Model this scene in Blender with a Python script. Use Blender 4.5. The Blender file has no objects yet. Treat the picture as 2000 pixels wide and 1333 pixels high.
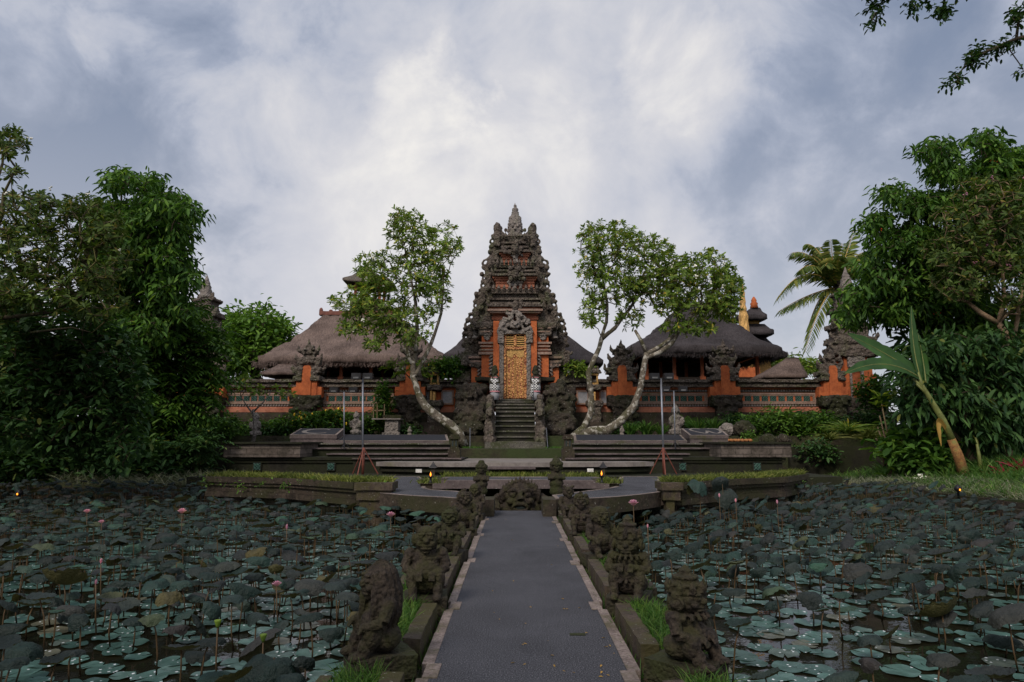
import bpy, math, random
import numpy as np
from mathutils import Vector, Matrix, noise
S = bpy.context.scene
COL = S.collection
R = random.Random(11)
NR = np.random.default_rng(5)
PI = math.pi
# ---------------------------------------------------------------- camera
F, HZ, EYE, AX = 1333.3, 860.0, 1.6, 1005.0      # focal length in px of a 2000 px wide frame, horizon row, eye height, axis column
PITCH = math.atan((HZ - 666.5) / F)
cam = bpy.data.objects.new('camera', bpy.data.cameras.new('camera')); COL.objects.link(cam)
cam.data.sensor_width = 36; cam.data.lens = 24; cam.data.shift_x = -(AX - 1000) / 2000
cam.data.clip_start = .05; cam.data.clip_end = 3000
cam.location = (0, 0, EYE); cam.rotation_euler = (PI / 2 + PITCH, 0, 0)
S.camera = cam
# ---------------------------------------------------------------- sky and sun
SUN_EL, SUN_AZ = math.radians(42), math.radians(205)     # sun behind the camera, a little to the left, veiled by cloud
w = bpy.data.worlds.new('World'); S.world = w; w.use_nodes = True
nt = w.node_tree; nt.nodes.clear()
def lk(tree, a, b): tree.links.new(a, b)
def ramp(tree, fac, stops, interp='LINEAR'):
    r = tree.nodes.new('ShaderNodeValToRGB'); r.color_ramp.interpolation = interp
    e = r.color_ramp.elements
    while len(e) < len(stops): e.new(.5)
    for i, (p, c) in enumerate(stops):
        e[i].position = p; e[i].color = (*c, 1) if len(c) == 3 else c
    if fac is not None: tree.links.new(fac, r.inputs[0])
    return r.outputs[0]
def mth(tree, op, a, b=None, c=None, clamp=False):
    m = tree.nodes.new('ShaderNodeMath'); m.operation = op; m.use_clamp = clamp
    for i, v in enumerate((a, b, c)):
        if v is None: continue
        if isinstance(v, (int, float)): m.inputs[i].default_value = v
        else: tree.links.new(v, m.inputs[i])
    return m.outputs[0]
def mixc(tree, fac, a, b, mode='MIX'):
    m = tree.nodes.new('ShaderNodeMix'); m.data_type = 'RGBA'; m.blend_type = mode
    for s, v in ((m.inputs[0], fac), (m.inputs[6], a), (m.inputs[7], b)):
        if isinstance(v, (int, float)): s.default_value = v
        elif isinstance(v, tuple): s.default_value = (*v[:3], 1)
        else: tree.links.new(v, s)
    return m.outputs[2]
def noise_tex(tree, vec, scale, detail=4, rough=.55, dist=0., out=0):
    n = tree.nodes.new('ShaderNodeTexNoise'); n.inputs['Scale'].default_value = scale
    n.inputs['Detail'].default_value = detail; n.inputs['Roughness'].default_value = rough; n.inputs['Distortion'].default_value = dist
    if vec is not None: tree.links.new(vec, n.inputs['Vector'])
    return n.outputs[out]
def build_sky():
    tc = nt.nodes.new('ShaderNodeTexCoord'); v = tc.outputs['Generated']
    sep = nt.nodes.new('ShaderNodeSeparateXYZ'); lk(nt, v, sep.inputs[0])
    x, y, z = sep.outputs
    zc = mth(nt, 'ADD', mth(nt, 'MAXIMUM', z, 0.0), 1.1)
    comb = nt.nodes.new('ShaderNodeCombineXYZ')                       # the cloud deck seen in perspective
    lk(nt, mth(nt, 'DIVIDE', x, zc), comb.inputs[0]); lk(nt, mth(nt, 'DIVIDE', y, zc), comb.inputs[1])
    mp = nt.nodes.new('ShaderNodeMapping'); lk(nt, comb.outputs[0], mp.inputs[0])
    mp.inputs['Location'].default_value = (3.35, 1.9, 0); mp.inputs['Scale'].default_value = (3.6, 4.2, 1)
    mp.inputs['Rotation'].default_value = (0, 0, math.radians(28))
    big = noise_tex(nt, mp.outputs[0], .75, 8, .50, .25)
    fine = noise_tex(nt, mp.outputs[0], 2.6, 8, .60, .35)
    dens = mth(nt, 'ADD', mth(nt, 'ADD', mth(nt, 'MULTIPLY', big, 1.15), mth(nt, 'MULTIPLY', fine, .62)), -.41)
    wob = nt.nodes.new('ShaderNodeVectorMath'); wob.operation = 'MULTIPLY_ADD'
    lk(nt, noise_tex(nt, v, 5.5, 6, .62, .4, out=1), wob.inputs[0]); wob.inputs[1].default_value = (.34, .34, .34); wob.inputs[2].default_value = (-.17, -.17, -.17)
    wv = nt.nodes.new('ShaderNodeVectorMath'); wv.operation = 'ADD'; lk(nt, v, wv.inputs[0]); lk(nt, wob.outputs[0], wv.inputs[1])
    wn = nt.nodes.new('ShaderNodeVectorMath'); wn.operation = 'NORMALIZE'; lk(nt, wv.outputs[0], wn.inputs[0])
    def dirspot(px, py, rad):                                         # a bank of cloud around one direction of the sky
        d = ray(px, py).normalized()
        vm = nt.nodes.new('ShaderNodeVectorMath'); vm.operation = 'DOT_PRODUCT'; lk(nt, wn.outputs[0], vm.inputs[0]); vm.inputs[1].default_value = d
        c0 = math.cos(math.radians(rad))
        m = nt.nodes.new('ShaderNodeMapRange'); lk(nt, vm.outputs['Value'], m.inputs[0]); m.inputs[1].default_value = c0; m.inputs[2].default_value = 1
        return m.outputs[0]
    for px, py, rad, amt in SPOTS: dens = mth(nt, 'ADD', dens, mth(nt, 'MULTIPLY', dirspot(px, py, rad), amt))
    cloud = ramp(nt, dens, [(.22, (.25, .305, .425)), (.38, (.365, .41, .52)), (.50, (.515, .535, .605)), (.62, (.635, .635, .67)), (.80, (.85, .825, .79))])
    low = nt.nodes.new('ShaderNodeMapRange'); low.interpolation_type = 'SMOOTHSTEP'; lk(nt, z, low.inputs[0])
    low.inputs[1].default_value = .52; low.inputs[2].default_value = .05
    cloud = mixc(nt, mth(nt, 'MULTIPLY', low.outputs[0], .75), cloud, (.64, .64, .685))     # pale, smooth haze of cloud near the horizon
    sky = nt.nodes.new('ShaderNodeTexSky'); sky.sky_type = 'NISHITA'; sky.sun_disc = False
    sky.sun_elevation = SUN_EL; sky.sun_rotation = SUN_AZ
    gap = nt.nodes.new('ShaderNodeMapRange'); lk(nt, dens, gap.inputs[0]); gap.inputs[1].default_value = .30; gap.inputs[2].default_value = .44
    gap.inputs[3].default_value = .25; gap.inputs[4].default_value = .0; gap.clamp = True
    bg1 = nt.nodes.new('ShaderNodeBackground'); lk(nt, sky.outputs[0], bg1.inputs[0]); bg1.inputs[1].default_value = .06
    bg2 = nt.nodes.new('ShaderNodeBackground'); lk(nt, cloud, bg2.inputs[0])
    # the cloud overhead and behind the camera, where the veiled sun stands, is brighter than the part in view
    back = nt.nodes.new('ShaderNodeMapRange'); back.interpolation_type = 'SMOOTHSTEP'
    lk(nt, mth(nt, 'ADD', mth(nt, 'MULTIPLY', y, -1.), mth(nt, 'MULTIPLY', z, .9)), back.inputs[0])
    back.inputs[1].default_value = -.25; back.inputs[2].default_value = 1.2; back.inputs[3].default_value = 1.07; back.inputs[4].default_value = BACK_SKY
    lk(nt, back.outputs[0], bg2.inputs[1])
    ms = nt.nodes.new('ShaderNodeMixShader'); lk(nt, gap.outputs[0], ms.inputs[0]); lk(nt, bg2.outputs[0], ms.inputs[1]); lk(nt, bg1.outputs[0], ms.inputs[2])
    o = nt.nodes.new('ShaderNodeOutputWorld'); lk(nt, ms.outputs[0], o.inputs[0])
BACK_SKY = 1.5
SPOTS = [(820, 215, 5, .15), (1335, 150, 6, .13), (1290, 270, 12, .12), (560, 110, 10, -.06), (330, 250, 14, .07), (225, 95, 4, .10), (430, 60, 9, -.05), (60, 60, 22, -.15), (250, 300, 12, -.05), (1010, 480, 26, .03), (130, 260, 10, -.08), (1850, 300, 22, -.09), (1650, 230, 12, .06), (1080, 260, 12, -.06), (1640, 420, 8, .12), (950, 110, 12, -.06), (700, 360, 18, .05), (480, 330, 14, .06)]
def ray(px, py):
    yc = (666.5 - py) / F
    return Vector(((px - AX) / F, math.cos(PITCH) - yc * math.sin(PITCH), math.sin(PITCH) + yc * math.cos(PITCH)))
def P(px, py, Y):                       # the point at distance Y (metres ahead) seen at a pixel of the 2000 px photograph
    d = ray(px, py); return Vector((d.x * Y / d.y, Y, EYE + d.z * Y / d.y))
def G(px, py, z=0.):                    # the point of the level plane z seen at a pixel
    d = ray(px, py); t = (z - EYE) / d.z; return Vector((d.x * t, d.y * t, z))
def sc(py, Y): return (Y / ray(AX, py).y) / F      # metres per pixel
build_sky()
sun = bpy.data.objects.new('sun', bpy.data.lights.new('sun', 'SUN')); COL.objects.link(sun)
sun.data.energy = 2.5; sun.data.angle = math.radians(16); sun.data.color = (1, .90, .78)
sd = Vector((math.sin(SUN_AZ) * math.cos(SUN_EL), math.cos(SUN_AZ) * math.cos(SUN_EL), math.sin(SUN_EL)))
sun.rotation_euler = (-sd).to_track_quat('-Z', 'Y').to_euler()
S.view_settings.view_transform = 'Standard'; S.view_settings.look = 'None'; S.view_settings.exposure = 0; S.view_settings.gamma = 1
S.cycles.max_bounces = 6; S.cycles.transparent_max_bounces = 8; S.cycles.caustics_reflective = False; S.cycles.caustics_refractive = False

# ---------------------------------------------------------------- materials
def newmat(name):
    m = bpy.data.materials.new(name); m.use_nodes = True; t = m.node_tree; t.nodes.clear()
    o = t.nodes.new('ShaderNodeOutputMaterial'); b = t.nodes.new('ShaderNodeBsdfPrincipled'); lk(t, b.outputs[0], o.inputs[0])
    return m, t, b, o
def setv(t, sock, v):
    if isinstance(v, (int, float)): sock.default_value = v
    elif isinstance(v, tuple): sock.default_value = (*v[:3], 1)
    else: lk(t, v, sock)
def bump(t, b, h, dist, strength=1.):
    n = t.nodes.new('ShaderNodeBump'); n.inputs['Distance'].default_value = dist; n.inputs['Strength'].default_value = strength
    lk(t, h, n.inputs['Height']); lk(t, n.outputs[0], b.inputs['Normal'])
def pos(t):
    return t.nodes.new('ShaderNodeNewGeometry').outputs['Position']
def objc(t):
    return t.nodes.new('ShaderNodeTexCoord').outputs['Object']
def stone(name, ca, cb, scale=3., moss=None, moss_amt=.5, speck=0., stain=.5, rough=.85, bd=.03, bscale=None, carve=0., vec='pos', ss=7., sc_=(.34, .33, .29)):
    m, t, b, o = newmat(name)
    p = pos(t) if vec == 'pos' else objc(t)
    n1 = noise_tex(t, p, scale, 6, .6); n2 = noise_tex(t, p, scale * 4.7, 5, .6); n3 = noise_tex(t, p, scale * .35, 4, .5)
    c = ramp(t, n1, [(.3, ca), (.68, cb)])
    c = mixc(t, mth(t, 'MULTIPLY', ramp(t, n2, [(.42, (0, 0, 0)), (.62, (1, 1, 1))]), stain), c, tuple(x * .42 for x in ca))
    if moss:
        f = ramp(t, mth(t, 'ADD', mth(t, 'MULTIPLY', n3, .6), mth(t, 'MULTIPLY', n1, .5)), [(.62 - .25 * moss_amt, (0, 0, 0)), (.74 - .2 * moss_amt, (1, 1, 1))])
        c = mixc(t, mth(t, 'MULTIPLY', f, .85), c, moss)
    if speck:
        vo = t.nodes.new('ShaderNodeTexNoise'); vo.inputs['Scale'].default_value = scale * ss; vo.inputs['Detail'].default_value = 3; lk(t, p, vo.inputs['Vector'])
        f = ramp(t, vo.outputs[0], [(.70 - .12 * speck, (0, 0, 0)), (.74 - .12 * speck, (1, 1, 1))])
        c = mixc(t, mth(t, 'MULTIPLY', f, .7), c, sc_)
    setv(t, b.inputs['Base Color'], c); b.inputs['Roughness'].default_value = rough; b.inputs['Specular IOR Level'].default_value = .25
    h = noise_tex(t, p, bscale or scale * 6, 6, .65)
    if carve:
        vv = t.nodes.new('ShaderNodeTexVoronoi'); vv.inputs['Scale'].default_value = carve; vv.feature = 'F1'
        wv = t.nodes.new('ShaderNodeVectorMath'); wv.operation = 'ADD'; lk(t, p, wv.inputs[0])
        ns = t.nodes.new('ShaderNodeTexNoise'); ns.inputs['Scale'].default_value = carve * .6; lk(t, p, ns.inputs['Vector'])
        sv = t.nodes.new('ShaderNodeVectorMath'); sv.operation = 'SCALE'; lk(t, ns.outputs['Color'], sv.inputs[0]); sv.inputs['Scale'].default_value = 1.2 / carve
        lk(t, sv.outputs[0], wv.inputs[1]); lk(t, wv.outputs[0], vv.inputs['Vector'])
        h = mth(t, 'SUBTRACT', mth(t, 'MULTIPLY', h, .6), mth(t, 'MULTIPLY', vv.outputs['Distance'], 1.2))
    bump(t, b, h, bd)
    return m
def flat(name, col, rough=.7, metal=0., var=.25, scale=8., bd=.0, spec=.3, emit=None, es=1.):
    m, t, b, o = newmat(name); p = pos(t)
    n = noise_tex(t, p, scale, 4, .6)
    setv(t, b.inputs['Base Color'], ramp(t, n, [(.3, tuple(x * (1 - var) for x in col)), (.7, tuple(min(1, x * (1 + var)) for x in col))]))
    b.inputs['Roughness'].default_value = rough; b.inputs['Metallic'].default_value = metal; b.inputs['Specular IOR Level'].default_value = spec
    if bd: bump(t, b, noise_tex(t, p, scale * 4, 5, .6), bd)
    if emit: b.inputs['Emission Color'].default_value = (*emit, 1); b.inputs['Emission Strength'].default_value = es
    return m
def leafmat(name, stops, rough=.55, trans=.28, tint=1.3, spec=.16, under=None):
    """stops: leaf colours picked at random from leaf to leaf"""
    m, t, b, o = newmat(name)
    g = t.nodes.new('ShaderNodeNewGeometry')
    c = ramp(t, g.outputs['Random Per Island'], stops)
    nz = noise_tex(t, g.outputs['Position'], 1.1, 3, .6)                 # clumps of older and of younger leaves
    c = mixc(t, mth(t, 'MULTIPLY', ramp(t, nz, [(.36, (1, 1, 1)), (.52, (0, 0, 0))]), .55), c, (.45, .50, .5), 'MULTIPLY')
    c = mixc(t, mth(t, 'MULTIPLY', ramp(t, nz, [(.54, (0, 0, 0)), (.70, (1, 1, 1))]), .7), c, (1.7, 1.55, 1.2), 'MULTIPLY')
    if under: c = mixc(t, g.outputs['Backfacing'], c, under)
    setv(t, b.inputs['Base Color'], c); b.inputs['Roughness'].default_value = rough; b.inputs['Specular IOR Level'].default_value = spec
    if trans:
        tr = t.nodes.new('ShaderNodeBsdfTranslucent')
        lk(t, mixc(t, 1., c, (tint, tint * 1.05, tint * .5), 'MULTIPLY'), tr.inputs[0])
        ms = t.nodes.new('ShaderNodeMixShader'); ms.inputs[0].default_value = trans
        lk(t, b.outputs[0], ms.inputs[1]); lk(t, tr.outputs[0], ms.inputs[2]); lk(t, ms.outputs[0], o.inputs[0])
    return m
MT = {}
MT['carved'] = stone('carved_dark_stone', (.058, .045, .037), (.168, .135, .112), 2.4, (.06, .064, .03), .28, .5, .55, carve=7., bd=.07)
MT['carved_pale'] = stone('carved_grey_stone', (.13, .115, .105), (.29, .25, .225), 2.6, (.08, .085, .05), .1, .25, .45, carve=8., bd=.06)
MT['mossrock'] = stone('mossy_carved_rock', (.024, .019, .015), (.075, .058, .044), 1.8, (.022, .026, .008), .55, .3, .6, carve=4.5, bd=.1)
MT['wallstone'] = stone('weathered_wall_stone', (.035, .028, .024), (.135, .108, .094), 1.6, (.035, .038, .014), .5, .35, .5, bd=.03)
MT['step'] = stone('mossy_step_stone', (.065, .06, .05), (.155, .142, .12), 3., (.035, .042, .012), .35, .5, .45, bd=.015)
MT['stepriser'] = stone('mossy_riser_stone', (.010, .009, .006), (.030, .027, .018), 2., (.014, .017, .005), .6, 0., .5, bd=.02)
MT['statue'] = stone('mossy_statue_stone', (.020, .0155, .012), (.062, .046, .034), 7., (.030, .030, .009), .5, .0, .75, bd=.010, bscale=60., carve=34.)
MT['statue_moss'] = stone('green_mossed_statue_stone', (.020, .017, .011), (.055, .044, .027), 7., (.026, .031, .008), .55, .0, .7, bd=.010, bscale=60., carve=34.)
MT['planter'] = stone('damp_planter_stone', (.024, .018, .013), (.082, .060, .046), 2.2, (.026, .027, .009), .5, .12, .6, bd=.03)
MT['kerb'] = stone('mossy_kerb_stone', (.035, .026, .02), (.11, .08, .062), 6., (.045, .042, .012), .5, .2, .5, bd=.012)
MT['border'] = stone('pale_paving_border', (.13, .10, .09), (.35, .285, .26), 9., (.07, .06, .032), .35, .1, .6, bd=.008)
MT['terrace'] = stone('pale_terrace_stone', (.13, .112, .102), (.25, .222, .206), 2.2, (.12, .11, .07), .2, .1, .25, bd=.01)
MT['slabedge'] = stone('purple_grey_slab_edge', (.07, .055, .054), (.15, .118, .114), 3., (.05, .05, .02), .1, .1, .4, bd=.01)
MT['soil'] = stone('garden_soil', (.02, .017, .010), (.05, .042, .022), 1.5, (.03, .045, .012), .65, 0., .5, bd=.05)
def brick(name, ca, cb, mortar=.75, bs=14.):
    m, t, b, o = newmat(name); p = pos(t)
    n = noise_tex(t, p, 2.2, 6, .6); n2 = noise_tex(t, p, 9., 4, .6)
    c = ramp(t, n, [(.28, ca), (.66, cb)])
    c = mixc(t, mth(t, 'MULTIPLY', ramp(t, n2, [(.52, (0, 0, 0)), (.75, (1, 1, 1))]), .55), c, tuple(x * .4 for x in ca))
    sp = t.nodes.new('ShaderNodeSeparateXYZ'); lk(t, p, sp.inputs[0])
    wv = mth(t, 'FRACT', mth(t, 'MULTIPLY', sp.outputs[2], bs))
    line = ramp(t, wv, [(.0, (0, 0, 0)), (.12, (1, 1, 1))])
    c = mixc(t, mth(t, 'MULTIPLY', mth(t, 'SUBTRACT', 1., line), .35), c, tuple(x * mortar * .5 for x in ca))
    setv(t, b.inputs['Base Color'], c); b.inputs['Roughness'].default_value = .85; b.inputs['Specular IOR Level'].default_value = .2
    bump(t, b, mth(t, 'ADD', mth(t, 'MULTIPLY', line, .5), n2), .01)
    return m
MT['brick'] = brick('orange_brick', (.28, .068, .026), (.52, .145, .05))
MT['brick_dull'] = brick('dull_red_brick', (.24, .085, .05), (.42, .17, .105))
def blockwall():
    m, t, b, o = newmat('old_block_masonry'); p = pos(t); sp = t.nodes.new('ShaderNodeSeparateXYZ'); lk(t, p, sp.inputs[0]); cb = t.nodes.new('ShaderNodeCombineXYZ'); lk(t, sp.outputs[0], cb.inputs[0]); lk(t, sp.outputs[2], cb.inputs[1])
    br = t.nodes.new('ShaderNodeTexBrick'); lk(t, cb.outputs[0], br.inputs['Vector']); br.inputs['Scale'].default_value = 1.; br.inputs['Brick Width'].default_value = .62; br.inputs['Row Height'].default_value = .21; br.inputs['Mortar Size'].default_value = .012
    br.inputs['Color1'].default_value = (.10, .078, .066, 1); br.inputs['Color2'].default_value = (.20, .165, .145, 1); br.inputs['Mortar'].default_value = (.02, .017, .013, 1)
    n = noise_tex(t, p, 1.5, 6, .65); c = mixc(t, ramp(t, n, [(.42, (.9, .9, .9)), (.60, (0, 0, 0))]), br.outputs['Color'], (.020, .018, .012)); c = mixc(t, .4, c, ramp(t, noise_tex(t, p, 7., 5, .6), [(.3, (.03, .025, .02)), (.7, (.16, .13, .11))]))
    setv(t, b.inputs['Base Color'], c); b.inputs['Roughness'].default_value = .9; b.inputs['Specular IOR Level'].default_value = .2; bump(t, b, mth(t, 'SUBTRACT', noise_tex(t, p, 9., 5, .6), br.outputs['Fac']), .02); return m
MT['blockwall'] = blockwall()
MT['pinkstone'] = stone('pinkish_sandstone', (.22, .145, .115), (.36, .245, .195), 3., (.09, .085, .04), .15, .1, .45, bd=.02)
def asphalt():
    m, t, b, o = newmat('black_carpet_paving'); p = pos(t)
    n = noise_tex(t, p, 95., 3, .75); n2 = noise_tex(t, p, 1.3, 5, .6); n3 = noise_tex(t, p, 60., 3, .7)
    c = ramp(t, n, [(.38, (.008, .0085, .0105)), (.52, (.042, .0425, .050)), (.60, (.115, .114, .128)), (.68, (.30, .295, .31))])
    c = mixc(t, .22, c, ramp(t, n2, [(.3, (.018, .019, .024)), (.7, (.095, .098, .116))]))
    n4 = noise_tex(t, p, .8, 6, .65, .6); c = mixc(t, mth(t, 'MULTIPLY', ramp(t, n4, [(.52, (0, 0, 0)), (.66, (1, 1, 1))]), .45), c, (.35, .35, .36), 'MULTIPLY')
    c = mixc(t, mth(t, 'MULTIPLY', ramp(t, n3, [(.60, (0, 0, 0)), (.72, (1, 1, 1))]), .25), c, (.13, .125, .13))
    setv(t, b.inputs['Base Color'], c); b.inputs['Roughness'].default_value = .85; b.inputs['Specular IOR Level'].default_value = .22
    bump(t, b, n, .004)
    return m
MT['asphalt'] = asphalt()
MT['carpet'] = flat('black_stage_carpet', (.024, .025, .031), .9, 0, .35, 40., .003, .15)
def gold():
    m, t, b, o = newmat('gilded_carved_wood'); p = pos(t)
    v = t.nodes.new('ShaderNodeTexVoronoi'); v.inputs['Scale'].default_value = 11.; lk(t, p, v.inputs['Vector'])
    n = noise_tex(t, p, 22., 4, .6); n2 = noise_tex(t, p, 3., 3, .5)
    h = mth(t, 'SUBTRACT', mth(t, 'MULTIPLY', n, .8), v.outputs['Distance'])
    c = ramp(t, mth(t, 'ADD', mth(t, 'MULTIPLY', h, .7), mth(t, 'MULTIPLY', n2, .5)), [(-.04, (.24, .07, .028)), (.14, (.46, .185, .065)), (.42, (.78, .42, .15))])
    setv(t, b.inputs['Base Color'], c); b.inputs['Metallic'].default_value = .18; b.inputs['Roughness'].default_value = .45
    bump(t, b, h, .06)
    return m
MT['gold'] = gold()
MT['gold_plain'] = flat('gilded_wood', (.46, .27, .09), .5, .35, .4, 12., .02)
MT['darkwood'] = flat('dark_timber', (.022, .014, .010), .75, 0, .3, 6.)
MT['redwood'] = flat('red_painted_timber', (.26, .07, .025), .6, 0, .4, 5.)
def thatch(name, ca, cb):
    m, t, b, o = newmat(name); p = pos(t)
    mp = t.nodes.new('ShaderNodeMapping'); mp.inputs['Scale'].default_value = (5., 1.2, 1.0); lk(t, p, mp.inputs[0])
    n = noise_tex(t, mp.outputs[0], 3.2, 6, .65); n2 = noise_tex(t, p, .7, 4, .55); n3 = noise_tex(t, p, 16., 3, .6)
    c = ramp(t, mth(t, 'ADD', mth(t, 'MULTIPLY', n, .55), mth(t, 'MULTIPLY', n2, .45)), [(.34, ca), (.64, cb)])
    c = mixc(t, mth(t, 'MULTIPLY', ramp(t, n3, [(.4, (0, 0, 0)), (.62, (1, 1, 1))]), .4), c, tuple(x * .5 for x in ca))
    setv(t, b.inputs['Base Color'], c); b.inputs['Roughness'].default_value = .95; b.inputs['Specular IOR Level'].default_value = .1
    bump(t, b, mth(t, 'ADD', n, mth(t, 'MULTIPLY', n3, .6)), .09)
    return m
MT['thatch'] = thatch('grey_brown_thatch', (.058, .042, .036), (.245, .18, .155))
MT['ijuk'] = thatch('black_palm_thatch', (.020, .017, .018), (.085, .074, .077))
MT['tile'] = flat('red_roof_tile', (.14, .055, .04), .8, 0, .3, 3., .03)
MT['bark'] = stone('mossy_frangipani_bark', (.075, .06, .045), (.25, .215, .17), 3.6, (.05, .05, .018), .45, 1.25, .75, bd=.03, bscale=14., ss=1.3, sc_=(.40, .38, .33))
MT['twig'] = stone('mossy_twig_bark', (.075, .06, .032), (.17, .14, .085), 4., (.085, .08, .02), .5, .0, .4, bd=.01)
MT['darkbark'] = stone('dark_bark', (.035, .026, .018), (.085, .062, .04), 4., (.04, .045, .015), .4, .1, .4, bd=.02)
MT['tanbark'] = stone('tan_bark', (.15, .10, .062), (.30, .205, .125), 3., (.08, .075, .03), .2, .1, .4, bd=.02)
MT['frangi'] = leafmat('frangipani_leaf', [(0, (.06, .11, .016)), (.45, (.125, .20, .032)), (.86, (.20, .29, .055)), (.97, (.30, .30, .06)), (1., (.45, .34, .03))], trans=.35)
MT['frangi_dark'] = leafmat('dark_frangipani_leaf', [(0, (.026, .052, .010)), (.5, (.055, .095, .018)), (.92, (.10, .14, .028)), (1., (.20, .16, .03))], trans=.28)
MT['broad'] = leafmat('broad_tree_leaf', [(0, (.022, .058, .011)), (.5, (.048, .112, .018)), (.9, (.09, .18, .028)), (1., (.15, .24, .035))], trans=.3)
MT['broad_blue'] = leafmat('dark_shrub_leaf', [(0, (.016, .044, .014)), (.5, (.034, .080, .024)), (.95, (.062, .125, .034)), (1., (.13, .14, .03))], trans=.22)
MT['bright'] = leafmat('bright_tree_leaf', [(0, (.05, .115, .02)), (.5, (.09, .18, .03)), (1., (.15, .26, .045))], trans=.3)
MT['palm'] = leafmat('palm_leaflet', [(0, (.065, .11, .026)), (.6, (.135, .185, .042)), (1., (.27, .26, .065))], trans=.3)
MT['palmrib'] = flat('palm_rib', (.40, .26, .07), .6)
MT['banana'] = leafmat('banana_leaf', [(0, (.03, .075, .022)), (1., (.045, .105, .03))], rough=.4, trans=.3)
MT['bananarib'] = flat('banana_stem', (.13, .145, .04), .55, 0, .35, 6.)
MT['bananatrunk'] = stone('dry_banana_trunk', (.14, .065, .025), (.38, .19, .06), 5., (.12, .14, .04), .3, 0., .5, bd=.02)
MT['grass'] = leafmat('grass_blade', [(0, (.06, .085, .016)), (.6, (.12, .15, .03)), (1., (.22, .22, .07))], rough=.6, trans=.25)
MT['turf'] = leafmat('lush_grass_blade', [(0, (.03, .085, .015)), (.6, (.06, .14, .024)), (1., (.12, .19, .04))], rough=.5, trans=.25)
MT['silvergrass'] = leafmat('pale_grass_blade', [(0, (.09, .105, .06)), (.6, (.17, .185, .12)), (1., (.28, .28, .20))], rough=.6, trans=.2)
MT['cordyline'] = leafmat('crimson_leaf', [(0, (.16, .006, .03)), (1., (.36, .015, .075))], trans=.25)
MT['white_petal'] = flat('white_petal', (.82, .80, .70), .5, 0, .05)
MT['yellow_petal'] = flat('yellow_petal', (.80, .48, .03), .5, 0, .2)
MT['pink_petal'] = leafmat('pink_lotus_petal', [(0, (.55, .22, .38)), (1., (.72, .42, .54))], rough=.5, trans=.3, tint=1.)
MT['orange_petal'] = flat('orange_petal', (.62, .10, .02), .5, 0, .2)
def lotusmat(name, ca, cb, under, drop_glint=0., rough=.38):
    m, t, b, o = newmat(name)
    tc = t.nodes.new('ShaderNodeTexCoord'); ob = t.nodes.new('ShaderNodeObjectInfo'); g = t.nodes.new('ShaderNodeNewGeometry')
    r = mth(t, 'FRACT', mth(t, 'ADD', ob.outputs['Random'], g.outputs['Random Per Island']))
    c = ramp(t, r, [(0, (.006, .012, .010)), (.30, (.011, .027, .022)), (.52, (.020, .022, .023)), (.72, (.018, .048, .038)), (.88, (.034, .029, .028)), (.95, (.030, .085, .055)), (1., (.08, .065, .022))]) if not drop_glint else ramp(t, r, [(0, ca), (.55, cb), (.86, tuple(x * 1.25 for x in cb)), (.93, (cb[0] * 1.5, cb[1] * .85, cb[2] * .85)), (1., (cb[0] * 1.9, cb[1] * .9, cb[2] * .7))])
    p = pos(t); n = noise_tex(t, p, 9., 4, .6)
    c = mixc(t, mth(t, 'MULTIPLY', ramp(t, n, [(.45, (0, 0, 0)), (.7, (1, 1, 1))]), .5), c, tuple(x * .5 for x in ca))
    if drop_glint:                                                          # water drops on the pad, their glints painted as pale specks of colour
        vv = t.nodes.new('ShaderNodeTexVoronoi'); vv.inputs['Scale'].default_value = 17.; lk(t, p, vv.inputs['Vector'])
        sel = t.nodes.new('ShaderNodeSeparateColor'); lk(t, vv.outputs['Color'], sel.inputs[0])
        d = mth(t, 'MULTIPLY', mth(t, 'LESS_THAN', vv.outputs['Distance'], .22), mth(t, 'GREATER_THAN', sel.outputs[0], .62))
        c = mixc(t, mth(t, 'MULTIPLY', d, drop_glint), c, (.78, .82, .84))
    c = mixc(t, g.outputs['Backfacing'], c, under)
    setv(t, b.inputs['Base Color'], c); b.inputs['Roughness'].default_value = rough; b.inputs['Specular IOR Level'].default_value = .4 if drop_glint else .25
    bump(t, b, noise_tex(t, p, 22. if not drop_glint else 9., 4, .6), .03 if not drop_glint else .008)
    tr = t.nodes.new('ShaderNodeBsdfTranslucent'); tr.inputs[0].default_value = (.10, .085, .015, 1)
    ms = t.nodes.new('ShaderNodeMixShader'); ms.inputs[0].default_value = .12
    lk(t, b.outputs[0], ms.inputs[1]); lk(t, tr.outputs[0], ms.inputs[2]); lk(t, ms.outputs[0], o.inputs[0])
    return m
MT['lotus'] = lotusmat('lotus_leaf_skin', (.009, .017, .015), (.028, .048, .042), (.060, .058, .024), rough=.5)
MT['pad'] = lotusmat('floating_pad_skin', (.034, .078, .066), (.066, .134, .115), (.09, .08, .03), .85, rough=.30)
MT['stalk'] = flat('lotus_stalk', (.075, .045, .020), .6, 0, .4, 5.)
def water():
    m, t, b, o = newmat('pond_water'); p = pos(t)
    b.inputs['Base Color'].default_value = (.010, .010, .007, 1); b.inputs['Roughness'].default_value = .04; b.inputs['IOR'].default_value = 1.33
    bump(t, b, noise_tex(t, p, 5., 3, .5), .004)
    return m
MT['water'] = water()
MT['metal'] = flat('grey_steel_pole', (.20, .21, .24), .45, .6, .15)
MT['redsteel'] = flat('rusty_red_steel', (.17, .055, .038), .6, .2, .3, 12.)
MT['blacksteel'] = flat('black_lamp_housing', (.012, .012, .014), .5, .2)
MT['glass'] = flat('lamp_lens', (.10, .10, .10), .12, .0)
MT['white'] = flat('white_painted_wood', (.60, .58, .54), .6)
MT['flame'] = flat('flame', (.9, .3, .02), .5, emit=(1., .26, .02), es=3.)
MT['glow'] = flat('lamp_spot', (.9, .8, .5), .5, emit=(1., .5, .15), es=3.)
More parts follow.
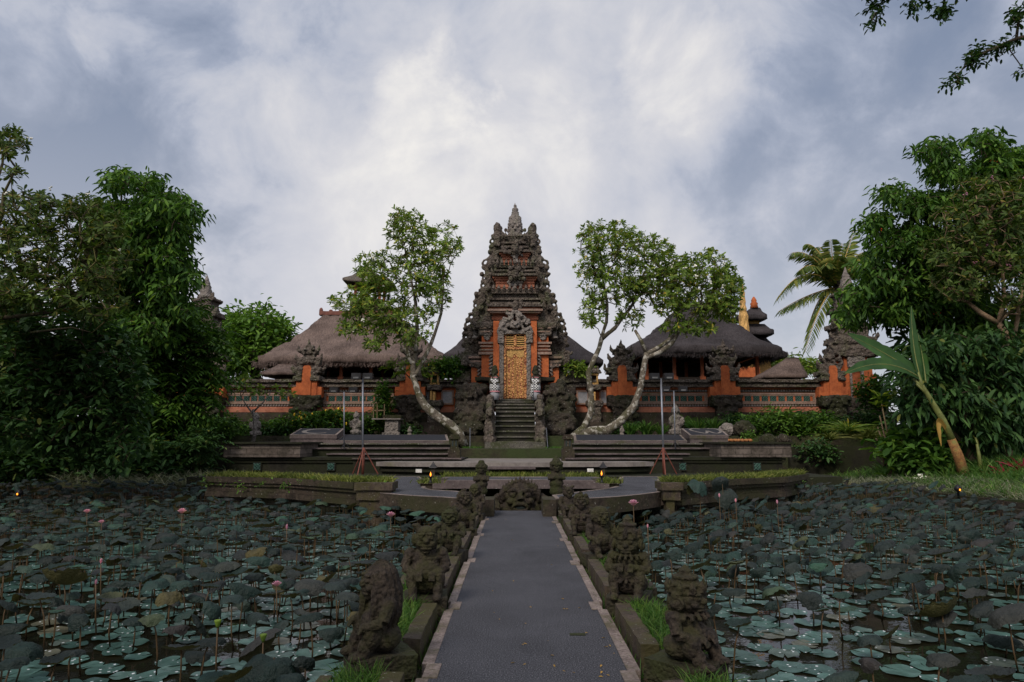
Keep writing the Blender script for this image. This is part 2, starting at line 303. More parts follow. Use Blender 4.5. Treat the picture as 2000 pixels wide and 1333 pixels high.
MT['green_tile'] = flat('green_glazed_lattice', (.045, .105, .082), .35, 0, .35, 6., .01)
MT['tile_dark'] = flat('tile_recess', (.018, .026, .024), .7)
def checker():
    m, t, b, o = newmat('checkered_cloth'); p = objc(t)
    c = t.nodes.new('ShaderNodeTexChecker'); c.inputs['Scale'].default_value = 14.; c.inputs[1].default_value = (.70, .70, .70, 1); c.inputs[2].default_value = (.02, .02, .022, 1)
    lk(t, p, c.inputs['Vector']); lk(t, c.outputs[0], b.inputs['Base Color']); b.inputs['Roughness'].default_value = .85
    return m
MT['checker'] = checker()
MT['greycloth'] = flat('grey_cloth', (.25, .25, .27), .85, 0, .2)
MT['pinkcloth'] = flat('pink_cloth', (.6, .25, .28), .85)
MT['dryleaf'] = leafmat('dry_leaf', [(0, (.16, .09, .025)), (1., (.38, .24, .05))], trans=.1)
MT['coconut'] = flat('orange_brown_husk', (.34, .14, .05), .8, 0, .3, 10.)
# ---------------------------------------------------------------- building helpers
ORG = {}
def fin(o, label, cat, group=None):
    o['label'] = label; o['category'] = cat
    if group: o['group'] = group
    return o
def thing(name, label, cat, loc=(0, 0, 0), group=None):
    o = bpy.data.objects.new(name, None); o.empty_display_size = .2; COL.objects.link(o); o.location = loc
    ORG[o] = Vector(loc); return fin(o, label, cat, group)
def link(name, me, parent=None, loc=None):
    o = bpy.data.objects.new(name, me); COL.objects.link(o)
    if parent: o.parent = parent; ORG[o] = ORG.get(parent, Vector())
    elif loc is not None: o.location = loc; ORG[o] = Vector(loc)
    return o
def copy_tree(o, parent=None):
    c = o.copy(); COL.objects.link(c)
    if parent: c.parent = parent
    for ch in o.children: copy_tree(ch, c)
    return c
def fbm(p, f):
    return noise.noise(p * f) + .5 * noise.noise(p * f * 2.1) + .25 * noise.noise(p * f * 4.3)
class MB:
    def __init__(s): s.v = []; s.f = []; s.m = []; s.mi = 0
    def add(s, vs, fs):
        k = len(s.v); s.v.extend([tuple(x) for x in vs]); s.f.extend([tuple(i + k for i in f) for f in fs]); s.m.extend([s.mi] * len(fs)); return s
    def box(s, x0, x1, y0, y1, z0, z1):
        s.add([(x0, y0, z0), (x1, y0, z0), (x1, y1, z0), (x0, y1, z0), (x0, y0, z1), (x1, y0, z1), (x1, y1, z1), (x0, y1, z1)],
              [(0, 3, 2, 1), (4, 5, 6, 7), (0, 1, 5, 4), (1, 2, 6, 5), (2, 3, 7, 6), (3, 0, 4, 7)]); return s
    def hexa(s, p): return s.add(p, [(0, 3, 2, 1), (4, 5, 6, 7), (0, 1, 5, 4), (1, 2, 6, 5), (2, 3, 7, 6), (3, 0, 4, 7)])
    def rbox(s, x0, x1, y0, y1, z0, z1, g=.14, a=.05, fr=3., seed=0., top=1.):
        """box with a worn, carved surface; top < 1 narrows the top"""
        c = Vector(((x0 + x1) / 2, (y0 + y1) / 2, (z0 + z1) / 2)); off = Vector((seed * 7.3, seed * 3.1, seed * 5.7))
        L = (x1 - x0, y1 - y0, z1 - z0); n = [max(1, min(40, int(math.ceil(l / g)))) for l in L]; o = (x0, y0, z0)
        for ax in range(3):
            u, v = [(1, 2), (2, 0), (0, 1)][ax]
            for side in (0, 1):
                pts = []
                for j in range(n[v] + 1):
                    for i in range(n[u] + 1):
                        p = [0, 0, 0]; p[ax] = o[ax] + side * L[ax]; p[u] = o[u] + L[u] * i / n[u]; p[v] = o[v] + L[v] * j / n[v]
                        p = Vector(p)
                        if top != 1:
                            k = 1 + (top - 1) * (p.z - z0) / (z1 - z0); p.x = c.x + (p.x - c.x) * k; p.y = c.y + (p.y - c.y) * k
                        q = p + off
                        d = Vector((fbm(q, fr), fbm(q + Vector((31, 7, 3)), fr), fbm(q + Vector((5, 17, 41)), fr) * .7)) * a
                        pts.append(p + d)
                fs = []
                for j in range(n[v]):
                    for i in range(n[u]):
                        k = j * (n[u] + 1) + i; q = (k, k + 1, k + n[u] + 2, k + n[u] + 1)
                        fs.append(q if side else q[::-1])
                s.add(pts, fs)
        return s
    def tube(s, pts, rad, seg=6, cap=True):
        pts = [Vector(p) for p in pts]; n = len(pts)
        if isinstance(rad, (int, float)): rad = [rad] * n
        up = Vector((0, 0, 1)); vs = []; prev = None
        for i, p in enumerate(pts):
            t = (pts[min(i + 1, n - 1)] - pts[max(i - 1, 0)])
            if t.length < 1e-9: t = Vector((0, 0, 1))
            t.normalize()
            a = t.cross(prev) if prev is not None else t.cross(up if abs(t.z) < .95 else Vector((1, 0, 0)))
            if prev is not None: a = prev - t * prev.dot(t)
            if a.length < 1e-6: a = t.orthogonal()
            a.normalize(); prev = a; b = t.cross(a)
            for k in range(seg):
                an = 2 * PI * k / seg; vs.append(p + (a * math.cos(an) + b * math.sin(an)) * rad[i])
        fs = []
        for i in range(n - 1):
            for k in range(seg): fs.append((i * seg + k, i * seg + (k + 1) % seg, (i + 1) * seg + (k + 1) % seg, (i + 1) * seg + k))
        if cap: fs.append(tuple(range(seg))[::-1]); fs.append(tuple((n - 1) * seg + k for k in range(seg)))
        return s.add(vs, fs)
    def lathe(s, prof, c=(0, 0, 0), seg=12, sq=0., a=0., fr=3.):
        """profile of (radius, z); sq > 0 squares the section"""
        vs = []; c = Vector(c)
        for r, z in prof:
            for k in range(seg):
                an = 2 * PI * (k + .5) / seg; ca, sa = math.cos(an), math.sin(an)
                q = 1 / max(abs(ca), abs(sa)) * sq + (1 - sq)
                p = Vector((c.x + r * ca * q, c.y + r * sa * q, c.z + z))
                if a: p += Vector((fbm(p, fr), fbm(p + Vector((9, 1, 4)), fr), 0)) * a
                vs.append(p)
        fs = []; n = len(prof)
        for i in range(n - 1):
            for k in range(seg): fs.append((i * seg + k, i * seg + (k + 1) % seg, (i + 1) * seg + (k + 1) % seg, (i + 1) * seg + k))
        fs.append(tuple(range(seg))[::-1]); fs.append(tuple((n - 1) * seg + k for k in range(seg)))
        return s.add(vs, fs)
    def ell(s, c, r, nu=12, nv=8, rot=None):
        c = Vector(c); vs = []; r = (r, r, r) if isinstance(r, (int, float)) else r
        for j in range(1, nv):
            th = PI * j / nv
            for i in range(nu):
                ph = 2 * PI * i / nu; q = Vector((r[0] * math.sin(th) * math.cos(ph), r[1] * math.sin(th) * math.sin(ph), r[2] * math.cos(th)))
                vs.append(c + (rot @ q if rot else q))
        t, b = Vector((0, 0, r[2])), Vector((0, 0, -r[2])); vs.append(c + (rot @ t if rot else t)); vs.append(c + (rot @ b if rot else b))
        fs = []
        for j in range(nv - 2):
            for i in range(nu): fs.append((j * nu + i, (j + 1) * nu + i, (j + 1) * nu + (i + 1) % nu, j * nu + (i + 1) % nu))
        T = len(vs) - 2
        for i in range(nu): fs.append((T, i, (i + 1) % nu)); fs.append((T + 1, (nv - 2) * nu + (i + 1) % nu, (nv - 2) * nu + i))
        return s.add(vs, fs)
    def prism(s, poly, y0, y1):
        """outline of (x, z), from y0 (front) to y1"""
        n = len(poly); vs = [(x, y0, z) for x, z in poly] + [(x, y1, z) for x, z in poly]
        return s.add(vs, [tuple(range(n)), tuple(range(n, 2 * n))[::-1]] + [(i, i + n, (i + 1) % n + n, (i + 1) % n) for i in range(n)])
    def slab(s, poly, z0, z1):
        """plan outline of (x, y), counter-clockwise from above"""
        n = len(poly); vs = [(x, y, z0) for x, y in poly] + [(x, y, z1) for x, y in poly]
        return s.add(vs, [tuple(range(n))[::-1], tuple(range(n, 2 * n))] + [(i, (i + 1) % n, (i + 1) % n + n, i + n) for i in range(n)])
    def mesh(s, name, mats, org=None, smooth=False):
        me = bpy.data.meshes.new(name); v = np.array(s.v, dtype=float).reshape(-1, 3)
        if org is not None: v = v - np.array(org)
        me.from_pydata(v.tolist(), [], s.f)
        for m in (mats if isinstance(mats, (list, tuple)) else [mats]): me.materials.append(m)
        if any(s.m): me.polygons.foreach_set('material_index', s.m)
        if smooth: me.polygons.foreach_set('use_smooth', [True] * len(me.polygons))
        me.update(); return me
    def build(s, name, mats, parent=None, smooth=False, local=False, loc=None):
        """vertices are in world space unless local; loc: origin of a top-level mesh"""
        org = None
        if not local: org = ORG.get(parent, Vector()) if parent else (Vector(loc) if loc is not None else None)
        return link(name, s.mesh(name, mats, org, smooth), parent, loc)
def sculpt(b, name, mats, voxel=.03, amp=.02, fr=8., smooth_it=2, parent=None, loc=None, local=False, grain=0., groove=None):
    """melts the overlapping pieces of b into one continuous carved surface"""
    me = b.mesh('tmp', []); o = bpy.data.objects.new('tmp', me); COL.objects.link(o)
    md = o.modifiers.new('r', 'REMESH'); md.mode = 'VOXEL'; md.voxel_size = voxel
    if smooth_it: sm = o.modifiers.new('s', 'SMOOTH'); sm.iterations = smooth_it; sm.factor = .5
    dg = bpy.context.evaluated_depsgraph_get(); me2 = bpy.data.meshes.new_from_object(o.evaluated_get(dg))
    bpy.data.objects.remove(o); bpy.data.meshes.remove(me)
    n_ = len(me2.vertices); co = np.empty(n_ * 3); no = np.empty(n_ * 3)
    me2.vertices.foreach_get('co', co); me2.vertices.foreach_get('normal', no)
    co = co.reshape(-1, 3); no = no.reshape(-1, 3); dd = np.empty(n_)
    for i in range(n_):
        p = Vector(co[i]); d = fbm(p, fr) * amp
        if grain: d -= grain * max(0, .35 - abs(noise.noise(p * fr * 1.7)) * 2.2)      # chiselled lines
        if groove: d += groove(p)
        dd[i] = d
    me2.vertices.foreach_set('co', (co + no * dd[:, None]).ravel())
    me2.materials.clear()
    for m in (mats if isinstance(mats, (list, tuple)) else [mats]): me2.materials.append(m)
    me2.polygons.foreach_set('use_smooth', [True] * len(me2.polygons))
    org = None
    if not local: org = ORG.get(parent, Vector()) if parent else (Vector(loc) if loc is not None else None)
    if org is not None: me2.transform(Matrix.Translation(-org))
    me2.name = name; me2.update()
    return link(name, me2, parent, loc)
def structure(o): o['kind'] = 'structure'; return o
def stuff(o): o['kind'] = 'stuff'; return o
def rowbox(b, x0, x1, ya, yb, z0, z1): b.box(min(x0, x1), max(x0, x1), min(ya, yb), max(ya, yb), min(z0, z1), max(z0, z1))

# ---------------------------------------------------------------- leaves, grass, trees
def nrm(a): return a / np.maximum(np.linalg.norm(a, axis=-1, keepdims=True), 1e-9)
def leaves_arrays(base, dirs, nor, L, W, droop=.15, fold=.18):
    """one six-sided folded leaf per row"""
    n = len(base); d = nrm(dirs); s = nrm(np.cross(d, nor)); u = nrm(np.cross(s, d)); L = L.reshape(-1, 1); W = W.reshape(-1, 1)
    down = np.array([0, 0, -1.])
    tip = base + d * L + down * L * droop
    m1 = base + d * L * .35 - down * 0; m2 = base + d * L * .72 + down * L * droop * .45
    v = np.stack([base, m1 + s * W * .40 + u * W * fold, m2 + s * W * .46 + u * W * fold, tip, m2 - s * W * .46 + u * W * fold, m1 - s * W * .40 + u * W * fold], 1).reshape(-1, 3)
    k = (np.arange(n) * 6).reshape(-1, 1)
    f = np.concatenate([k + np.array([0, 1, 2, 3]), k + np.array([0, 3, 4, 5])], 1).reshape(-1, 4)
    return v, f
def quads_mesh(name, v, f, mat, org=None, smooth=True):
    me = bpy.data.meshes.new(name); v = v - (np.array(org) if org is not None else 0)
    me.vertices.add(len(v)); me.vertices.foreach_set('co', v.astype(np.float32).ravel())
    me.loops.add(f.size); me.loops.foreach_set('vertex_index', f.astype(np.int32).ravel())
    me.polygons.add(len(f)); me.polygons.foreach_set('loop_start', np.arange(0, f.size, 4, dtype=np.int32)); me.polygons.foreach_set('loop_total', np.full(len(f), 4, dtype=np.int32))
    me.polygons.foreach_set('use_smooth', np.full(len(f), smooth)); me.materials.append(mat); me.update(calc_edges=True); me.validate(); return me
def rnd_dirs(n): return nrm(NR.normal(size=(n, 3)))
def cluster_leaves(tips, tdirs, kind, size):
    """leaf arrays for the growing tips of a tree"""
    n = len(tips); out = []
    if kind == 'rosette':                                  # frangipani: oblong leaves spread round each tip
        k = 9; b = np.repeat(tips, k, 0); a = np.repeat(nrm(tdirs + np.array([0, 0, .5])), k, 0)
        r = rnd_dirs(n * k); r = nrm(r - a * (r * a).sum(1, keepdims=True))
        d = nrm(r + a * NR.uniform(-.15, .95, (n * k, 1)))
        L = size * NR.uniform(.6, 1.15, n * k); W = L * .30
        return leaves_arrays(b + a * NR.uniform(-.06, .06, (n * k, 1)), d, a + r * .2, L, W, .12, .15)
    if kind == 'droop':                                    # whorls of hanging leaflets
        k = 11; b = np.repeat(tips, k, 0) + NR.normal(size=(n * k, 3)) * size * np.array([.62, .62, .42])
        r = rnd_dirs(n * k); r[:, 2] = -np.abs(r[:, 2]) * .8 - .12; d = nrm(r + .35 * np.repeat(tdirs, k, 0))
        L = size * NR.uniform(.65, 1.2, n * k)
        return leaves_arrays(b, d, rnd_dirs(n * k) * .6 + np.array([0, 0, .8]), L, L * .34, .3, .12)
    if kind == 'spray':                                    # mixed broad leaves
        k = 9; b = np.repeat(tips, k, 0) + NR.normal(size=(n * k, 3)) * size * .55
        d = nrm(rnd_dirs(n * k) * np.array([1, 1, .55]) + .4 * np.repeat(tdirs, k, 0) + np.array([0, 0, -.12]))
        L = size * NR.uniform(.6, 1.2, n * k)
        return leaves_arrays(b, d, rnd_dirs(n * k) * .5 + np.array([0, 0, 1.]), L, L * .42, .2, .12)
    if kind == 'pinnate':                                  # feathered compound leaves: a rib with paired leaflets
        k, m = 4, 10; nn = n * k
        b = np.repeat(tips, k, 0); d = nrm(rnd_dirs(nn) * np.array([1, 1, .5]) + .3 * np.repeat(tdirs, k, 0))
        Lr = size * NR.uniform(.7, 1.2, nn)
        j = np.repeat(np.arange(nn), m); tt = np.tile(np.repeat(np.linspace(.15, 1, m // 2), 2), nn); sg = np.tile(np.array([1, -1] * (m // 2)), nn).reshape(-1, 1)
        side = nrm(np.cross(d, np.array([0, 0, 1.])))
        p = b[j] + d[j] * (Lr[j] * tt).reshape(-1, 1) + np.array([0, 0, -1.]) * (Lr[j] * tt * tt * .35).reshape(-1, 1)
        dd = nrm(side[j] * sg + d[j] * .45 + np.array([0, 0, -.35]))
        L = Lr[j] * .36
        return leaves_arrays(p, dd, np.tile(np.array([0, 0, 1.]), (len(j), 1)) + NR.normal(size=(len(j), 3)) * .2, L, L * .34, .2, .1)
def blob_points(blobs, n, minfrac=.45):
    """points in ellipsoids given as (px, py, rx, ry, Y, depth); more of them near the skin"""
    wt = np.array([b[2] * b[3] for b in blobs], float); wt /= wt.sum(); out = []
    for i in NR.choice(len(blobs), n, p=wt):
        px, py, rx, ry, Y, dp = blobs[i]
        d = NR.normal(size=3); d /= np.linalg.norm(d); r = minfrac + (1 - minfrac) * NR.random() ** .6; d *= r
        out.append(P(px + d[0] * rx, py + d[1] * ry, Y + d[2] * dp))
    return np.array([tuple(p) for p in out])
def grow(trunks, tips, rtip=.010, rexp=.44, rscale=1., step=.4, jit=.10):
    """joins every tip to the nearest limb, so that the limbs fork; returns tubes and the direction at each tip.
    trunks: lists of (point, radius)"""
    pts = []; par = []; rad = []
    chains = []
    for tr in trunks:
        ch = []
        for i in range(len(tr) - 1):
            a, b = Vector(tr[i][0]), Vector(tr[i + 1][0]); m = max(1, int((b - a).length / .35))
            for k in range(m):
                pts.append(a.lerp(b, k / m)); rad.append(tr[i][1] + (tr[i + 1][1] - tr[i][1]) * k / m); ch.append(len(pts) - 1); par.append(-1)
        pts.append(Vector(tr[-1][0])); rad.append(tr[-1][1]); par.append(-1); ch.append(len(pts) - 1); chains.append((ch, True))
    ok = []                                               # limbs spring only from the upper part of each trunk
    for ch, _ in chains:
        for q, i in enumerate(ch): ok.append(q > .55 * len(ch))
    P0 = [tuple(p) for p in pts]; cap = len(P0) + len(tips) * 14 + 50
    A = np.full((cap, 3), 1e9); A[:len(P0)] = P0; okA = np.zeros(cap, bool); okA[:len(P0)] = ok
    N = len(P0); parent = list(par); cnt = [0] * N; ntr = N; nodes = list(pts)
    A[:N][~okA[:N]] = 1e9
    d0 = np.min(np.linalg.norm(tips[:, None] - A[None, :N], axis=2), 1); order = np.argsort(d0); tdirs = np.zeros((len(tips), 3)); newch = []
    for ti in order:
        t = tips[ti]; df = t - A[:N]; dist = np.linalg.norm(df, axis=1); cost = dist + np.maximum(0, -df[:, 2]) * .5
        j = int(np.argmin(cost)); a = Vector(A[j]); b = Vector(t); ln = (b - a).length; m = max(1, int(ln / step)); ch = [j]
        if m > 12: m = 12
        mid = (a + b) / 2 + Vector((0, 0, ln * .10)) + Vector(NR.normal(size=3)) * ln * jit
        for k in range(1, m + 1):
            u = k / m; p = a.lerp(mid, u).lerp(mid.lerp(b, u), u)
            nodes.append(p); parent.append(ch[-1]); A[N] = p; cnt.append(0); ch.append(N); N += 1
        newch.append(ch); q = Vector(A[ch[-1]]) - Vector(A[ch[-2]]); tdirs[ti] = q.normalized()
        i = ch[-1]
        while i >= ntr: cnt[i] += 1; i = parent[i]
    def r(i): return rtip * max(1, cnt[i]) ** rexp * rscale
    b = MB()
    for ch, _ in chains: b.tube([nodes[i] + Vector((fbm(nodes[i], 1.3), fbm(nodes[i] + Vector((7, 2, 5)), 1.3), 0)) * rad[i] * .35 for i in ch], [rad[i] * (1 + .22 * noise.noise(nodes[i] * 2.1)) for i in ch], 10)
    limbs = MB()
    for ch in newch:
        if len(ch) < 2: continue
        rs = [r(i) if i >= ntr else min(rad[i] * .9, r(ch[1]) * 1.25) for i in ch]
        rs[0] = min(rs[0], rs[1] * 1.3); limbs.tube([nodes[i] for i in ch], rs, 5 if rs[0] > .02 else 4, False)
    return b, limbs, tdirs
def tree(name, label, cat, base, trunks, blobs, ntips, kind, size, leafm, barkm, twigm=None, group=None, rtip=.010, flowers=None, minfrac=.45, rexp=.44, extra=None):
    t = thing(name, label, cat, base, group); tips = blob_points(blobs, ntips, minfrac)
    if extra is not None: tips = np.concatenate([tips, np.array([tuple(p) for p in extra])])
    tb, lb, td = grow(trunks, tips, rtip, rexp)
    tb.build('trunk', MT[barkm], t, True)
    lb.build('branches', MT[twigm or barkm], t, True)
    v, f = cluster_leaves(tips, td, kind, size)
    link('crown', quads_mesh('crown', v, f, MT[leafm], ORG[t]), t)
    if flowers:
        n, mat, r = flowers; b = MB()
        for i in NR.choice(len(tips), n, replace=False):
            c = Vector(tips[i]) + Vector(td[i]) * .2 + Vector((0, -.14, .06))
            for k in range(5): b.ell(c + Vector(NR.normal(size=3)) * r * .55, (r * .5, r * .5, r * .32), 6, 4)
        b.build('blossom', MT[mat], t, True)
    return t
def grass(name, pts, h, mat, wd=.012, lean=.5, parent=None, kind='stuff', jit=.0):
    """blades rooted at pts (N,3)"""
    n = len(pts); d = NR.normal(size=(n, 3)) * lean; d[:, 2] = 1; d = nrm(d); L = h * NR.uniform(.45, 1.2, n)
    side = nrm(np.cross(d, NR.normal(size=(n, 3)))) * wd; out = d.copy(); out[:, 2] = -.15
    tip = pts + d * L.reshape(-1, 1) + out * (L * .35).reshape(-1, 1)
    mid = pts + d * (L * .6).reshape(-1, 1)
    v = np.stack([pts - side, pts + side, mid + side * .7, mid - side * .7, tip], 1).reshape(-1, 3); k = (np.arange(n) * 5).reshape(-1, 1)
    f = np.concatenate([k + np.array([0, 1, 2, 3]), k + np.array([3, 2, 4, 4])], 1).reshape(-1, 4)
    tri = np.concatenate([k + np.array([3, 2, 4])], 1)
    me = bpy.data.meshes.new(name); org = np.array(ORG[parent]) if parent else 0
    fs = [tuple(x) for x in (k + np.array([0, 1, 2, 3]))] + [tuple(x) for x in tri]
    me.from_pydata((v - org).tolist(), [], fs); me.materials.append(MT[mat]); me.update()
    o = link(name, me, parent)
    if kind: o['kind'] = kind
    return o
def strap_plant(name, label, base, n, h, mat, wd=.03, lean=.7, group=None, cat='plant', droop=.5, parent=None, seg=4):
    """a clump of arching strap leaves"""
    base = Vector(base); b = MB()
    for i in range(n):
        az = R.uniform(0, 2 * PI); ln = R.uniform(.1, lean); L = h * R.uniform(.6, 1.15)
        d = Vector((math.cos(az) * ln, math.sin(az) * ln, 1)).normalized(); s = d.cross(Vector((R.gauss(0, 1), R.gauss(0, 1), .2))).normalized()
        r0 = base + Vector((R.gauss(0, .06) * h, R.gauss(0, .06) * h, 0)); vs = []
        for k in range(seg + 1):
            u = k / seg; p = r0 + d * L * u + Vector((d.x, d.y, -1)) * L * droop * u * u * .6
            wdt = wd * (1 - u) ** .5 * (1 if u > 0 else .6) if u < 1 else 0.002
            vs += [p - s * wdt, p + s * wdt]
        b.add(vs, [(2 * k, 2 * k + 1, 2 * k + 3, 2 * k + 2) for k in range(seg)])
    o = b.build(name, MT[mat], parent, True, loc=None if parent else base)
    if not parent: fin(o, label, cat, group)
    return o
def bush(name, label, base, rx, ry, rz, n, size, mat, kind='spray', flowers=None, group=None, cat='shrub'):
    """low leafy plant: stems > leaves"""
    base = Vector(base); t = thing(name, label, cat, base, group); d = NR.normal(size=(n, 3)); d = nrm(d) * (NR.random((n, 1)) ** .45)
    tips = np.array(base) + d * np.array([rx, ry, rz]) + np.array([0, 0, rz * .9]); tips[:, 2] = np.maximum(tips[:, 2], base.z + .05)
    b = MB()
    for i in range(0, n, 4): b.tube([base + Vector((R.gauss(0, .06), R.gauss(0, .06), -.05)), base.lerp(Vector(tips[i]), .5) + Vector((0, 0, .05)), tips[i]], [.014, .010, .006], 4, False)
    b.build('stem', MT['twig'], t)
    td = nrm(tips - np.array(base)); v, f = cluster_leaves(tips, td, kind, size)
    link('foliage', quads_mesh('foliage', v, f, MT[mat], ORG[t]), t)
    if flowers:
        k, fm, r = flowers; fb = MB()
        for i in NR.choice(n, k, replace=False):
            c = Vector(tips[i]) + Vector((0, -.06, .1)); fb.ell(c, (r * .6, r * .6, r), 6, 4)
        fb.build('blossom', MT[fm], t, True)
    return t
# ---------------------------------------------------------------- ground, pond, path
WZ = -.45                                                 # water level
def ground_z(x, y):
    if y < 24.5 and -17 < x < 13.25: return -1.4
    if y < 31.2 and -10 < x < 10.6: return -1.4
    if y < 31.3:
        return .0 + .12 * min(4, max(0, x - 13.3)) + .04 * min(10, max(0, -15 - x)) + .05 * math.sin(x * 1.3) * math.cos(y * .9)
    if y < 35.2: return 1.2
    if y < 40.6: return 1.82
    return 2.5
def build_ground():
    xs = sorted(set([-900, -300, -120, -60] + [x * 1. for x in range(-40, 41)] + [60, 120, 300, 900, -17.05, -16.95, 13.2, 13.3, -10.05, -9.95, 10.55, 10.65]))
    ys = sorted(set([-300, -60, -20] + [y * 1. for y in range(-8, 60)] + [90, 200, 500, 1500, 24.45, 24.55, 31.15, 31.25, 31.35, 35.15, 35.25, 40.55, 40.65]))
    b = MB(); n = len(xs)
    vs = [(x, y, ground_z(x, y)) for y in ys for x in xs]
    fs = [(j * n + i, j * n + i + 1, (j + 1) * n + i + 1, (j + 1) * n + i) for j in range(len(ys) - 1) for i in range(n - 1)]
    b.add(vs, fs); structure(b.build('ground', MT['soil'], smooth=False))
    b = MB(); b.add([(-40, -30, WZ), (40, -30, WZ), (40, 31.2, WZ), (-40, 31.2, WZ)], [(0, 1, 2, 3)]); structure(b.build('water', MT['water']))
build_ground()
PL, PR = -.58, .79                                       # edges of the black paving
LY = [5.05, 6.95, 9.5, 12.0, 14.3]; RY = [4.9, 6.95, 9.3, 11.4, 13.8]
PEND = 16.05
def build_path():
    b = MB(); b.box(PL, PR, -4, PEND, -1.3, 0); structure(b.build('path', MT['asphalt']))
    bd = MB(); nt_ = MB(); kb = MB(); vg = MB()
    for s, ys in ((-1, LY), (1, RY)):
        e = PL if s < 0 else PR
        cuts = [-2.] + ys + [PEND + .1]
        for i in range(len(cuts) - 1):
            y0, y1 = cuts[i] + (.16 if i else 0), cuts[i + 1] - .14
            m = max(1, int((y1 - y0) / .62)); 
            for k in range(m):
                a0 = y0 + (y1 - y0) * k / m; a1 = y0 + (y1 - y0) * (k + 1) / m - .006
                j = R.uniform(-.006, .006)
                rowbox(bd, e + s * .001, e + s * (.088 + j), a0, a1, -.2, .004 + R.uniform(0, .004))
            xa, xb = sorted((e + s * .135, e + s * .27)); kb.rbox(xa, xb, y0 + .22, y1 - .22, -.5, .112, .07, .010, 6)
            xa, xb = sorted((e + s * .60, e + s * .68)); kb.rbox(xa, xb, y0 + .22, y1 - .22, -1.0, .092, .07, .010, 6)
        for y in ys:                                       # paving steps in round the foot of each statue
            rowbox(nt_, e - s * .055, e + s * .05, y - .14, y + .15, -.2, .008)
        rowbox(vg, e + s * .27, e + s * .60, -2, PEND + .2, -1.2, .05)
        rowbox(vg, e + s * .09, e + s * .135, -2, PEND + .2, -1.2, -.10)
    structure(bd.build('path_border', MT['border'])); structure(nt_.build('path_border', MT['border']))
    structure(kb.build('kerb', MT['kerb'])); structure(vg.build('path_verge', MT['soil']))
    pts = []
    for s, ys in ((-1, LY), (1, RY)):
        e = PL if s < 0 else PR
        cuts = [2.9] + ys + [PEND]
        for i in range(len(cuts) - 1):
            y0, y1 = cuts[i] + .25, cuts[i + 1] - .25
            n = int(1500 / (1 + .10 * y0))
            x = e + s * NR.uniform(.29, .59, n); y = NR.uniform(y0, y1, n); pts.append(np.stack([x, y, np.full(n, .045)], 1))
            n = 90; x = e + s * NR.uniform(.09, .14, n); y = NR.uniform(y0, y1, n); pts.append(np.stack([x, y, np.full(n, -.10)], 1))
    grass('grass', np.concatenate(pts), .15, 'turf', .0038, .6)
build_path()
o = MB().box(-.065, .065, -.03, .03, .0015, .006).build('drain_cover', MT['soil'], loc=(0, 0, 0), local=True); o.location = G(1128, 1240)
fin(o, 'small dark muddy drain hole sunk in the black path', 'drain')
lf = MB(); v, f = leaves_arrays(np.array([[-.02, 0, 0.]]), np.array([[1., 0, 0]]), np.array([[0, 0, 1.]]), np.array([.05]), np.array([.024]), -.1, .3); lf.add(v, [tuple(x) for x in f])
lme = lf.mesh('fallen_leaf', MT['dryleaf'], smooth=True)
for i in range(46):
    if i < 18: px, py = R.gauss(1165, 40), R.uniform(1180, 1330)
    else: px, py = R.uniform(960, 1160), 1000 + 330 * R.random()
    p = G(px, py)
    if not (PL + .03 < p.x < PR - .03): continue
    o = link('fallen_leaf', lme, loc=(p.x, p.y, .006)); o.rotation_euler = (R.uniform(-.2, .2), R.uniform(-.2, .2), R.uniform(0, 6.3)); o.scale = [R.uniform(.35, .8)] * 3
    fin(o, 'tiny dry yellow leaf fallen on the black path', 'leaf', 'dry leaves scattered on the path')

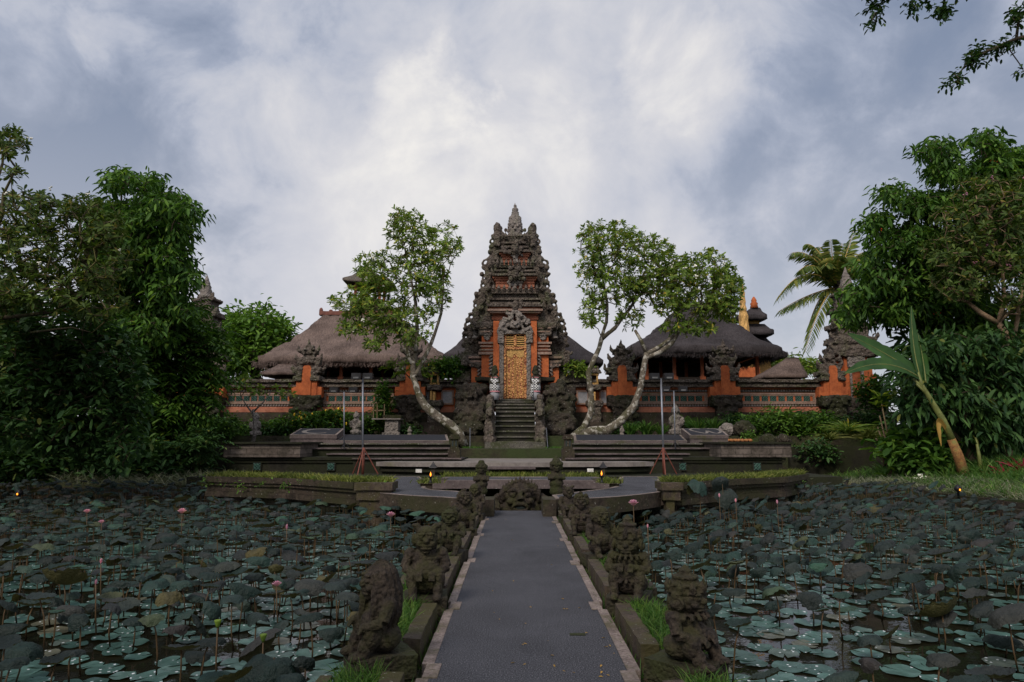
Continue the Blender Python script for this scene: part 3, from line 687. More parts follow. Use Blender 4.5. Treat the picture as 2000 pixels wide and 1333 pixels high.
# ---------------------------------------------------------------- stone figures along the path
def squat(b, head='crown', look=0., big=1., arms='knees', fat=1.):
    """squatting figure, facing +y, 0.8 m high"""
    E = b.ell
    E((0, -.02, .15), (.19 * fat, .16, .13)); E((0, .04, .27), (.165 * fat, .15, .14)); E((0, .0, .40), (.175, .125, .12))
    for s in (-1, 1):
        E((s * .15, .13, .20), (.075, .085, .12)); E((s * .14, .19, .09), (.055, .06, .10)); E((s * .13, .24, .03), (.055, .09, .045))
        E((s * .18, .0, .44), (.075, .08, .075)); b.tube([(s * .19, 0, .44), (s * .245, .06, .31)], [.062, .052], 8)
        hand = {'knees': (s * .16, .20, .27), 'chest': (s * .06, .18, .36), 'belly': (s * .07, .19, .25)}[arms]
        b.tube([(s * .245, .06, .31), hand], [.052, .036], 8); E(hand, (.045, .045, .04))
        for k in range(4): q = Vector(hand) + Vector((s * (-.03 + .02 * k), .035, -.012)); b.tube([q, q + Vector((0, .02, -.04))], [.011, .009], 5)
    b.tube([(0, .01, .46), (0, .03, .56)], [.075, .07], 8)
    hp = Vector((0, .03, .60)); rot = Matrix.Rotation(look, 3, 'Z'); hb = MB(); H = hb.ell
    H((0, 0, 0), (.135 * big, .13 * big, .125 * big)); H((0, .03, -.06), (.10 * big, .10, .07))
    for s in (-1, 1):
        H((s * .055, .115, .03), .034); H((s * .05, .12, .065), (.05, .03, .018)); H((s * .135 * big, .0, .0), (.03, .045, .065))
        H((s * .07, .10, -.035), (.04, .04, .035))
    H((0, .145, -.005), (.032, .035, .035)); H((0, .125, -.055), (.075, .03, .016)); H((0, .12, -.085), (.07, .032, .018)); H((0, .09, -.115), (.05, .04, .03))
    hair = MB(); K = hair.ell
    if head == 'crown':
        hair.lathe([(.13, .04), (.150, .055), (.150, .085), (.128, .095), (.128, .125), (.140, .135), (.138, .155), (.105, .165), (.100, .195), (.112, .205), (.108, .225), (.07, .235), (.055, .265), (.062, .275), (.03, .30), (.008, .33)], (0, -.015, 0), 20)
        for k in range(9):                                     # pointed leaves standing round the diadem
            an = 2 * PI * k / 9; c_ = Vector((.145 * math.sin(an), .145 * math.cos(an) - .015, .075)); hair.tube([c_, c_ * 1.08 + Vector((0, 0, .05)), c_ * 1.02 + Vector((0, 0, .12))], [.034, .030, .006], 6)
        for s in (-1, 1): K((s * .155, -.02, .05), (.035, .05, .05)); K((s * .17, -.03, -.03), (.035, .05, .045))
        K((0, -.09, -.04), (.13, .09, .14))
        for s in (-1, 1):                                     # round ear ornaments
            hair.tube([(s * .165, -.005 + .05 * math.cos(a), -.02 + .05 * math.sin(a)) for a in np.linspace(0, 2 * PI, 13)], .018, 6); K((s * .165, -.005, -.02), .022)
        for k in range(16): an = 2 * PI * k / 16; b.ell((.155 * math.sin(an), .02 + .135 * math.cos(an), .475), (.028, .028, .022), 8, 6); b.ell((.185 * math.sin(an), .02 + .165 * math.cos(an), .445), (.022, .022, .026), 8, 6)
        for k in range(18): an = 2 * PI * k / 18; b.ell((.19 * math.sin(an), .01 + .175 * math.cos(an), .19), (.022, .022, .028), 8, 6)
    if head == 'hair':
        for k in range(-5, 7): an = PI * k / 7; hair.tube([(0, -.02, .14), (.12 * math.sin(an), -.10 * math.cos(an) - .02, .06), (.16 * math.sin(an), -.14 * math.cos(an) - .03, -.08), (.17 * math.sin(an), -.16 * math.cos(an) - .02, -.25), (.15 * math.sin(an), -.15 * math.cos(an), -.38)], [.06, .06, .055, .045, .02], 7)
        K((0, -.03, .06), (.15, .14, .11))
    if head == 'horns':
        K((0, -.01, .08), (.13, .12, .06))
        for s in (-1, 1): hair.tube([(s * .07, 0, .09), (s * .12, 0, .14), (s * .17, .01, .15)], [.05, .04, .015], 7)
        K((0, -.08, -.05), (.13, .10, .16))
    if head == 'bald':
        K((0, -.02, .05), (.16, .15, .12)); K((0, -.06, -.06), (.15, .12, .12))
    if head == 'shaggy':
        for k in range(26): d = Vector((R.gauss(0, 1), R.gauss(-.4, .8), R.gauss(.3, 1))).normalized() * .13; K(d + Vector((0, -.03, .02)), (.05, .05, .05))
    b.add([hp + rot @ Vector(p) for p in hb.v], hb.f)
    hair.v = [tuple(hp + rot @ Vector(p)) for p in hair.v]
    return hair
def statue(label, loc, rotz, sx, sz, mat, seed, plinth=(.24, .26), **kw):
    t = thing('stone_statue', label, 'statue', (0, 0, 0), 'stone figures along the path'); b = MB(); hair = squat(b, **kw)
    R.seed(seed)
    off = Vector((seed * 3.1, seed * 1.7, 0))
    sculpt(b, 'figure', MT[mat], .008, .0025, 26, 0, t, local=True, grain=.007)
    sculpt(hair, 'headdress' if kw.get('head') in ('crown', 'horns') else 'hair', MT[mat], .008, .003, 30, 0, t, local=True, grain=.010, groove=(lambda p: -.010 * abs(math.sin(11 * math.atan2(p.x, -p.y) + 9 * p.z + 1.5 * noise.noise(p * 9)))) if kw.get('head') in ('hair', 'shaggy') else None)
    pl = MB(); pl.rbox(-plinth[0], plinth[0], -plinth[1], plinth[1], -.16, .03, .05, .018, 7, seed); pl.rbox(-plinth[0] + .02, plinth[0] - .02, -plinth[1] + .02, plinth[1] - .02, -1.1, -.14, .3, .02, 5, seed)
    pl.build('plinth', MT['statue_moss'], t, True, local=True)
    t.location = loc; t.rotation_euler = (0, 0, math.radians(rotz)); t.scale = (sx, sx, sz); return t
# rotation: 180 looks at the camera, 90 looks left over the pond, -90 right
statue('squat stone figure with long combed hair down its back, nearest on the left kerb', (-.95, 5.10, .10), 118, 0.80, 0.83, 'statue', 1, head='hair', big=1.12, arms='knees', fat=1.1)
statue('horned stone demon squatting second along the left kerb', (-.87, 6.95, .09), 186, 0.851, 0.912, 'statue', 2, head='horns', big=1.05, arms='belly', fat=1.15)
statue('shapeless stone figure overgrown with green moss, third along the left kerb', (-.86, 9.5, .09), 170, 0.798, 0.817, 'statue_moss', 3, head='shaggy', big=1.0, arms='chest')
statue('dark stone figure with shaggy head, fourth along the left kerb', (-.86, 12.0, .09), 190, 0.821, 0.877, 'statue', 4, head='shaggy', big=1.05, arms='knees')
statue('small dark stone figure farthest along the left kerb, by the stone walkway end', (-.80, 14.3, .09), 175, 0.760, 0.817, 'statue', 5, head='bald', big=1.05, arms='belly')
statue('stone figure with curled headdress and collar, nearest on the right kerb', (1.18, 4.95, .10), 228, 0.82, 0.69, 'statue', 6, head='crown', big=1.12, arms='belly', fat=1.15)
statue('pot-bellied stone figure with curly crown, second along the right kerb', (1.12, 6.95, .09), 160, 0.821, 0.843, 'statue', 7, head='crown', big=1.1, arms='chest', fat=1.2)
statue('round-headed bald stone figure, third along the right kerb', (1.13, 9.3, .09), 200, 0.798, 0.843, 'statue', 8, head='bald', big=1.12, arms='knees', fat=1.1)
statue('brown stone figure with folded arms, fourth along the right kerb', (1.09, 11.4, .09), 170, 0.775, 0.860, 'statue', 9, head='shaggy', big=1.0, arms='chest')
statue('small horned stone figure farthest along the right kerb', (1.06, 13.8, .09), 185, 0.722, 0.817, 'statue', 10, head='horns', big=1.0, arms='belly')

# the giant head at the end of the path
def giant_head():
    c = P(1016, 993, 16.75); t = thing('giant_stone_head', 'giant stone demon head with open mouth and leafy crown at the path end', 'statue', (c.x, c.y, -.1))
    b = MB(); E = b.ell
    E((0, .1, .36), (.40, .30, .40)); E((0, -.08, .20), (.30, .22, .26)); E((0, .1, .05), (.55, .3, .25))
    for s in (-1, 1):
        E((s * .17, -.19, .42), (.085, .08, .075)); b.tube([(s * .05, -.22, .50), (s * .18, -.24, .54), (s * .31, -.14, .48)], [.04, .05, .03], 7)
        E((s * .22, -.18, .26), (.11, .10, .09)); E((s * .43, .05, .36), (.08, .10, .16))
        b.tube([(s * .5, .15, .30), (s * .68, .0, .22), (s * .62, -.18, .12)], [.14, .12, .09], 8); E((s * .58, -.22, .17), (.10, .09, .12))
        for k in range(4): b.tube([(s * (.50 + .05 * k), -.29, .22), (s * (.50 + .05 * k), -.33, .12), (s * (.50 + .05 * k), -.30, .04)], [.022, .022, .015], 6)
    b.tube([(0, -.20, .56), (0, -.29, .42), (0, -.33, .31)], [.05, .065, .085], 9)
    for s in (-1, 1): E((s * .075, -.29, .29), (.05, .055, .045))
    ring = [(.17 * math.cos(a), -.30 - .02 * math.sin(a), .13 + .085 * math.sin(a)) for a in np.linspace(0, 2 * PI, 17)]
    b.tube(ring, [.042] * 17, 7); E((0, -.26, -.02), (.17, .10, .07))
    sculpt(b, 'head', MT['statue'], .018, .022, 13, 0, t, local=True, grain=.022)
    b = MB(); b.ell((0, -.255, .13), (.15, .05, .075), 12, 8); b.build('mouth', MT['tile_dark'], t, True, local=True)
    b = MB()
    for r_, n, z0, sz in ((.40, 13, .60, .2), (.47, 15, .50, .18)):
        for k in range(n):
            a = PI * (k + .5) / n - PI / 2; x = r_ * math.sin(a); z = z0 + .16 * math.cos(a) - .12 * abs(math.sin(a))
            b.tube([(x * .9, .02, z - .12), (x, -.04, z), (x * 1.08, -.0, z + sz * .62)], [.05, .045, .008], 6)
    sculpt(b, 'leaf_crown', MT['statue'], .02, .014, 14, 0, t, local=True, grain=.01)
    return t
giant_head()

# ---------------------------------------------------------------- lotus
def blade_mesh(k):
    r = random.Random(40 + k); b = MB(); nr, ns = 7, 32; droop = r.uniform(.5, 1.1); fold = r.uniform(.1, .5) if k % 3 else r.uniform(.6, .95)
    ph = [r.uniform(0, 6.3) for _ in range(4)]; cup = r.uniform(.05, .14); bowl = k in (2, 7, 5); vs = [(0, 0, -.05)]
    for j in range(1, nr + 1):
        q = j / nr
        for i in range(ns):
            a = 2 * PI * i / ns; rr = q * (1 + .09 * math.sin(2 * a + ph[0]) + .06 * q * math.sin(5 * a + ph[1]) + .05 * q * math.sin(11 * a + ph[3]))
            x, y = rr * math.cos(a), rr * math.sin(a)
            if bowl: z = .5 * q ** 2 - .05 + .09 * q ** 2 * math.sin(4 * a + ph[2])
            else:
                z = -droop * max(0, q - .35) ** 1.6 * 1.1 + cup * math.exp(-((q - .4) / .3) ** 2) - .05 - fold * abs(y) ** 1.4 * .75
                z += q ** 2 * (.10 * math.sin(6 * a + ph[2]) + .12 * math.sin(3 * a + ph[3]) + .05 * math.sin(9 * a + ph[0]))
            z += .05 * q * (1 if i % 2 else -1); z -= 1.6 * max(0, q - .72) ** 2 * (1.2 + math.sin(2 * a + ph[1])) * (0 if bowl else 2.2)
            vs.append((x * (1 - .12 * droop * q), y * (1 - .25 * fold * q), z))
    fs = [(0, 1 + i, 1 + (i + 1) % ns) for i in range(ns)]
    for j in range(nr - 1):
        for i in range(ns): a0 = 1 + j * ns + i; a1 = 1 + j * ns + (i + 1) % ns; fs.append((a0, a0 + ns, a1 + ns, a1))
    b.add(vs, fs); return b
def pad_mesh(k):
    r = random.Random(90 + k); b = MB(); ns = 22; vs = [(0, 0, .012)]; g = r.uniform(.12, .2); ph = r.uniform(0, 6)
    for q in (.55, 1.):
        for i in range(ns + 1):
            a = g + (2 * PI - 2 * g * (.3 + .7 * q)) * i / ns; vs.append((q * math.cos(a) * (1 + .03 * math.sin(3 * a + ph)), q * math.sin(a), .012 + (.03 if q == 1 else 0) * abs(math.sin(2 * a + ph)) ** 3))
    n = ns + 1; fs = [(0, 1 + i, 2 + i) for i in range(ns)] + [(1 + i, 1 + i + n, 2 + i + n, 2 + i) for i in range(ns)]
    b.add(vs, fs); return b
BL = [blade_mesh(k) for k in range(10)]; PD = [pad_mesh(k) for k in range(4)]
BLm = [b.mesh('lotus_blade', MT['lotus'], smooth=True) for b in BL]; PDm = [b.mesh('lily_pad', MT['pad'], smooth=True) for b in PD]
def stalk_mesh():
    b = MB(); b.tube([(0, 0, 0), (.02, .012, .35), (.016, .018, .7), (0, 0, 1)], [.0085, .0075, .007, .006], 5); return b
SK = stalk_mesh(); SKm = SK.mesh('lotus_stalk', MT['stalk'], smooth=True)
def in_pond(x, y):
    if y > 24.2 and abs(x) > 4: return False
    if y > 15.6 and -2.6 < x < 3.0: return False
    if -1.42 < x < 1.65: return False
    if -8.9 < x < 9.4 and y > 17.4 + max(0, abs(x) - 2.5) * .62: return False
    return -16.8 < x < 13.0 and y > 3.2
def in_view(x, y, m=1.03): return abs(x / y) < .756 * m
def scatter(n, rmin, seed, dens):
    r = random.Random(seed); out = []; cell = {}
    tries = 0
    while len(out) < n and tries < n * 60:
        tries += 1; x, y = r.uniform(-17, 13.2), r.uniform(3.3, 24.3)
        if not in_pond(x, y) or not in_view(x, y, 1.08) or r.random() > dens(x, y): continue
        k = (int(x / rmin), int(y / rmin)); bad = False
        for i in (-1, 0, 1):
            for j in (-1, 0, 1):
                for q in cell.get((k[0] + i, k[1] + j), ()):
                    if (q[0] - x) ** 2 + (q[1] - y) ** 2 < rmin * rmin: bad = True
        if bad: continue
        cell.setdefault(k, []).append((x, y)); out.append((x, y))
    return out
def ldens(x, y):
    if x < 0: return 1. if y > 7 else .42
    return (.95 if y > 15 else .55 if y > 9 else .28)
LEAFP = scatter(2150, .175, 3, ldens); LEAFP.sort(key=lambda p: p[1])
PADP = scatter(3100, .18, 4, lambda x, y: (1. if x < 0 else .9 if y > 10 else .62) * (.5 + .6 * (noise.noise(Vector((x * .8, y * .8, 0))) > -.25))); PADP.sort(key=lambda p: p[1])
def leaf_pose(x, y, r):
    s = r.uniform(.095, .165) * (1.3 if r.random() < .08 else 1); h = r.uniform(.18, .55) if y < 20 else r.uniform(.3, .75)
    tilt = abs(r.gauss(0, .2)) if x < 0 else r.uniform(.08, .55); az = r.uniform(0, 6.3) if x < 0 else r.gauss(PI * 1.0, .6)
    ax = Vector((-math.sin(az), math.cos(az), 0))
    if r.random() < .09: tilt = r.uniform(.5, 1.1)
    m = Matrix.Rotation(tilt, 4, ax) @ Matrix.Rotation(r.gauss(0, .5) + (PI if r.random() < .5 else 0), 4, 'Z') @ Matrix.Diagonal((s * r.uniform(.9, 1.2), s * r.uniform(.6, .9), s * r.uniform(.34, .62), 1))
    return s, h, m
rr = random.Random(21); mb_leaf = MB(); mb_stk = MB()
for i, (x, y) in enumerate(LEAFP):
    s, h, m = leaf_pose(x, y, rr); k = rr.randrange(10)
    if i < 300:
        lab = 'drooping grey-green lotus leaf on its stalk in the left pond' if x < 0 else 'tilted grey-green lotus leaf on its stalk in the right pond'
        t = thing('lotus_leaf', lab, 'lotus leaf', (x, y, WZ), 'raised lotus leaves in the left pond' if x < 0 else 'raised lotus leaves in the right pond')
        o = link('blade', BLm[k], t); o.matrix_local = Matrix.Translation((0, 0, h)) @ m
        st = link('stalk', SKm, t); lx, ly = rr.uniform(-.16, .16) * h, rr.uniform(-.16, .16) * h
        dv = Vector((-lx, -ly, h - .05 * s)); st.location = (lx, ly, 0); st.rotation_euler = dv.to_track_quat('Z', 'Y').to_euler(); st.scale = (1, 1, dv.length)
    else:
        M = Matrix.Translation((x, y, WZ + h)) @ m; mb_leaf.add([M @ Vector(p) for p in BL[k].v], BL[k].f)
        mb_stk.tube([(x + rr.uniform(-.05, .05), y, WZ - .02), (x, y, WZ + h - .05 * s)], .007, 4, False)
stuff(mb_leaf.build('lotus_leaves', MT['lotus'], smooth=True)); stuff(mb_stk.build('lotus_stalks', MT['stalk']))
mb_pad = MB()
for i, (x, y) in enumerate(PADP):
    s = rr.uniform(.10, .165); k = rr.randrange(4); M = Matrix.Translation((x, y, WZ + .003 + rr.uniform(0, .010))) @ Matrix.Rotation(rr.uniform(0, 6.3), 4, 'Z') @ Matrix.Rotation(rr.uniform(-.02, .02), 4, 'X') @ Matrix.Diagonal((s, s, .35, 1))
    if i < 300:
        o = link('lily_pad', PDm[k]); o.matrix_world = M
        fin(o, 'flat round green pad floating on the left pond' if x < 0 else 'flat round green pad floating on the right pond', 'lily pad', 'floating pads in the left pond' if x < 0 else 'floating pads in the right pond')
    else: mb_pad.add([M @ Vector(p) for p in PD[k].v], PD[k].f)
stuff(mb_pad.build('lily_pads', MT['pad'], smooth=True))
def lotus_flower(px, py, z, label, opened=True, size=.1, mat='pink_petal'):
    p = G(px, py, z); t = thing('lotus_flower', label, 'lotus flower', (p.x, p.y, WZ)); h = z - WZ
    MB().tube([(.04, .02, -.02), (.01, .02, h * .5), (0, 0, h)], [.008, .007, .006], 5).build('stalk', MT['stalk'], t, True, local=True)
    b = MB(); bs = []; ds = []; Ls = []
    for ring, (n, el) in enumerate(((8, .55), (7, .95), (5, 1.25)) if opened else ((5, 1.42), (4, 1.5))):
        for i in range(n): a = 2 * PI * (i + .5 * ring) / n; d = (math.cos(a) * math.cos(el), math.sin(a) * math.cos(el), math.sin(el)); bs.append((d[0] * .015, d[1] * .015, h)); ds.append(d); Ls.append(size)
    bs, ds = np.array(bs), np.array(ds); nn = nrm(np.stack([-ds[:, 0], -ds[:, 1], np.full(len(ds), .6)], 1))
    v, f = leaves_arrays(bs, ds, nn, np.array(Ls), np.array(Ls) * (.62 if opened else .5), -.1, .22)
    b.add(v, [tuple(x) for x in f]); b.build('bloom', MT[mat], t, True, local=True)
for px, py, z, lab, op, sz in [
    (355, 1003, .28, 'open pink lotus flower above the leaves of the left pond, nearer the middle', True, .17), (170, 1002, .25, 'pale pink lotus flower near the far side of the left pond', True, .13),
    (198, 1022, .22, 'small deep pink lotus flower low among dark leaves, left pond', True, .10), (763, 1010, .25, 'open pink lotus flower by the stone statues of the left kerb', True, .17),
    (560, 1035, .2, 'closed pink lotus bud in the middle of the left pond', False, .15), (197, 1102, .1, 'closed pink lotus bud on a tall stalk over the left pond', False, .12),
    (187, 1143, .08, 'bright magenta lotus bud beside a large olive leaf', False, .10), (540, 1145, .05, 'faded pink lotus flower among dark leaves of the left pond', True, .10),
    (1237, 988, .45, 'open pink lotus flower standing over the right pond near the walkway', True, .20), (1265, 1032, .25, 'closed pink lotus bud beside the right kerb statues', False, .11),
    (1405, 972, .45, 'tall closed pale pink lotus bud under a round leaf, right pond', False, .15), (1437, 982, .4, 'closed pale pink lotus bud before the mossy planter', False, .14),
    (1518, 985, .35, 'pale pink lotus bud near the far corner of the right pond', False, .15)]:
    lotus_flower(px, py, z, lab, op, sz * .52)
def seed_pod(px, py, z, label):
    p = G(px, py, z); t = thing('lotus_seed_pod', label, 'seed pod', (p.x, p.y, WZ)); h = z - WZ
    MB().tube([(.03, 0, -.02), (0, .01, h * .5), (0, 0, h)], [.008, .007, .006], 5).build('stalk', MT['stalk'], t, True, local=True)
    MB().lathe([(.006, h - .02), (.016, h), (.026, h + .03), (.028, h + .042), (.02, h + .045)], (0, 0, 0), 10).build('pod', MT['frangi'], t, True, local=True)
seed_pod(425, 1222, .10, 'green lotus seed pod on a tall stalk, left pond'); seed_pod(514, 1250, .02, 'lotus seed pod with rusty base beside a big folded leaf')
# single leaves the eye picks out
def big_leaf(px, py, z, s, k, tilt, az, label):
    p = G(px, py, z); t = thing('lotus_leaf', label, 'lotus leaf', (p.x, p.y, WZ)); o = link('blade', BLm[k], t)
    o.matrix_local = Matrix.Translation((0, 0, z - WZ)) @ Matrix.Rotation(tilt, 4, Vector((-math.sin(az), math.cos(az), 0))) @ Matrix.Diagonal((s, s, s, 1))
    st = link('stalk', SKm, t); st.scale = (1, 1, z - WZ)
big_leaf(535, 1285, -.05, .25, 3, .1, 0, 'big folded lotus leaf like two wings, nearest in the left pond')
big_leaf(1420, 958, .55, .25, 1, .35, -PI / 2, 'round lotus leaf facing the path in front of the mossy planter'); big_leaf(1410, 935, .8, .20, 0, .9, -PI / 2, 'heart-shaped lotus leaf standing tallest over the mossy planter')
big_leaf(1365, 940, .75, .22, 3, .3, 0, 'wavy lotus leaf lying against the right planter top'); big_leaf(1565, 1000, .2, .24, 5, .12, -PI / 2, 'flat round teal lotus leaf near the corner of the right pond')
big_leaf(125, 1140, .0, .25, 2, .35, PI / 2, 'large upturned olive lotus leaf showing its underside'); big_leaf(1840, 1200, -.1, .22, 2, .5, PI * .7, 'large upturned brown lotus leaf in the right pond')
# ---------------------------------------------------------------- cross walkway, pool rim, planters
def px_poly(pts, z): return [(G(x, y, z).x, G(x, y, z).y) for x, y in pts]
CZ = .33
def walkway():
    L = [(948, 968), (940, 975), (920, 976), (860, 972), (800, 969), (742, 964), (742, 931.5), (818, 931.5), (842, 943), (829, 953), (843, 957), (890, 960)]
    Rr = [(1290, 931.5), (1290, 962), (1260, 966), (1210, 971), (1160, 974), (1085, 976), (1078, 968), (1150, 959), (1185, 955), (1203, 951), (1195, 943), (1215, 931.5)]
    for pts, ccw in ((L, 1), (Rr, 1)):
        poly = px_poly(pts, CZ)
        ar = sum(poly[i][0] * poly[(i + 1) % len(poly)][1] - poly[(i + 1) % len(poly)][0] * poly[i][1] for i in range(len(poly)))
        if ar < 0: poly = poly[::-1]
        b = MB(); b.slab(poly, CZ - .34, CZ); structure(b.build('path', MT['planter']))
        b = MB(); b.slab(poly, CZ + .001, CZ + .006); structure(b.build('path', MT['asphalt']))
        n = len(poly); bd = MB()                            # pale border along the edges towards the water
        cen = Vector((sum(p[0] for p in poly) / n, sum(p[1] for p in poly) / n))
        for i in range(n):
            a, c = Vector(poly[i]), Vector(poly[(i + 1) % n])
            if a.y > 27 and c.y > 27: continue
            d = (c - a).normalized(); q = Vector((-d.y, d.x))
            w_ = .10
            bd.hexa([(*(a), CZ + .004), (*(c), CZ + .004), (*(c + q * w_), CZ + .004), (*(a + q * w_), CZ + .004), (*(a), CZ + .012), (*(c), CZ + .012), (*(c + q * w_), CZ + .012), (*(a + q * w_), CZ + .012)])
        structure(bd.build('path_border', MT['border']))
    # strip of paving at the back that joins the two wings, in front of the stage
    b = MB(); a, c = G(818, 931.5, CZ), G(1215, 931.5, CZ); b.box(-11.5, 11.5, a.y + .02, 32.3, -1.3, CZ - .01); structure(b.build('path', MT['stepriser']))
    # stone ends where the walkway meets the head
    for px in (953, 1072):
        p = G(px, 976, CZ); o = MB().box(p.x - .14, p.x + .14, p.y - .3, p.y + .55, -1.2, CZ + .02).build('stone_pier', MT['planter'], loc=(p.x, p.y, 0))
        fin(o, 'square stone pier with pale cap at the walkway end, %s of the giant head' % ('left' if px < 1000 else 'right'), 'pier')
    for px, py in ((705, 975), (1322, 975), (880, 982), (1150, 982), (770, 975), (1235, 975)):
        p = G(px, py - 8, 0.); o = MB().rbox(p.x - .25, p.x + .25, p.y + .25, p.y + .75, -1.4, -.02, .2, .03, 3).build('stone_support', MT['planter'], loc=(p.x, p.y, -1.4))
        fin(o, 'rough stone support under the walkway, standing in dark water', 'pier', 'stone supports under the walkway')
walkway()
def pool_rim():
    z = .50
    t = thing('pool_rim', 'low octagonal stone rim with black top and pale edging around the small pool', 'wall', (P(1010, 940, 20).x, 20.5, CZ))
    out = px_poly([(845, 939), (1190, 939), (1165, 931.5), (870, 931.5)], z); b = MB()
    b.slab(out, z - .22, z); b.build('rim_wall', MT['slabedge'], t)
    ins = px_poly([(862, 937.6), (1172, 937.6), (1156, 932.4), (880, 932.4)], z); b = MB(); b.slab(ins, z + .001, z + .006); b.build('black_top', MT['asphalt'], t)
    b = MB(); q = px_poly([(955, 938.6), (1070, 938.6), (1066, 931.8), (960, 931.8)], z + .006)
    for u, v in ((0, .16), (.84, 1.)): b.slab([(q[0][0] + (q[1][0] - q[0][0]) * 0, q[0][1] + (q[3][1] - q[0][1]) * u), (q[1][0], q[0][1] + (q[3][1] - q[0][1]) * u), (q[1][0], q[0][1] + (q[3][1] - q[0][1]) * v), (q[0][0], q[0][1] + (q[3][1] - q[0][1]) * v)], z + .007, z + .012)
    b.build('pale_band', MT['border'], t)
    b = MB()
    for px in (843, 1187):
        p = G(px, 951, CZ); b.box(p.x - .32, p.x + .32, p.y + .05, p.y + .8, -.9, z - .10); b.box(p.x - .38, p.x + .38, p.y, p.y + .86, z - .10, z + .015)
    b.build('end_block', MT['planter'], t)
    x0, x1 = out[0][0], out[1][0]; y0 = out[3][1]
    b = MB(); b.box(x0 - .1, x1 + .1, y0 + .02, y0 + .7, -.9, z - .02); b.build('grass_bed', MT['soil'], t)
    n = 1500; pts = np.stack([NR.uniform(x0, x1, n), NR.uniform(y0 + .02, y0 + .5, n), np.full(n, z - .03)], 1)
    grass('grass', pts, .20, 'grass', .012, .4)
    pts = []
    for px in (838, 1193):
        p = G(px, 945, z); m = 160; pts.append(np.stack([p.x + NR.normal(size=m) * .16, p.y + .3 + NR.normal(size=m) * .14, np.full(m, z)], 1))
    grass('grass', np.concatenate(pts), .2, 'grass', .012, .6)
pool_rim()
def planter(side):
    z = .57
    if side < 0: pts = [(402, 931), (560, 934.5), (694, 943), (768, 942.5)]; end = (694, 768)
    else: pts = [(1290, 942.5), (1332, 943), (1440, 936), (1534, 932), (1576, 926)]; end = (1290, 1332)
    fr = [G(x, y, z) for x, y in pts]; mid = fr[len(fr) // 2]
    t = thing('stone_planter', 'long mossy stone planter wall topped with clipped grass, %s of the path' % ('left' if side < 0 else 'right'), 'planter', (mid.x, mid.y, .2), 'mossy planters over the pond')
    b = MB(); soil = MB(); gp = []
    for i in range(len(fr) - 1):
        a, c = fr[i], fr[i + 1]; d = (c - a); d.z = 0; d.normalize(); q = Vector((-d.y, d.x, 0)); 
        if q.y < 0: q = -q
        for z0, z1, o0, o1 in ((.42, .57, -.06, .75), (.33, .415, -.0, .7), (.17, .325, .07, .7), (.02, .165, .02, .72), (-.12, .015, .22, .6)):
            A, B = a + q * o0, c + q * o0; Cc, D = c + q * o1, a + q * o1
            b.hexa([(A.x, A.y, z0), (B.x, B.y, z0), (Cc.x, Cc.y, z0), (D.x, D.y, z0), (A.x, A.y, z1), (B.x, B.y, z1), (Cc.x, Cc.y, z1), (D.x, D.y, z1)])
        n = int((c - a).length * 480); u = NR.random(n).reshape(-1, 1); vv = NR.uniform(.0, .65, n).reshape(-1, 1)
        gp.append(np.array(a) * (1 - u) + np.array(c) * u + np.array(q) * vv + np.array([0, 0, .005]))
    b.build('wall', MT['planter'], t)
    e0, e1 = G(end[0], 943.5, z), G(end[1], 943.5, z); b = MB()
    xa, xb = min(e0.x, e1.x), max(e0.x, e1.x)
    b.rbox(xa, xb, e0.y - .12, e0.y + .7, .40, .575, .15, .012, 4); b.rbox(xa + .05, xb - .05, e0.y - .06, e0.y + .65, .16, .41, .15, .015, 4); b.rbox(xa + .12, xb - .2, e0.y, e0.y + .6, -.9, .17, .2, .02, 4)
    b.build('end_block', MT['kerb'], t)
    grass('grass', np.concatenate(gp), .19, 'grass', .012, .8)
    k = 26
    v = [np.array(fr[0]) * (1 - u) + np.array(fr[-1]) * u + np.array([NR.normal() * .1, -.12, -.18 + NR.normal() * .1]) for u in NR.random(k)]
    tips = np.array(v); vv, f = cluster_leaves(tips, np.tile(np.array([0, -.7, .2]), (k, 1)), 'spray', .10); 
    link('foliage', quads_mesh('foliage', vv, f, MT['bright'], ORG[t]), t)
planter(-1); planter(1)
def oil_lamp(px, py, label):
    p = G(px, 945, .6); c = P(px, py, p.y + .35); t = thing('oil_lamp', label, 'lamp', (c.x, c.y, .6), 'oil lamps on the pool rim'); h = c.z - .6
    MB().lathe([(.06, 0), (.03, .02), (.025, h * .7), (.05, h * .8), (.055, h * .95)], (0, 0, 0), 8).build('stem', MT['blacksteel'], t, True, local=True)
    MB().lathe([(.008, h * .95), (.018, h + .02), (.017, h + .04), (.008, h + .07), (.001, h + .10)], (0, 0, 0), 8).build('flame', MT['flame'], t, True, local=True)
oil_lamp(841, 930, 'small burning oil lamp on the left end of the pool rim'); oil_lamp(1175, 928, 'small burning oil lamp on the right end of the pool rim')
def roof_lantern(px, label):
    p = P(px, 914, 24.6); t = thing('stone_lantern', label, 'lantern', (p.x, p.y, CZ), 'little roofed lanterns before the stage'); h = p.z - CZ
    MB().box(-.06, .06, -.06, .06, 0, h).build('post', MT['darkbark'], t, local=True); MB().lathe([(.19, h), (.17, h + .03), (.08, h + .12), (.01, h + .22)], (0, 0, 0), 4).build('roof', MT['blacksteel'], t, local=True)
roof_lantern(846, 'dark little roofed lantern behind the left oil lamp'); roof_lantern(1178, 'dark little roofed lantern behind the right oil lamp')
def ground_lamp(px, py, z, label, mat='flame'):
    p = G(px, py, z); t = thing('garden_lamp', label, 'lamp', p); MB().lathe([(.03, -.1), (.035, .1), (.09, .14), (.10, .20), (.05, .28), (.01, .3)], (0, 0, 0), 8).build('housing', MT['blacksteel'], t, True, local=True)
    MB().ell((0, -.09, .16), (.022, .022, .03), 8, 6).build('bulb', MT[mat], t, True, local=True)
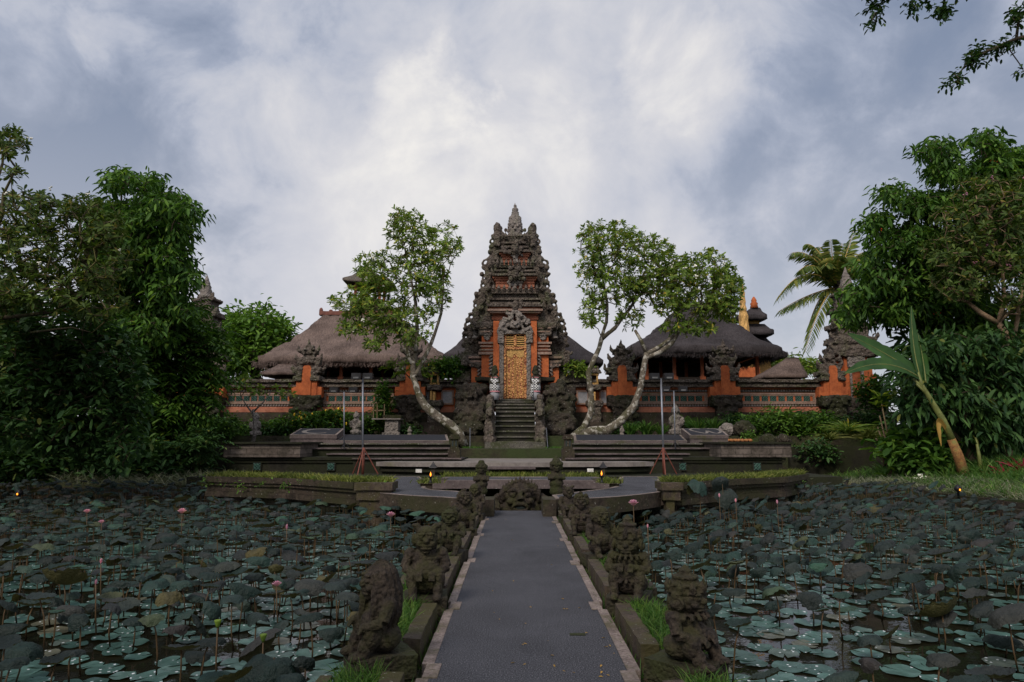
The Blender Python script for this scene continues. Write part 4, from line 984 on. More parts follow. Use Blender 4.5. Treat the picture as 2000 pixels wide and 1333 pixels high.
ground_lamp(1872, 968, .05, 'lit black garden lamp in the pale grass of the right bank'); ground_lamp(37, 976, -.1, 'lit garden lamp under the dark trees by the left pond')
for px, py, lab in ((818, 920, 'small pale junction box on the wall behind the left oil lamp'), (1153, 919, 'small pale junction box on the wall behind the right oil lamp')):
    p = P(px, py, 25.2); o = MB().box(-.11, .11, -.03, .03, -.06, .06).box(-.008, .008, -.034, -.028, -.06, .06).build('junction_box', MT['white'], local=True); o.location = p; fin(o, lab, 'box')

# the two guardians beside the giant head
def guardian(px, pyt, pyb, Y, label, crown, seed, mat='statue_moss'):
    p = P(px, pyb, Y); q = P(px, pyt, Y); H = q.z - p.z
    t = thing('guardian_statue', label, 'statue', (0, 0, 0), 'guardians beside the giant head'); b = MB(); E = b.ell
    b.lathe([(.17, 0), (.19, .08), (.17, .2), (.2, .3), (.16, .4)], (0, 0, 0), 12); E((0, -.02, .45), (.20, .15, .15)); E((0, 0, .58), (.15, .12, .10))
    E((0, -.03, .70), (.13, .13, .13)); 
    for s in (-1, 1): E((s * .05, -.15, .73), .03); E((s * .14, -.02, .72), (.04, .05, .08)); b.tube([(s * .19, 0, .52), (s * .2, -.12, .42), (s * .05, -.19, .45)], [.06, .05, .04], 7)
    E((0, -.17, .69), (.03, .04, .04)); E((0, -.15, .64), (.06, .04, .025))
    sculpt(b, 'figure', MT[mat], .016, .012, 16, 1, t, local=True, grain=.01)
    c = MB(); c.lathe([(.15, .76), (.17, .80), (.13, .84), (.14, .88), (.10, .91), (.10, .94)] + ([(.05, .97), (.055, .99), (.01, 1.04)] if crown else [(.07, 1.0)]), (0, 0, 0), 12)
    for k in range(8): a = k * PI / 4; c.ell((.15 * math.cos(a), .15 * math.sin(a), .81), (.04, .04, .06))
    sculpt(c, 'crown', MT[mat], .016, .012, 18, 0, t, local=True)
    t.location = p; s = H / 1.02; t.scale = (s * 1.0, s * 1.0, s)
guardian(940, 898, 966, 16.7, 'mossy stone guardian with blunt crown left of the giant head', False, 1); guardian(1087, 891, 966, 16.7, 'mossy stone guardian with pointed crown right of the giant head', True, 2)

# ---------------------------------------------------------------- stage
def stage():
    yb = 27.4
    def X(px, py, Y): return P(px, py, Y).x
    def Z(py, Y): return P(AX, py, Y).z
    for s in (-1, 1):
        L = s < 0; sd_ = 'left' if L else 'right'
        # stone retaining wall of the stage
        t = thing('stage_wall', 'low dark stone stage wall with cap and lattice vents, %s of the steps' % sd_, 'wall', (X(520 if L else 1460, 890, yb), yb, CZ), 'stage walls')
        a, c = (442, 590) if L else (1405, 1541)
        b = MB(); x0, x1 = X(a, 885, yb), X(c, 885, yb); b.box(x0, x1, yb - .25, 36, Z(893, yb), Z(867.5, yb)); b.build('block_wall', MT['blockwall'], t)
        b = MB(); b.box(x0 - .08, x1 + .08, yb - .36, 36, Z(867.3, yb), Z(864, yb)); b.build('cap', MT['stepriser'], t)
        b = MB(); l0, l1 = (X(452, 905, yb), X(760, 905, yb)) if L else (X(1258, 905, yb), X(1528, 905, yb))
        b.box(l0, l1, yb, 36, .0, Z(893.2, yb)); b.box(l0 - .1, l1 + .1, yb - .12, yb, Z(899, yb), Z(895, yb)); b.box(l0 - .05, l1 + .05, yb - .07, yb, Z(904, yb), Z(901, yb)); b.build('lower_wall', MT['stepriser'], t)
        for px in ((503, 647) if L else (1332, 1478)): lattice(t, X(px, 916, yb), yb - .05, Z(919, yb), .30, MT['planter'])
        # steps below the platform
        t = thing('stage_step', 'broad dark stone steps under the black platform, %s side' % sd_, 'steps', (X(760 if L else 1250, 880, 31.5), 31.5, CZ), 'stage steps')
        for i, (xa, xb, yt, ybm, Yf) in enumerate(((590, 877, 866, 875, 29.6), (585, 880, 875, 886, 28.8), (640, 884, 886, 895, 28.0), (690, 900, 895, 905, 27.3)) if L else ((1121, 1404, 866, 875, 29.6), (1118, 1404, 875, 886, 28.8), (1115, 1345, 886, 895, 28.0), (1105, 1330, 895, 905, 27.3))):
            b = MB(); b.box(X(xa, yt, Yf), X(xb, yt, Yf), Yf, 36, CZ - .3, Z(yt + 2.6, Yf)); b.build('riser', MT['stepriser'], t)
            b = MB(); b.rbox(X(xa, yt, Yf) - .03, X(xb, yt, Yf) + .03, Yf - .10, Yf + 1.6, Z(yt + 2.5, Yf), Z(yt, Yf), .22, .014, 3); b.build('tread', MT['slabedge'] if i else MT['step'], t)
        # raked black platform
        t = thing('stage_platform', 'long black raked stage platform with pale edging, %s of the stairs' % sd_, 'platform', (X(765 if L else 1232, 860, 33), 33, Z(868, 30.0)), 'raked stage platforms')
        q = [P(655, 861.5, 30.0), P(877, 861.5, 30.0), P(873, 849.8, 32.6), P(672, 849.8, 32.6)] if L else [P(1121.5, 861.5, 30.0), P(1342, 861.5, 30.0), P(1330, 849.8, 32.6), P(1120, 849.8, 32.6)]
        zb = Z(866, 30.0)
        b = MB(); b.hexa([(p.x, p.y, zb) for p in q] + [tuple(p) for p in q]); b.build('base', MT['slabedge'], t)
        def quad(pp, e, h):
            b = MB(); n = (pp[1] - pp[0]).cross(pp[3] - pp[0]).normalized(); b.hexa([tuple(p + n * .002) for p in pp] + [tuple(p + n * h) for p in pp]); return b
        def inset(pp, m):
            c = (pp[0] + pp[1] + pp[2] + pp[3]) / 4; out = []
            for i in range(4):
                a = (pp[(i + 1) % 4] - pp[i]).normalized(); d = (pp[i - 1] - pp[i]).normalized(); out.append(pp[i] + a * m + d * m)
            return out
        quad(q, 0, .012).build('edging', MT['border'], t); quad(inset(q, .11), 0, .02).build('black_top', MT['carpet'], t)
        # sloping plaque with the letter
        t = thing('sloped_plaque', 'black sloping plaque lettered with %s in pale stone, %s stage end' % ('a large C' if L else 'a looping script sign', sd_), 'plaque', (X(622 if L else 1385, 855, 33), 33, Z(862, 30.0)), 'lettered plaques of the stage')
        q = [P(566, 850, 30.0), P(658, 850, 30.0), P(673, 837.5, 32.4), P(587, 837.5, 32.4)] if L else [P(1347, 851, 30.0), P(1423, 851, 30.0), P(1406, 837.5, 32.4), P(1330, 837.5, 32.4)]
        b = MB(); b.hexa([(p.x, p.y, Z(857, 30.0)) for p in q] + [tuple(p) for p in q])
        c = sum(q, Vector()) / 4; b.hexa([(c.x + (p.x - c.x) * .97, c.y + (p.y - c.y) * .97, zb) for p in q] + [(c.x + (p.x - c.x) * .97, c.y + (p.y - c.y) * .97, Z(857, 30.0)) for p in q]); b.build('base', MT['slabedge'], t)
        quad(q, 0, .012).build('edging', MT['border'], t); quad(inset(q, .10), 0, .02).build('black_top', MT['carpet'], t)
        n = (q[1] - q[0]).cross(q[3] - q[0]).normalized()
        def on(u, v): return (q[0] * (1 - u) + q[1] * u) * (1 - v) + (q[3] * (1 - u) + q[2] * u) * v + n * .026
        if L: uv = [(.5 + .30 * math.cos(a) + .0, .50 + .34 * math.sin(a)) for a in np.linspace(.75, 2 * PI - .75, 26)]
        else: uv = [(.46, .85), (.30, .92), (.19, .80), (.20, .62), (.30, .42), (.42, .25), (.50, .26), (.55, .44), (.58, .60), (.63, .44), (.70, .26), (.80, .25), (.90, .45), (.92, .66), (.86, .84), (.72, .92), (.66, .90)]
        b = MB(); hw_ = .085 if L else .06
        if not L:                                            # smooth the stroke
            pp = uv; uv = []
            for i in range(len(pp) - 1):
                a0, a1, a2, a3 = pp[max(i - 1, 0)], pp[i], pp[i + 1], pp[min(i + 2, len(pp) - 1)]
                for k in range(4):
                    s_ = k / 4; uv.append(tuple(.5 * (2 * a1[j] + (a2[j] - a0[j]) * s_ + (2 * a0[j] - 5 * a1[j] + 4 * a2[j] - a3[j]) * s_ ** 2 + (3 * a1[j] - a0[j] - 3 * a2[j] + a3[j]) * s_ ** 3) for j in (0, 1)))
            uv.append(pp[-1])
        pts = [on(*u) for u in uv]; vs = []
        for i, p in enumerate(pts):
            d = (pts[min(i + 1, len(pts) - 1)] - pts[max(i - 1, 0)]).normalized(); sdv = d.cross(n); e = hw_ * (1.3 if L and 3 < i < 22 else .7 if L else 1)
            vs += [p - sdv * e, p + sdv * e]
        b.add(vs, [(2 * i, 2 * i + 2, 2 * i + 3, 2 * i + 1) for i in range(len(pts) - 1)]); b.build('lettering', MT['terrace'], t)
        # pedestal at the inner end
        px = 888 if L else 1109; Yp = 27.6; t = thing('stone_pedestal', 'mossy square stone pedestal at the %s inner end of the stage' % sd_, 'pedestal', (X(px, 890, Yp), Yp, CZ), 'stage pedestals')
        cx = X(px, 870, Yp); b = MB(); m = sc(870, Yp)
        for y0, y1, hw_ in ((914, 878, 12), (878, 874, 9), (874, 858, 7), (858, 853, 10.5), (853, 849, 8)): b.rbox(cx - hw_ * m, cx + hw_ * m, Yp - hw_ * m, Yp + hw_ * m, Z(y0, Yp), Z(y1, Yp), .12, .02, 5, px)
        b.build('shaft', MT['planter'], t); b = MB()
        for dx in (-3.4, 3.4): b.box(cx + (dx - 1.6) * m, cx + (dx + 1.6) * m, Yp - 7.6 * m, Yp - 6 * m, Z(872, Yp), Z(861, Yp))
        b.build('recess', MT['tile_dark'], t)
        pp = P(918 if L else 1070, 873, 34.2); tp = P(918 if L else 1067, 836, 34.2); o = MB().tube([(0, 0, -.1), tuple(tp - pp)], .025, 6).build('thin_stake', MT['metal'], local=True); o.location = pp
        fin(o, 'thin grey stake standing at the %s foot of the stairs' % sd_, 'stake')
    # middle steps and the pale terrace
    t = thing('terrace', 'pale stone terrace with curved front edge below the temple stairs', 'terrace', (0, 30, CZ))
    zt = Z(904, 25.4); fr = [P(x, 903.6, 25.4) for x in (724, 780, 860, 1010, 1160, 1240, 1288)]
    f2 = [(p.x, p.y + o) for p, o in zip(fr, (1.0, .45, .12, 0, .12, .45, 1.0))]; b = MB()
    b.slab(f2 + [(f2[-1][0] - .5, 27.2), (f2[0][0] + .5, 27.2)], zt - .16, zt)
    ctr = [(X(p, 893, 27.2)) for p in (885, 1115)]; b.box(ctr[0], ctr[1], 27.2, 33.5, zt - .16, zt); b.build('paving', MT['terrace'], t)
    b = MB(); f3 = [(x * .985, y + .22) for x, y in f2]; b.slab(f3 + [(f3[-1][0] - .5, 28), (f3[0][0] + .5, 28)], -.2, zt - .165)
    f4 = [(x * .97, y + .05) for x, y in f2]; b.slab(f4 + [(f4[-1][0] - .5, 28), (f4[0][0] + .5, 28)], zt - .36, zt - .27); b.build('wall', MT['stepriser'], t)
    b = MB(); b.box(X(952, 915, 24.8), X(1046, 915, 24.8), 24.8, 26, Z(917, 24.8), Z(912.5, 24.8)); b.build('low_step', MT['slabedge'], t)
    t = thing('middle_step', 'two long mossy steps between the stage pedestals', 'steps', (0, 32.5, zt))
    for (yt, Yf) in ((887, 33.2), (876.5, 33.9)):
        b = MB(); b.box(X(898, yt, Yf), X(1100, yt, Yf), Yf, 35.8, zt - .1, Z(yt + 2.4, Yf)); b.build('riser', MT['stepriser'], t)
        b = MB(); b.box(X(898, yt, Yf) - .02, X(1100, yt, Yf) + .02, Yf - .1, 35.8, Z(yt + 2.3, Yf), Z(yt, Yf)); b.build('tread', MT['step'], t)
    x0, x1 = X(902, 873, 34), X(1096, 873, 34); zz = Z(876.5, 33.9)
    n = 900; pts = np.stack([NR.uniform(x0, x1, n), NR.uniform(34.0, 34.8, n), np.full(n, zz)], 1); pts = pts[(pts[:, 0] < X(940, 873, 34)) | (pts[:, 0] > X(1062, 873, 34))]; grass('grass', pts, .14, 'turf', .012, .5)
def lattice(t, cx, y, z0, s, frame):
    """square ceramic lattice tile set in a wall"""
    b = MB(); b.box(cx - s * .55, cx + s * .55, y - .02, y + .03, z0 - s * .05, z0 + s * 1.05); o = b.build('tile_frame', frame, t)
    b = MB(); b.box(cx - s / 2, cx + s / 2, y - .025, y + .01, z0, z0 + s); b.build('tile', MT['tile_dark'], o)
    b = MB(); c = (cx, z0 + s / 2); yy = y - .045
    for w in (0, 1):
        for k in (-.5, 0., .5):
            a = PI / 4 if w == 0 else -PI / 4; d = Vector((math.cos(a), 0, math.sin(a))); q = Vector((-d.z, 0, d.x)); L = s * (.66 - abs(k) * .75)
            p0 = Vector((c[0], yy, c[1])) + q * k * s * .62 - d * L * .95; p1 = Vector((c[0], yy, c[1])) + q * k * s * .62 + d * L * .95; b.tube([p0, p1], s * .05, 4)
    rg = [Vector((c[0] + s * .27 * math.cos(a), yy, c[1] + s * .27 * math.sin(a))) for a in np.linspace(0, 2 * PI, 13)]; b.tube(rg, s * .045, 4)
    b.build('lattice', MT['green_tile'], o)
stage()
# floodlights
def flood(px, pyt, pyb, Y, tripod, label, heads):
    p, q = P(px[1], pyb, Y), P(px[0], pyt, Y); t = thing('floodlight_stand', label, 'floodlight', p, 'floodlight stands'); top = q - p; r = .035 if tripod else .028
    MB().tube([(0, 0, .0), top], r, 8).build('pole', MT['metal'], t, True, local=True)
    for k in range(3):
        a = 2 * PI * k / 3 + .4; e = Vector((math.cos(a), math.sin(a), 0))
        if tripod: MB().tube([Vector((0, 0, .95)), e * .55], .022, 5).build('tripod_leg', MT['redsteel'], t, local=True)
        else: MB().tube([Vector((0, 0, .28)), e * .3], .015, 5).build('tripod_leg', MT['blacksteel'], t, local=True)
    if tripod: MB().tube([(0, 0, 0), (0, 0, .95)], .05, 8).build('sleeve', MT['redsteel'], t, True, local=True)
    MB().tube([top + Vector((-heads * 1.1, 0, 0)), top + Vector((heads * 1.1, 0, 0))], .02, 5).build('crossbar', MT['blacksteel'], t, local=True)
    for s in (-1, 1):
        b = MB(); c = top + Vector((s * heads, -.08, .08)); b.rbox(c.x - .17, c.x + .17, c.y - .11, c.y + .13, c.z - .11, c.z + .11, .2, .01, 4)
        for k in range(4): b.box(c.x - .18, c.x + .18, c.y + .15, c.y + .19, c.z - .11 + .06 * k, c.z - .09 + .06 * k)
        h = b.build('lamp_head', MT['blacksteel'], t, local=True); MB().box(c.x - .10, c.x + .10, c.y - .13, c.y - .12, c.z - .09, c.z - .03).build('lens', MT['glass'], h, local=True)
flood((708.5, 708.5), 740, 927, 25.0, True, 'tall floodlight stand on red tripod legs in front of the left stage', .21)
flood((1291, 1297), 740, 927, 25.0, True, 'tall leaning floodlight stand on red tripod legs before the right stage', .26)
flood((672, 672), 766, 878, 28.6, False, 'shorter floodlight stand on the left stage steps', .40); flood((1316, 1319), 764, 878, 28.6, False, 'shorter floodlight stand on the right stage steps', .36)
# ---------------------------------------------------------------- temple gate, stairs
YG = 38.5
def gx(px, py, Y=YG): return P(px, py, Y).x
def gz(py, Y=YG): return P(AX, py, Y).z
CX = 1006
def sym(hw, py, Y=YG): return gx(CX - hw, py, Y), gx(CX + hw, py, Y)
def stairs():
    t = thing('stone_staircase', 'steep mossy stone staircase climbing to the golden door', 'stairs', (gx(CX, 865, 35), 35, gz(866, 34.6)))
    ys = [862, 852, 841.5, 831, 821, 811.5, 803, 795.5, 789, 784, 780]; n = len(ys)
    b = MB(); tr = MB()
    for i, y in enumerate(ys):
        Y = 34.7 + 3.2 * i / (n - 1); hw = 41 - 5 * i / (n - 1); x0, x1 = sym(hw, y, Y); z = gz(y, Y); zp = gz(ys[i - 1], Y) if i else 1.2
        b.box(x0, x1, Y + .04, 38.6, 1.2 - .01 * i, z - .085); tr.rbox(x0 - .02, x1 + .02, Y - .03, Y + .42 if i < n - 1 else 38.45, z - .08, z, .18, .012, 5)
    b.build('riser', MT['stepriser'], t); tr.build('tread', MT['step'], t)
    b = MB(); x0, x1 = sym(59, 867, 34.4); b.rbox(x0, x1, 34.25, 35.2, 1.2, gz(863.5, 34.3), .3, .02, 4); b.build('bottom_step', MT['step'], t)
    for s in (-1, 1):                                       # carved lion on each side of the flight
        side = 'left' if s < 0 else 'right'
        b = MB(); px = CX + s * 49.5
        def E(dx, py, rx, ry, dy=0., Y=34.8): p = P(px + s * dx, py, Y); m = sc(py, Y); b.ell((p.x, p.y + dy, p.z), (rx * m, rx * m * 1.1, ry * m))
        E(0, 857, 13, 11); E(1, 842, 11.5, 13, .1); E(0, 828, 10.5, 12, .2); E(-1, 812, 8.5, 10); E(-1, 806, 9, 9, -.15); E(-1, 810, 5, 5, -.38); E(-4, 803, 3, 3, -.38); E(2, 803, 3, 3, -.38)
        E(0, 795, 8, 8, .2); E(-1, 786, 7, 8, .5); E(-6, 861, 6, 6, -.3); E(6, 861, 6, 6, -.3); E(-5, 845, 4, 12, -.28); E(5, 845, 4, 12, -.28); E(1, 776, 8, 8, .9); E(0, 790, 10, 12, 1.1); E(0, 815, 11, 16, .9); E(0, 840, 12, 16, 1.0)
        p = P(px, 866, 34.8)
        o = sculpt(b, 'stone_lion', MT['carved'], .055, .05, 5, 1, loc=p); fin(o, 'upright carved stone lion guarding the %s side of the stairs' % side, 'statue', 'carved lions of the staircase')
        # guardian with a checkered cloth
        px = CX + s * 40; Y = 37.2; p = P(px, 782, Y); t2 = thing('temple_guardian', 'stone guardian wrapped in black and white checkered cloth, %s of the golden door' % side, 'statue', p, 'cloth-wrapped guardians at the door'); m = sc(760, Y)
        b = MB(); b.lathe([(6 * m, 0), (7.5 * m, 4 * m), (7 * m, 16 * m), (6 * m, 30 * m), (8.5 * m, 42 * m), (6.5 * m, 48 * m)], (0, 0, 0), 10)
        b.ell((0, -.05, 53 * m), (5.5 * m, 5.5 * m, 6 * m)); b.ell((0, 0, 60 * m), (6 * m, 6 * m, 4 * m)); b.ell((0, 0, 65 * m), (4 * m, 4 * m, 4 * m)); b.ell((0, -.2, 52 * m), (1.6 * m, 1.6 * m, 2 * m))
        for q in (-1, 1): b.tube([(q * 8 * m, 0, 45 * m), (q * 9.5 * m, -.1, 34 * m), (q * 3 * m, -.28, 32 * m)], [2.6 * m, 2.2 * m, 1.8 * m], 6); b.ell((q * 6 * m, 0, 55 * m), (1.5 * m, 2 * m, 4 * m))
        sculpt(b, 'figure', MT['mossrock'], .045, .03, 7, 0, t2, local=True)
        b = MB(); b.lathe([(9.6 * m, 17 * m), (9.9 * m, 24 * m), (8.6 * m, 40 * m), (7.6 * m, 43 * m)], (0, 0, 0), 16, 0, .03, 6); b.build('checkered_cloth', MT['checker'], t2, True, local=True)
        b = MB(); b.lathe([(9.7 * m, 15 * m), (9.9 * m, 17.5 * m)], (0, 0, 0), 16, 0, .03, 6); b.lathe([(7.7 * m, 42.6 * m), (7.9 * m, 44.5 * m)], (0, 0, 0), 16); b.build('pink_hem', MT['pinkcloth'], t2, True, local=True)
        b = MB(); b.lathe([(8 * m, 0), (9 * m, 8 * m), (9 * m, 15 * m)], (0, 0, 0), 12, 0, .05, 5); b.build('grey_skirt', MT['greycloth'], t2, True, local=True)
        if s > 0: b = MB(); b.hexa([(-11 * m, -.18, 8 * m), (-5 * m, -.3, 2 * m), (-3 * m, -.3, 38 * m), (-6 * m, -.2, 40 * m), (-11 * m, -.12, 8 * m), (-5 * m, -.24, 2 * m), (-3 * m, -.24, 38 * m), (-6 * m, -.14, 40 * m)]); b.build('hanging_sash', MT['checker'], t2, True, local=True)
stairs()
def spire(b, cx, Y, prof, a=.02):
    """a stepped stone spire given as (row, half width in px)"""
    z0 = gz(prof[0][0], Y); b.lathe([(max(.5, hw) * sc(py, Y), gz(py, Y) - z0) for py, hw in prof], (cx, Y, z0), 12, .25, a, 4)
def scroll(b, px, py, Y, r, s, flip=0, thick=.34, tr=.34):
    """C-shaped carved scroll with an open eye"""
    c = P(px, py, Y); m = sc(py, Y) * r * 1.12; pts = []
    for a in np.linspace(-.2 + flip, 2 * PI * .93 + flip, 15): pts.append((c.x + s * m * math.cos(a), Y + .02 * math.sin(3 * a), c.z + m * math.sin(a)))
    b.tube(pts, [m * tr * (1. + .12 * math.sin(7 * i)) for i in range(15)], 6)
    e = flip + 1.6; b.ell((c.x + s * m * .30 * math.cos(e + PI), Y, c.z - m * .30), (m * .34, m * .4, m * .30), 8, 6)
def flame_tip(b, px, py, Y, h, s, w=.3):
    c = P(px, py, Y); m = sc(py, Y) * h; b.tube([(c.x, Y, c.z), (c.x + s * m * .35, Y, c.z + m * .45), (c.x + s * m * .30, Y, c.z + m)], [m * w, m * w * .75, m * .05], 6)
def gate():
    t = thing('temple_gate', 'tall tiered brick and carved stone temple gate with golden door', 'gate', (gx(CX, 780), YG, gz(780)))
    Yb = YG + 3.6
    # storeys: dark red brick blocks, each with a carved mask in the middle
    for (y0, y1, hw, d) in ((482, 513, 27, 1.25), (533, 566, 40, .8), (597, 622, 46, .42)):
        b = MB(); x0, x1 = sym(hw, (y0 + y1) / 2); z0, z1 = gz(y1), gz(y0); h = z1 - z0; y_ = YG + d
        b.box(x0, x1, y_, Yb - d, z0, z0 + h * .25); b.box(x0 + .12, x1 - .12, y_ + .08, Yb - d, z0 + h * .25, z0 + h * .34); b.box(x0 + .05, x1 - .05, y_ + .03, Yb - d, z0 + h * .34, z0 + h * .5)
        b.box(x0 + .14, x1 - .14, y_ + .1, Yb - d, z0 + h * .5, z0 + h * .56); b.box(x0 + .04, x1 - .04, y_ + .03, Yb - d, z0 + h * .56, z0 + h * .72); b.box(x0 - .04, x1 + .04, y_ - .04, Yb - d, z0 + h * .72, z0 + h * .84); b.box(x0 - .13, x1 + .13, y_ - .12, Yb - d, z0 + h * .84, z1)
        b.build('brick_storey', MT['brick_dull'], t)
        if y0 < 590:
            b = MB(); c = P(CX, (y0 + y1) / 2 + 1, y_); m = sc(y0, y_)
            for k in range(44): b.ell((c.x + R.gauss(0, .19) * hw * m, y_ - .10 + R.uniform(-.06, .04), c.z + R.gauss(0, .20) * h), .095, 6, 5)
            sculpt(b, 'carved_mask', MT['carved_pale'], .05, .05, 6, 0, t)
    # cornices of dark weathered stone with hanging centre pieces
    for (y0, y1, hw, d) in ((459, 484, 31, 1.0), (511, 535, 43, .55), (561, 599, 53, .15), (614, 642, 84, .3)):
        b = MB(); n = 4
        for k in range(n):
            u0, u1 = k / n, (k + 1) / n; w_ = hw * (1 - .26 * u1) if y0 != 459 else hw * (1 - .4 * u1); xx0, xx1 = sym(w_, y1 + (y0 - y1) * u0); 
            if y0 == 614: xx0, xx1 = sym(hw - 5 * k, y1)
            b.rbox(xx0, xx1, YG + d + .1 * k, Yb - d, gz(y1 + (y0 - y1) * u0) + .004, gz(y1 + (y0 - y1) * u1), .16, .03, 3.6, y0)
        if y0 != 614:
            for k in range(9):                                   # row of upright leaves on the cornice
                u = (k + .5) / 9 * 2 - 1; p = P(CX + hw * .9 * u, y0 + 7, YG + d - .02); b.tube([p, p + Vector((0, -.10, .12)), p + Vector((0, -.04, .34))], [.11, .10, .02], 6)
        if y0 != 614:                                            # straight ledges between the carved courses
            for u, k_ in ((.02, 1.0), (.36, .93), (.70, .84)):
                xx0, xx1 = sym(hw * (k_ if y0 != 459 else k_ - .25 * u) + 1.2, y1 + (y0 - y1) * u); zz = gz(y1 + (y0 - y1) * u); b.box(xx0, xx1, YG + d - .10 + .1 * u, Yb - d, zz, zz + .11)
            c = P(CX, y1 - 4, YG + d - .05)
            for k in range(14): b.ell((c.x + R.gauss(0, .28), c.y + R.uniform(-.1, .1), c.z + R.uniform(-.45, .3)), (.15, .12, .15), 7, 5)
            b.tube([(c.x, c.y - .05, c.z), (c.x, c.y - .1, c.z - .35), (c.x, c.y, c.z - .6)], [.24, .15, .02], 7)
        for s in (-1, 1):
            flame_tip(b, CX + s * hw, y1 - 3, YG + d + .1, 9, s, .3); flame_tip(b, CX + s * hw * .92, y0 + 4, YG + d + .2, 11, s, .3)
        b.build('cornice', MT['carved'], t)
    b = MB(); x0, x1 = sym(54, 605); b.box(x0, x1, YG - .02, YG + .6, gz(607.5), gz(603.5)); x0, x1 = sym(50, 605); b.box(x0, x1, YG + .08, YG + .6, gz(611), gz(607.7)); b.build('moulding', MT['pinkstone'], t)
    b = MB(); spire(b, gx(CX, 430, YG + 1.9), YG + 1.9, [(478, 17), (466, 16), (456, 13), (453, 14), (449, 13), (447, 11), (443, 14), (437, 13.5), (434, 12), (431, 13), (424, 10.5), (422, 8), (420, 8), (418.5, 7), (416, 7.5), (414.5, 5.5), (413, 6), (409, 6.3), (407, 4), (405, 2), (403.5, 3.2), (401.5, 2.5), (400, 1), (397, .5)], .03)
    for i in range(5):
        for k in range(8):
            a = 2 * PI * (k + .5 * i) / 8; py = 451 - 6 * i; r = (14 - 1.1 * i) * sc(py, YG + 1.9); b.ell((gx(CX, py, YG + 1.9) + r * math.cos(a), YG + 1.9 + r * math.sin(a), gz(py, YG + 1.9)), (.09, .09, .13), 6, 5)
    b.build('finial', MT['carved_pale'], t, True)
    # open-work wings at both flanks
    holes = [(977.7, 458, 4.6), (962, 473, 5.4), (961.5, 502, 5.2), (947.5, 515, 6), (947, 545, 5.4), (944.5, 560, 5.8), (934, 582, 6), (930, 598, 6), (921, 620.5, 6.4), (914, 634, 6), (910, 662, 6.4)]
    sil = [(970, 444), (971, 456), (965, 464), (966, 482), (964, 500), (954, 512), (949, 530), (950, 545), (948, 560), (940, 575), (936, 592), (930, 606), (925, 620), (919, 636), (915, 650), (914, 666), (911, 682), (900, 700), (902, 720), (960, 724), (966, 650), (976, 600), (984, 560), (988, 530), (992, 500), (994, 470), (990, 466), (982, 456), (978, 443)]
    for s in (-1, 1):
        b = MB()
        sil_ = [(x - (1.5 if 1 <= i <= 16 else 0), y) for i, (x, y) in enumerate(sil)]
        poly = [(gx(2 * CX - x if s > 0 else x, y, YG + 1.6), gz(y, YG + 1.6)) for x, y in sil_]
        b.prism(poly[::-1] if s > 0 else poly, YG + 1.35, YG + 2.4)
        for px, py, r in holes: scroll(b, px + 1.5 if s < 0 else 2 * CX - px - 1.5, py, YG + 1.5, r, s, R.uniform(-.3, .3))
        out = [(968, 440), (974, 446), (960, 462), (956, 484), (955, 492), (952, 506), (941, 524), (938, 536), (940, 552), (936, 568), (928, 576), (924, 590), (923, 606), (915, 614), (910, 626), (905, 642), (904, 652), (902, 674), (900, 690), (898, 706)]
        for px, py in out:
            X_ = px + 3 if s < 0 else 2 * CX - px - 3; p = P(X_, py, YG + 1.5); r = R.uniform(.11, .17); b.ell(p, (r, r * 1.4, r), 7, 5)
            flame_tip(b, X_ - s * 4, py + 3, YG + 1.5, R.uniform(4, 6), s, .4)
        for px, py, r in holes:                                # a second row of closed scrolls on the face of the wing
            for dx, dy, rr_ in ((9, 3, .62), (10, -8, .5)):
                X_ = px + dx if s < 0 else 2 * CX - px - dx; scroll(b, X_, py + dy, YG + 1.15, r * rr_ * 1.2, s, .6); p = P(X_, py + dy, YG + 1.2); b.ell(p, (.10, .12, .10), 7, 5)
        x_ = 971 if s < 0 else 2 * CX - 971
        b.rbox(*sorted((gx(x_ - 6, 450, YG + 1.5), gx(x_ + 6, 450, YG + 1.5))), YG + 1.2, YG + 1.9, gz(480, YG + 1.5), gz(440, YG + 1.5), .12, .07, 4, s)
        sculpt(b, 'openwork_wing', MT['carved'], .055, .06, 4.2, 0, t)
        # carved caps stepping outwards at the shoulder
        b = MB()
        for (xa, xb, ya, yb, d) in ((925, 975, 628, 640, .15), (934, 962, 640, 655, .25), (898, 938, 690, 712, .7), (918, 942, 706, 716, .5), (886, 918, 722, 745, 1.0)):
            x0, x1 = sorted((gx(xa if s < 0 else 2 * CX - xa, ya), gx(xb if s < 0 else 2 * CX - xb, ya))); b.rbox(x0, x1, YG + d, YG + d + 1.5, gz(yb), gz(ya), .14, .08, 3.5, xa)
            for q in (xa, xb): X_ = q if s < 0 else 2 * CX - q; flame_tip(b, X_, ya + 3, YG + d + .1, 10, (1 if q == xb else -1) * (-s), .3)
        sculpt(b, 'shoulder_carving', MT['carved'], .06, .06, 4, 0, t)
        # small figure standing under the wing
        b = MB(); p = P(929 if s < 0 else 2 * CX - 929, 662, YG + .75); b.lathe([(.22, 0), (.2, .12), (.13, .15), (.15, .4), (.12, .55), (.17, .62), (.08, .7), (.11, .78), (.09, .9), (.02, 1.0)], p, 9); sculpt(b, 'niche_figure', MT['carved_pale'], .04, .03, 7, 0, t)
        # brick pilasters
        def bx(b, xa, xb, ya, yb, d, dd=1.2): x0, x1 = sorted((gx(xa if s < 0 else 2 * CX - xa, (ya + yb) / 2), gx(xb if s < 0 else 2 * CX - xb, (ya + yb) / 2))); b.box(x0, x1, YG + d, YG + d + dd, gz(yb), gz(ya))
        b = MB(); bx(b, 963.2, 975, 627, 780, .02); b.build('brick_pilaster', MT['brick'], t)
        b = MB(); bx(b, 940, 963, 640, 745, .34); b.build('brick_pilaster', MT['brick'], t)
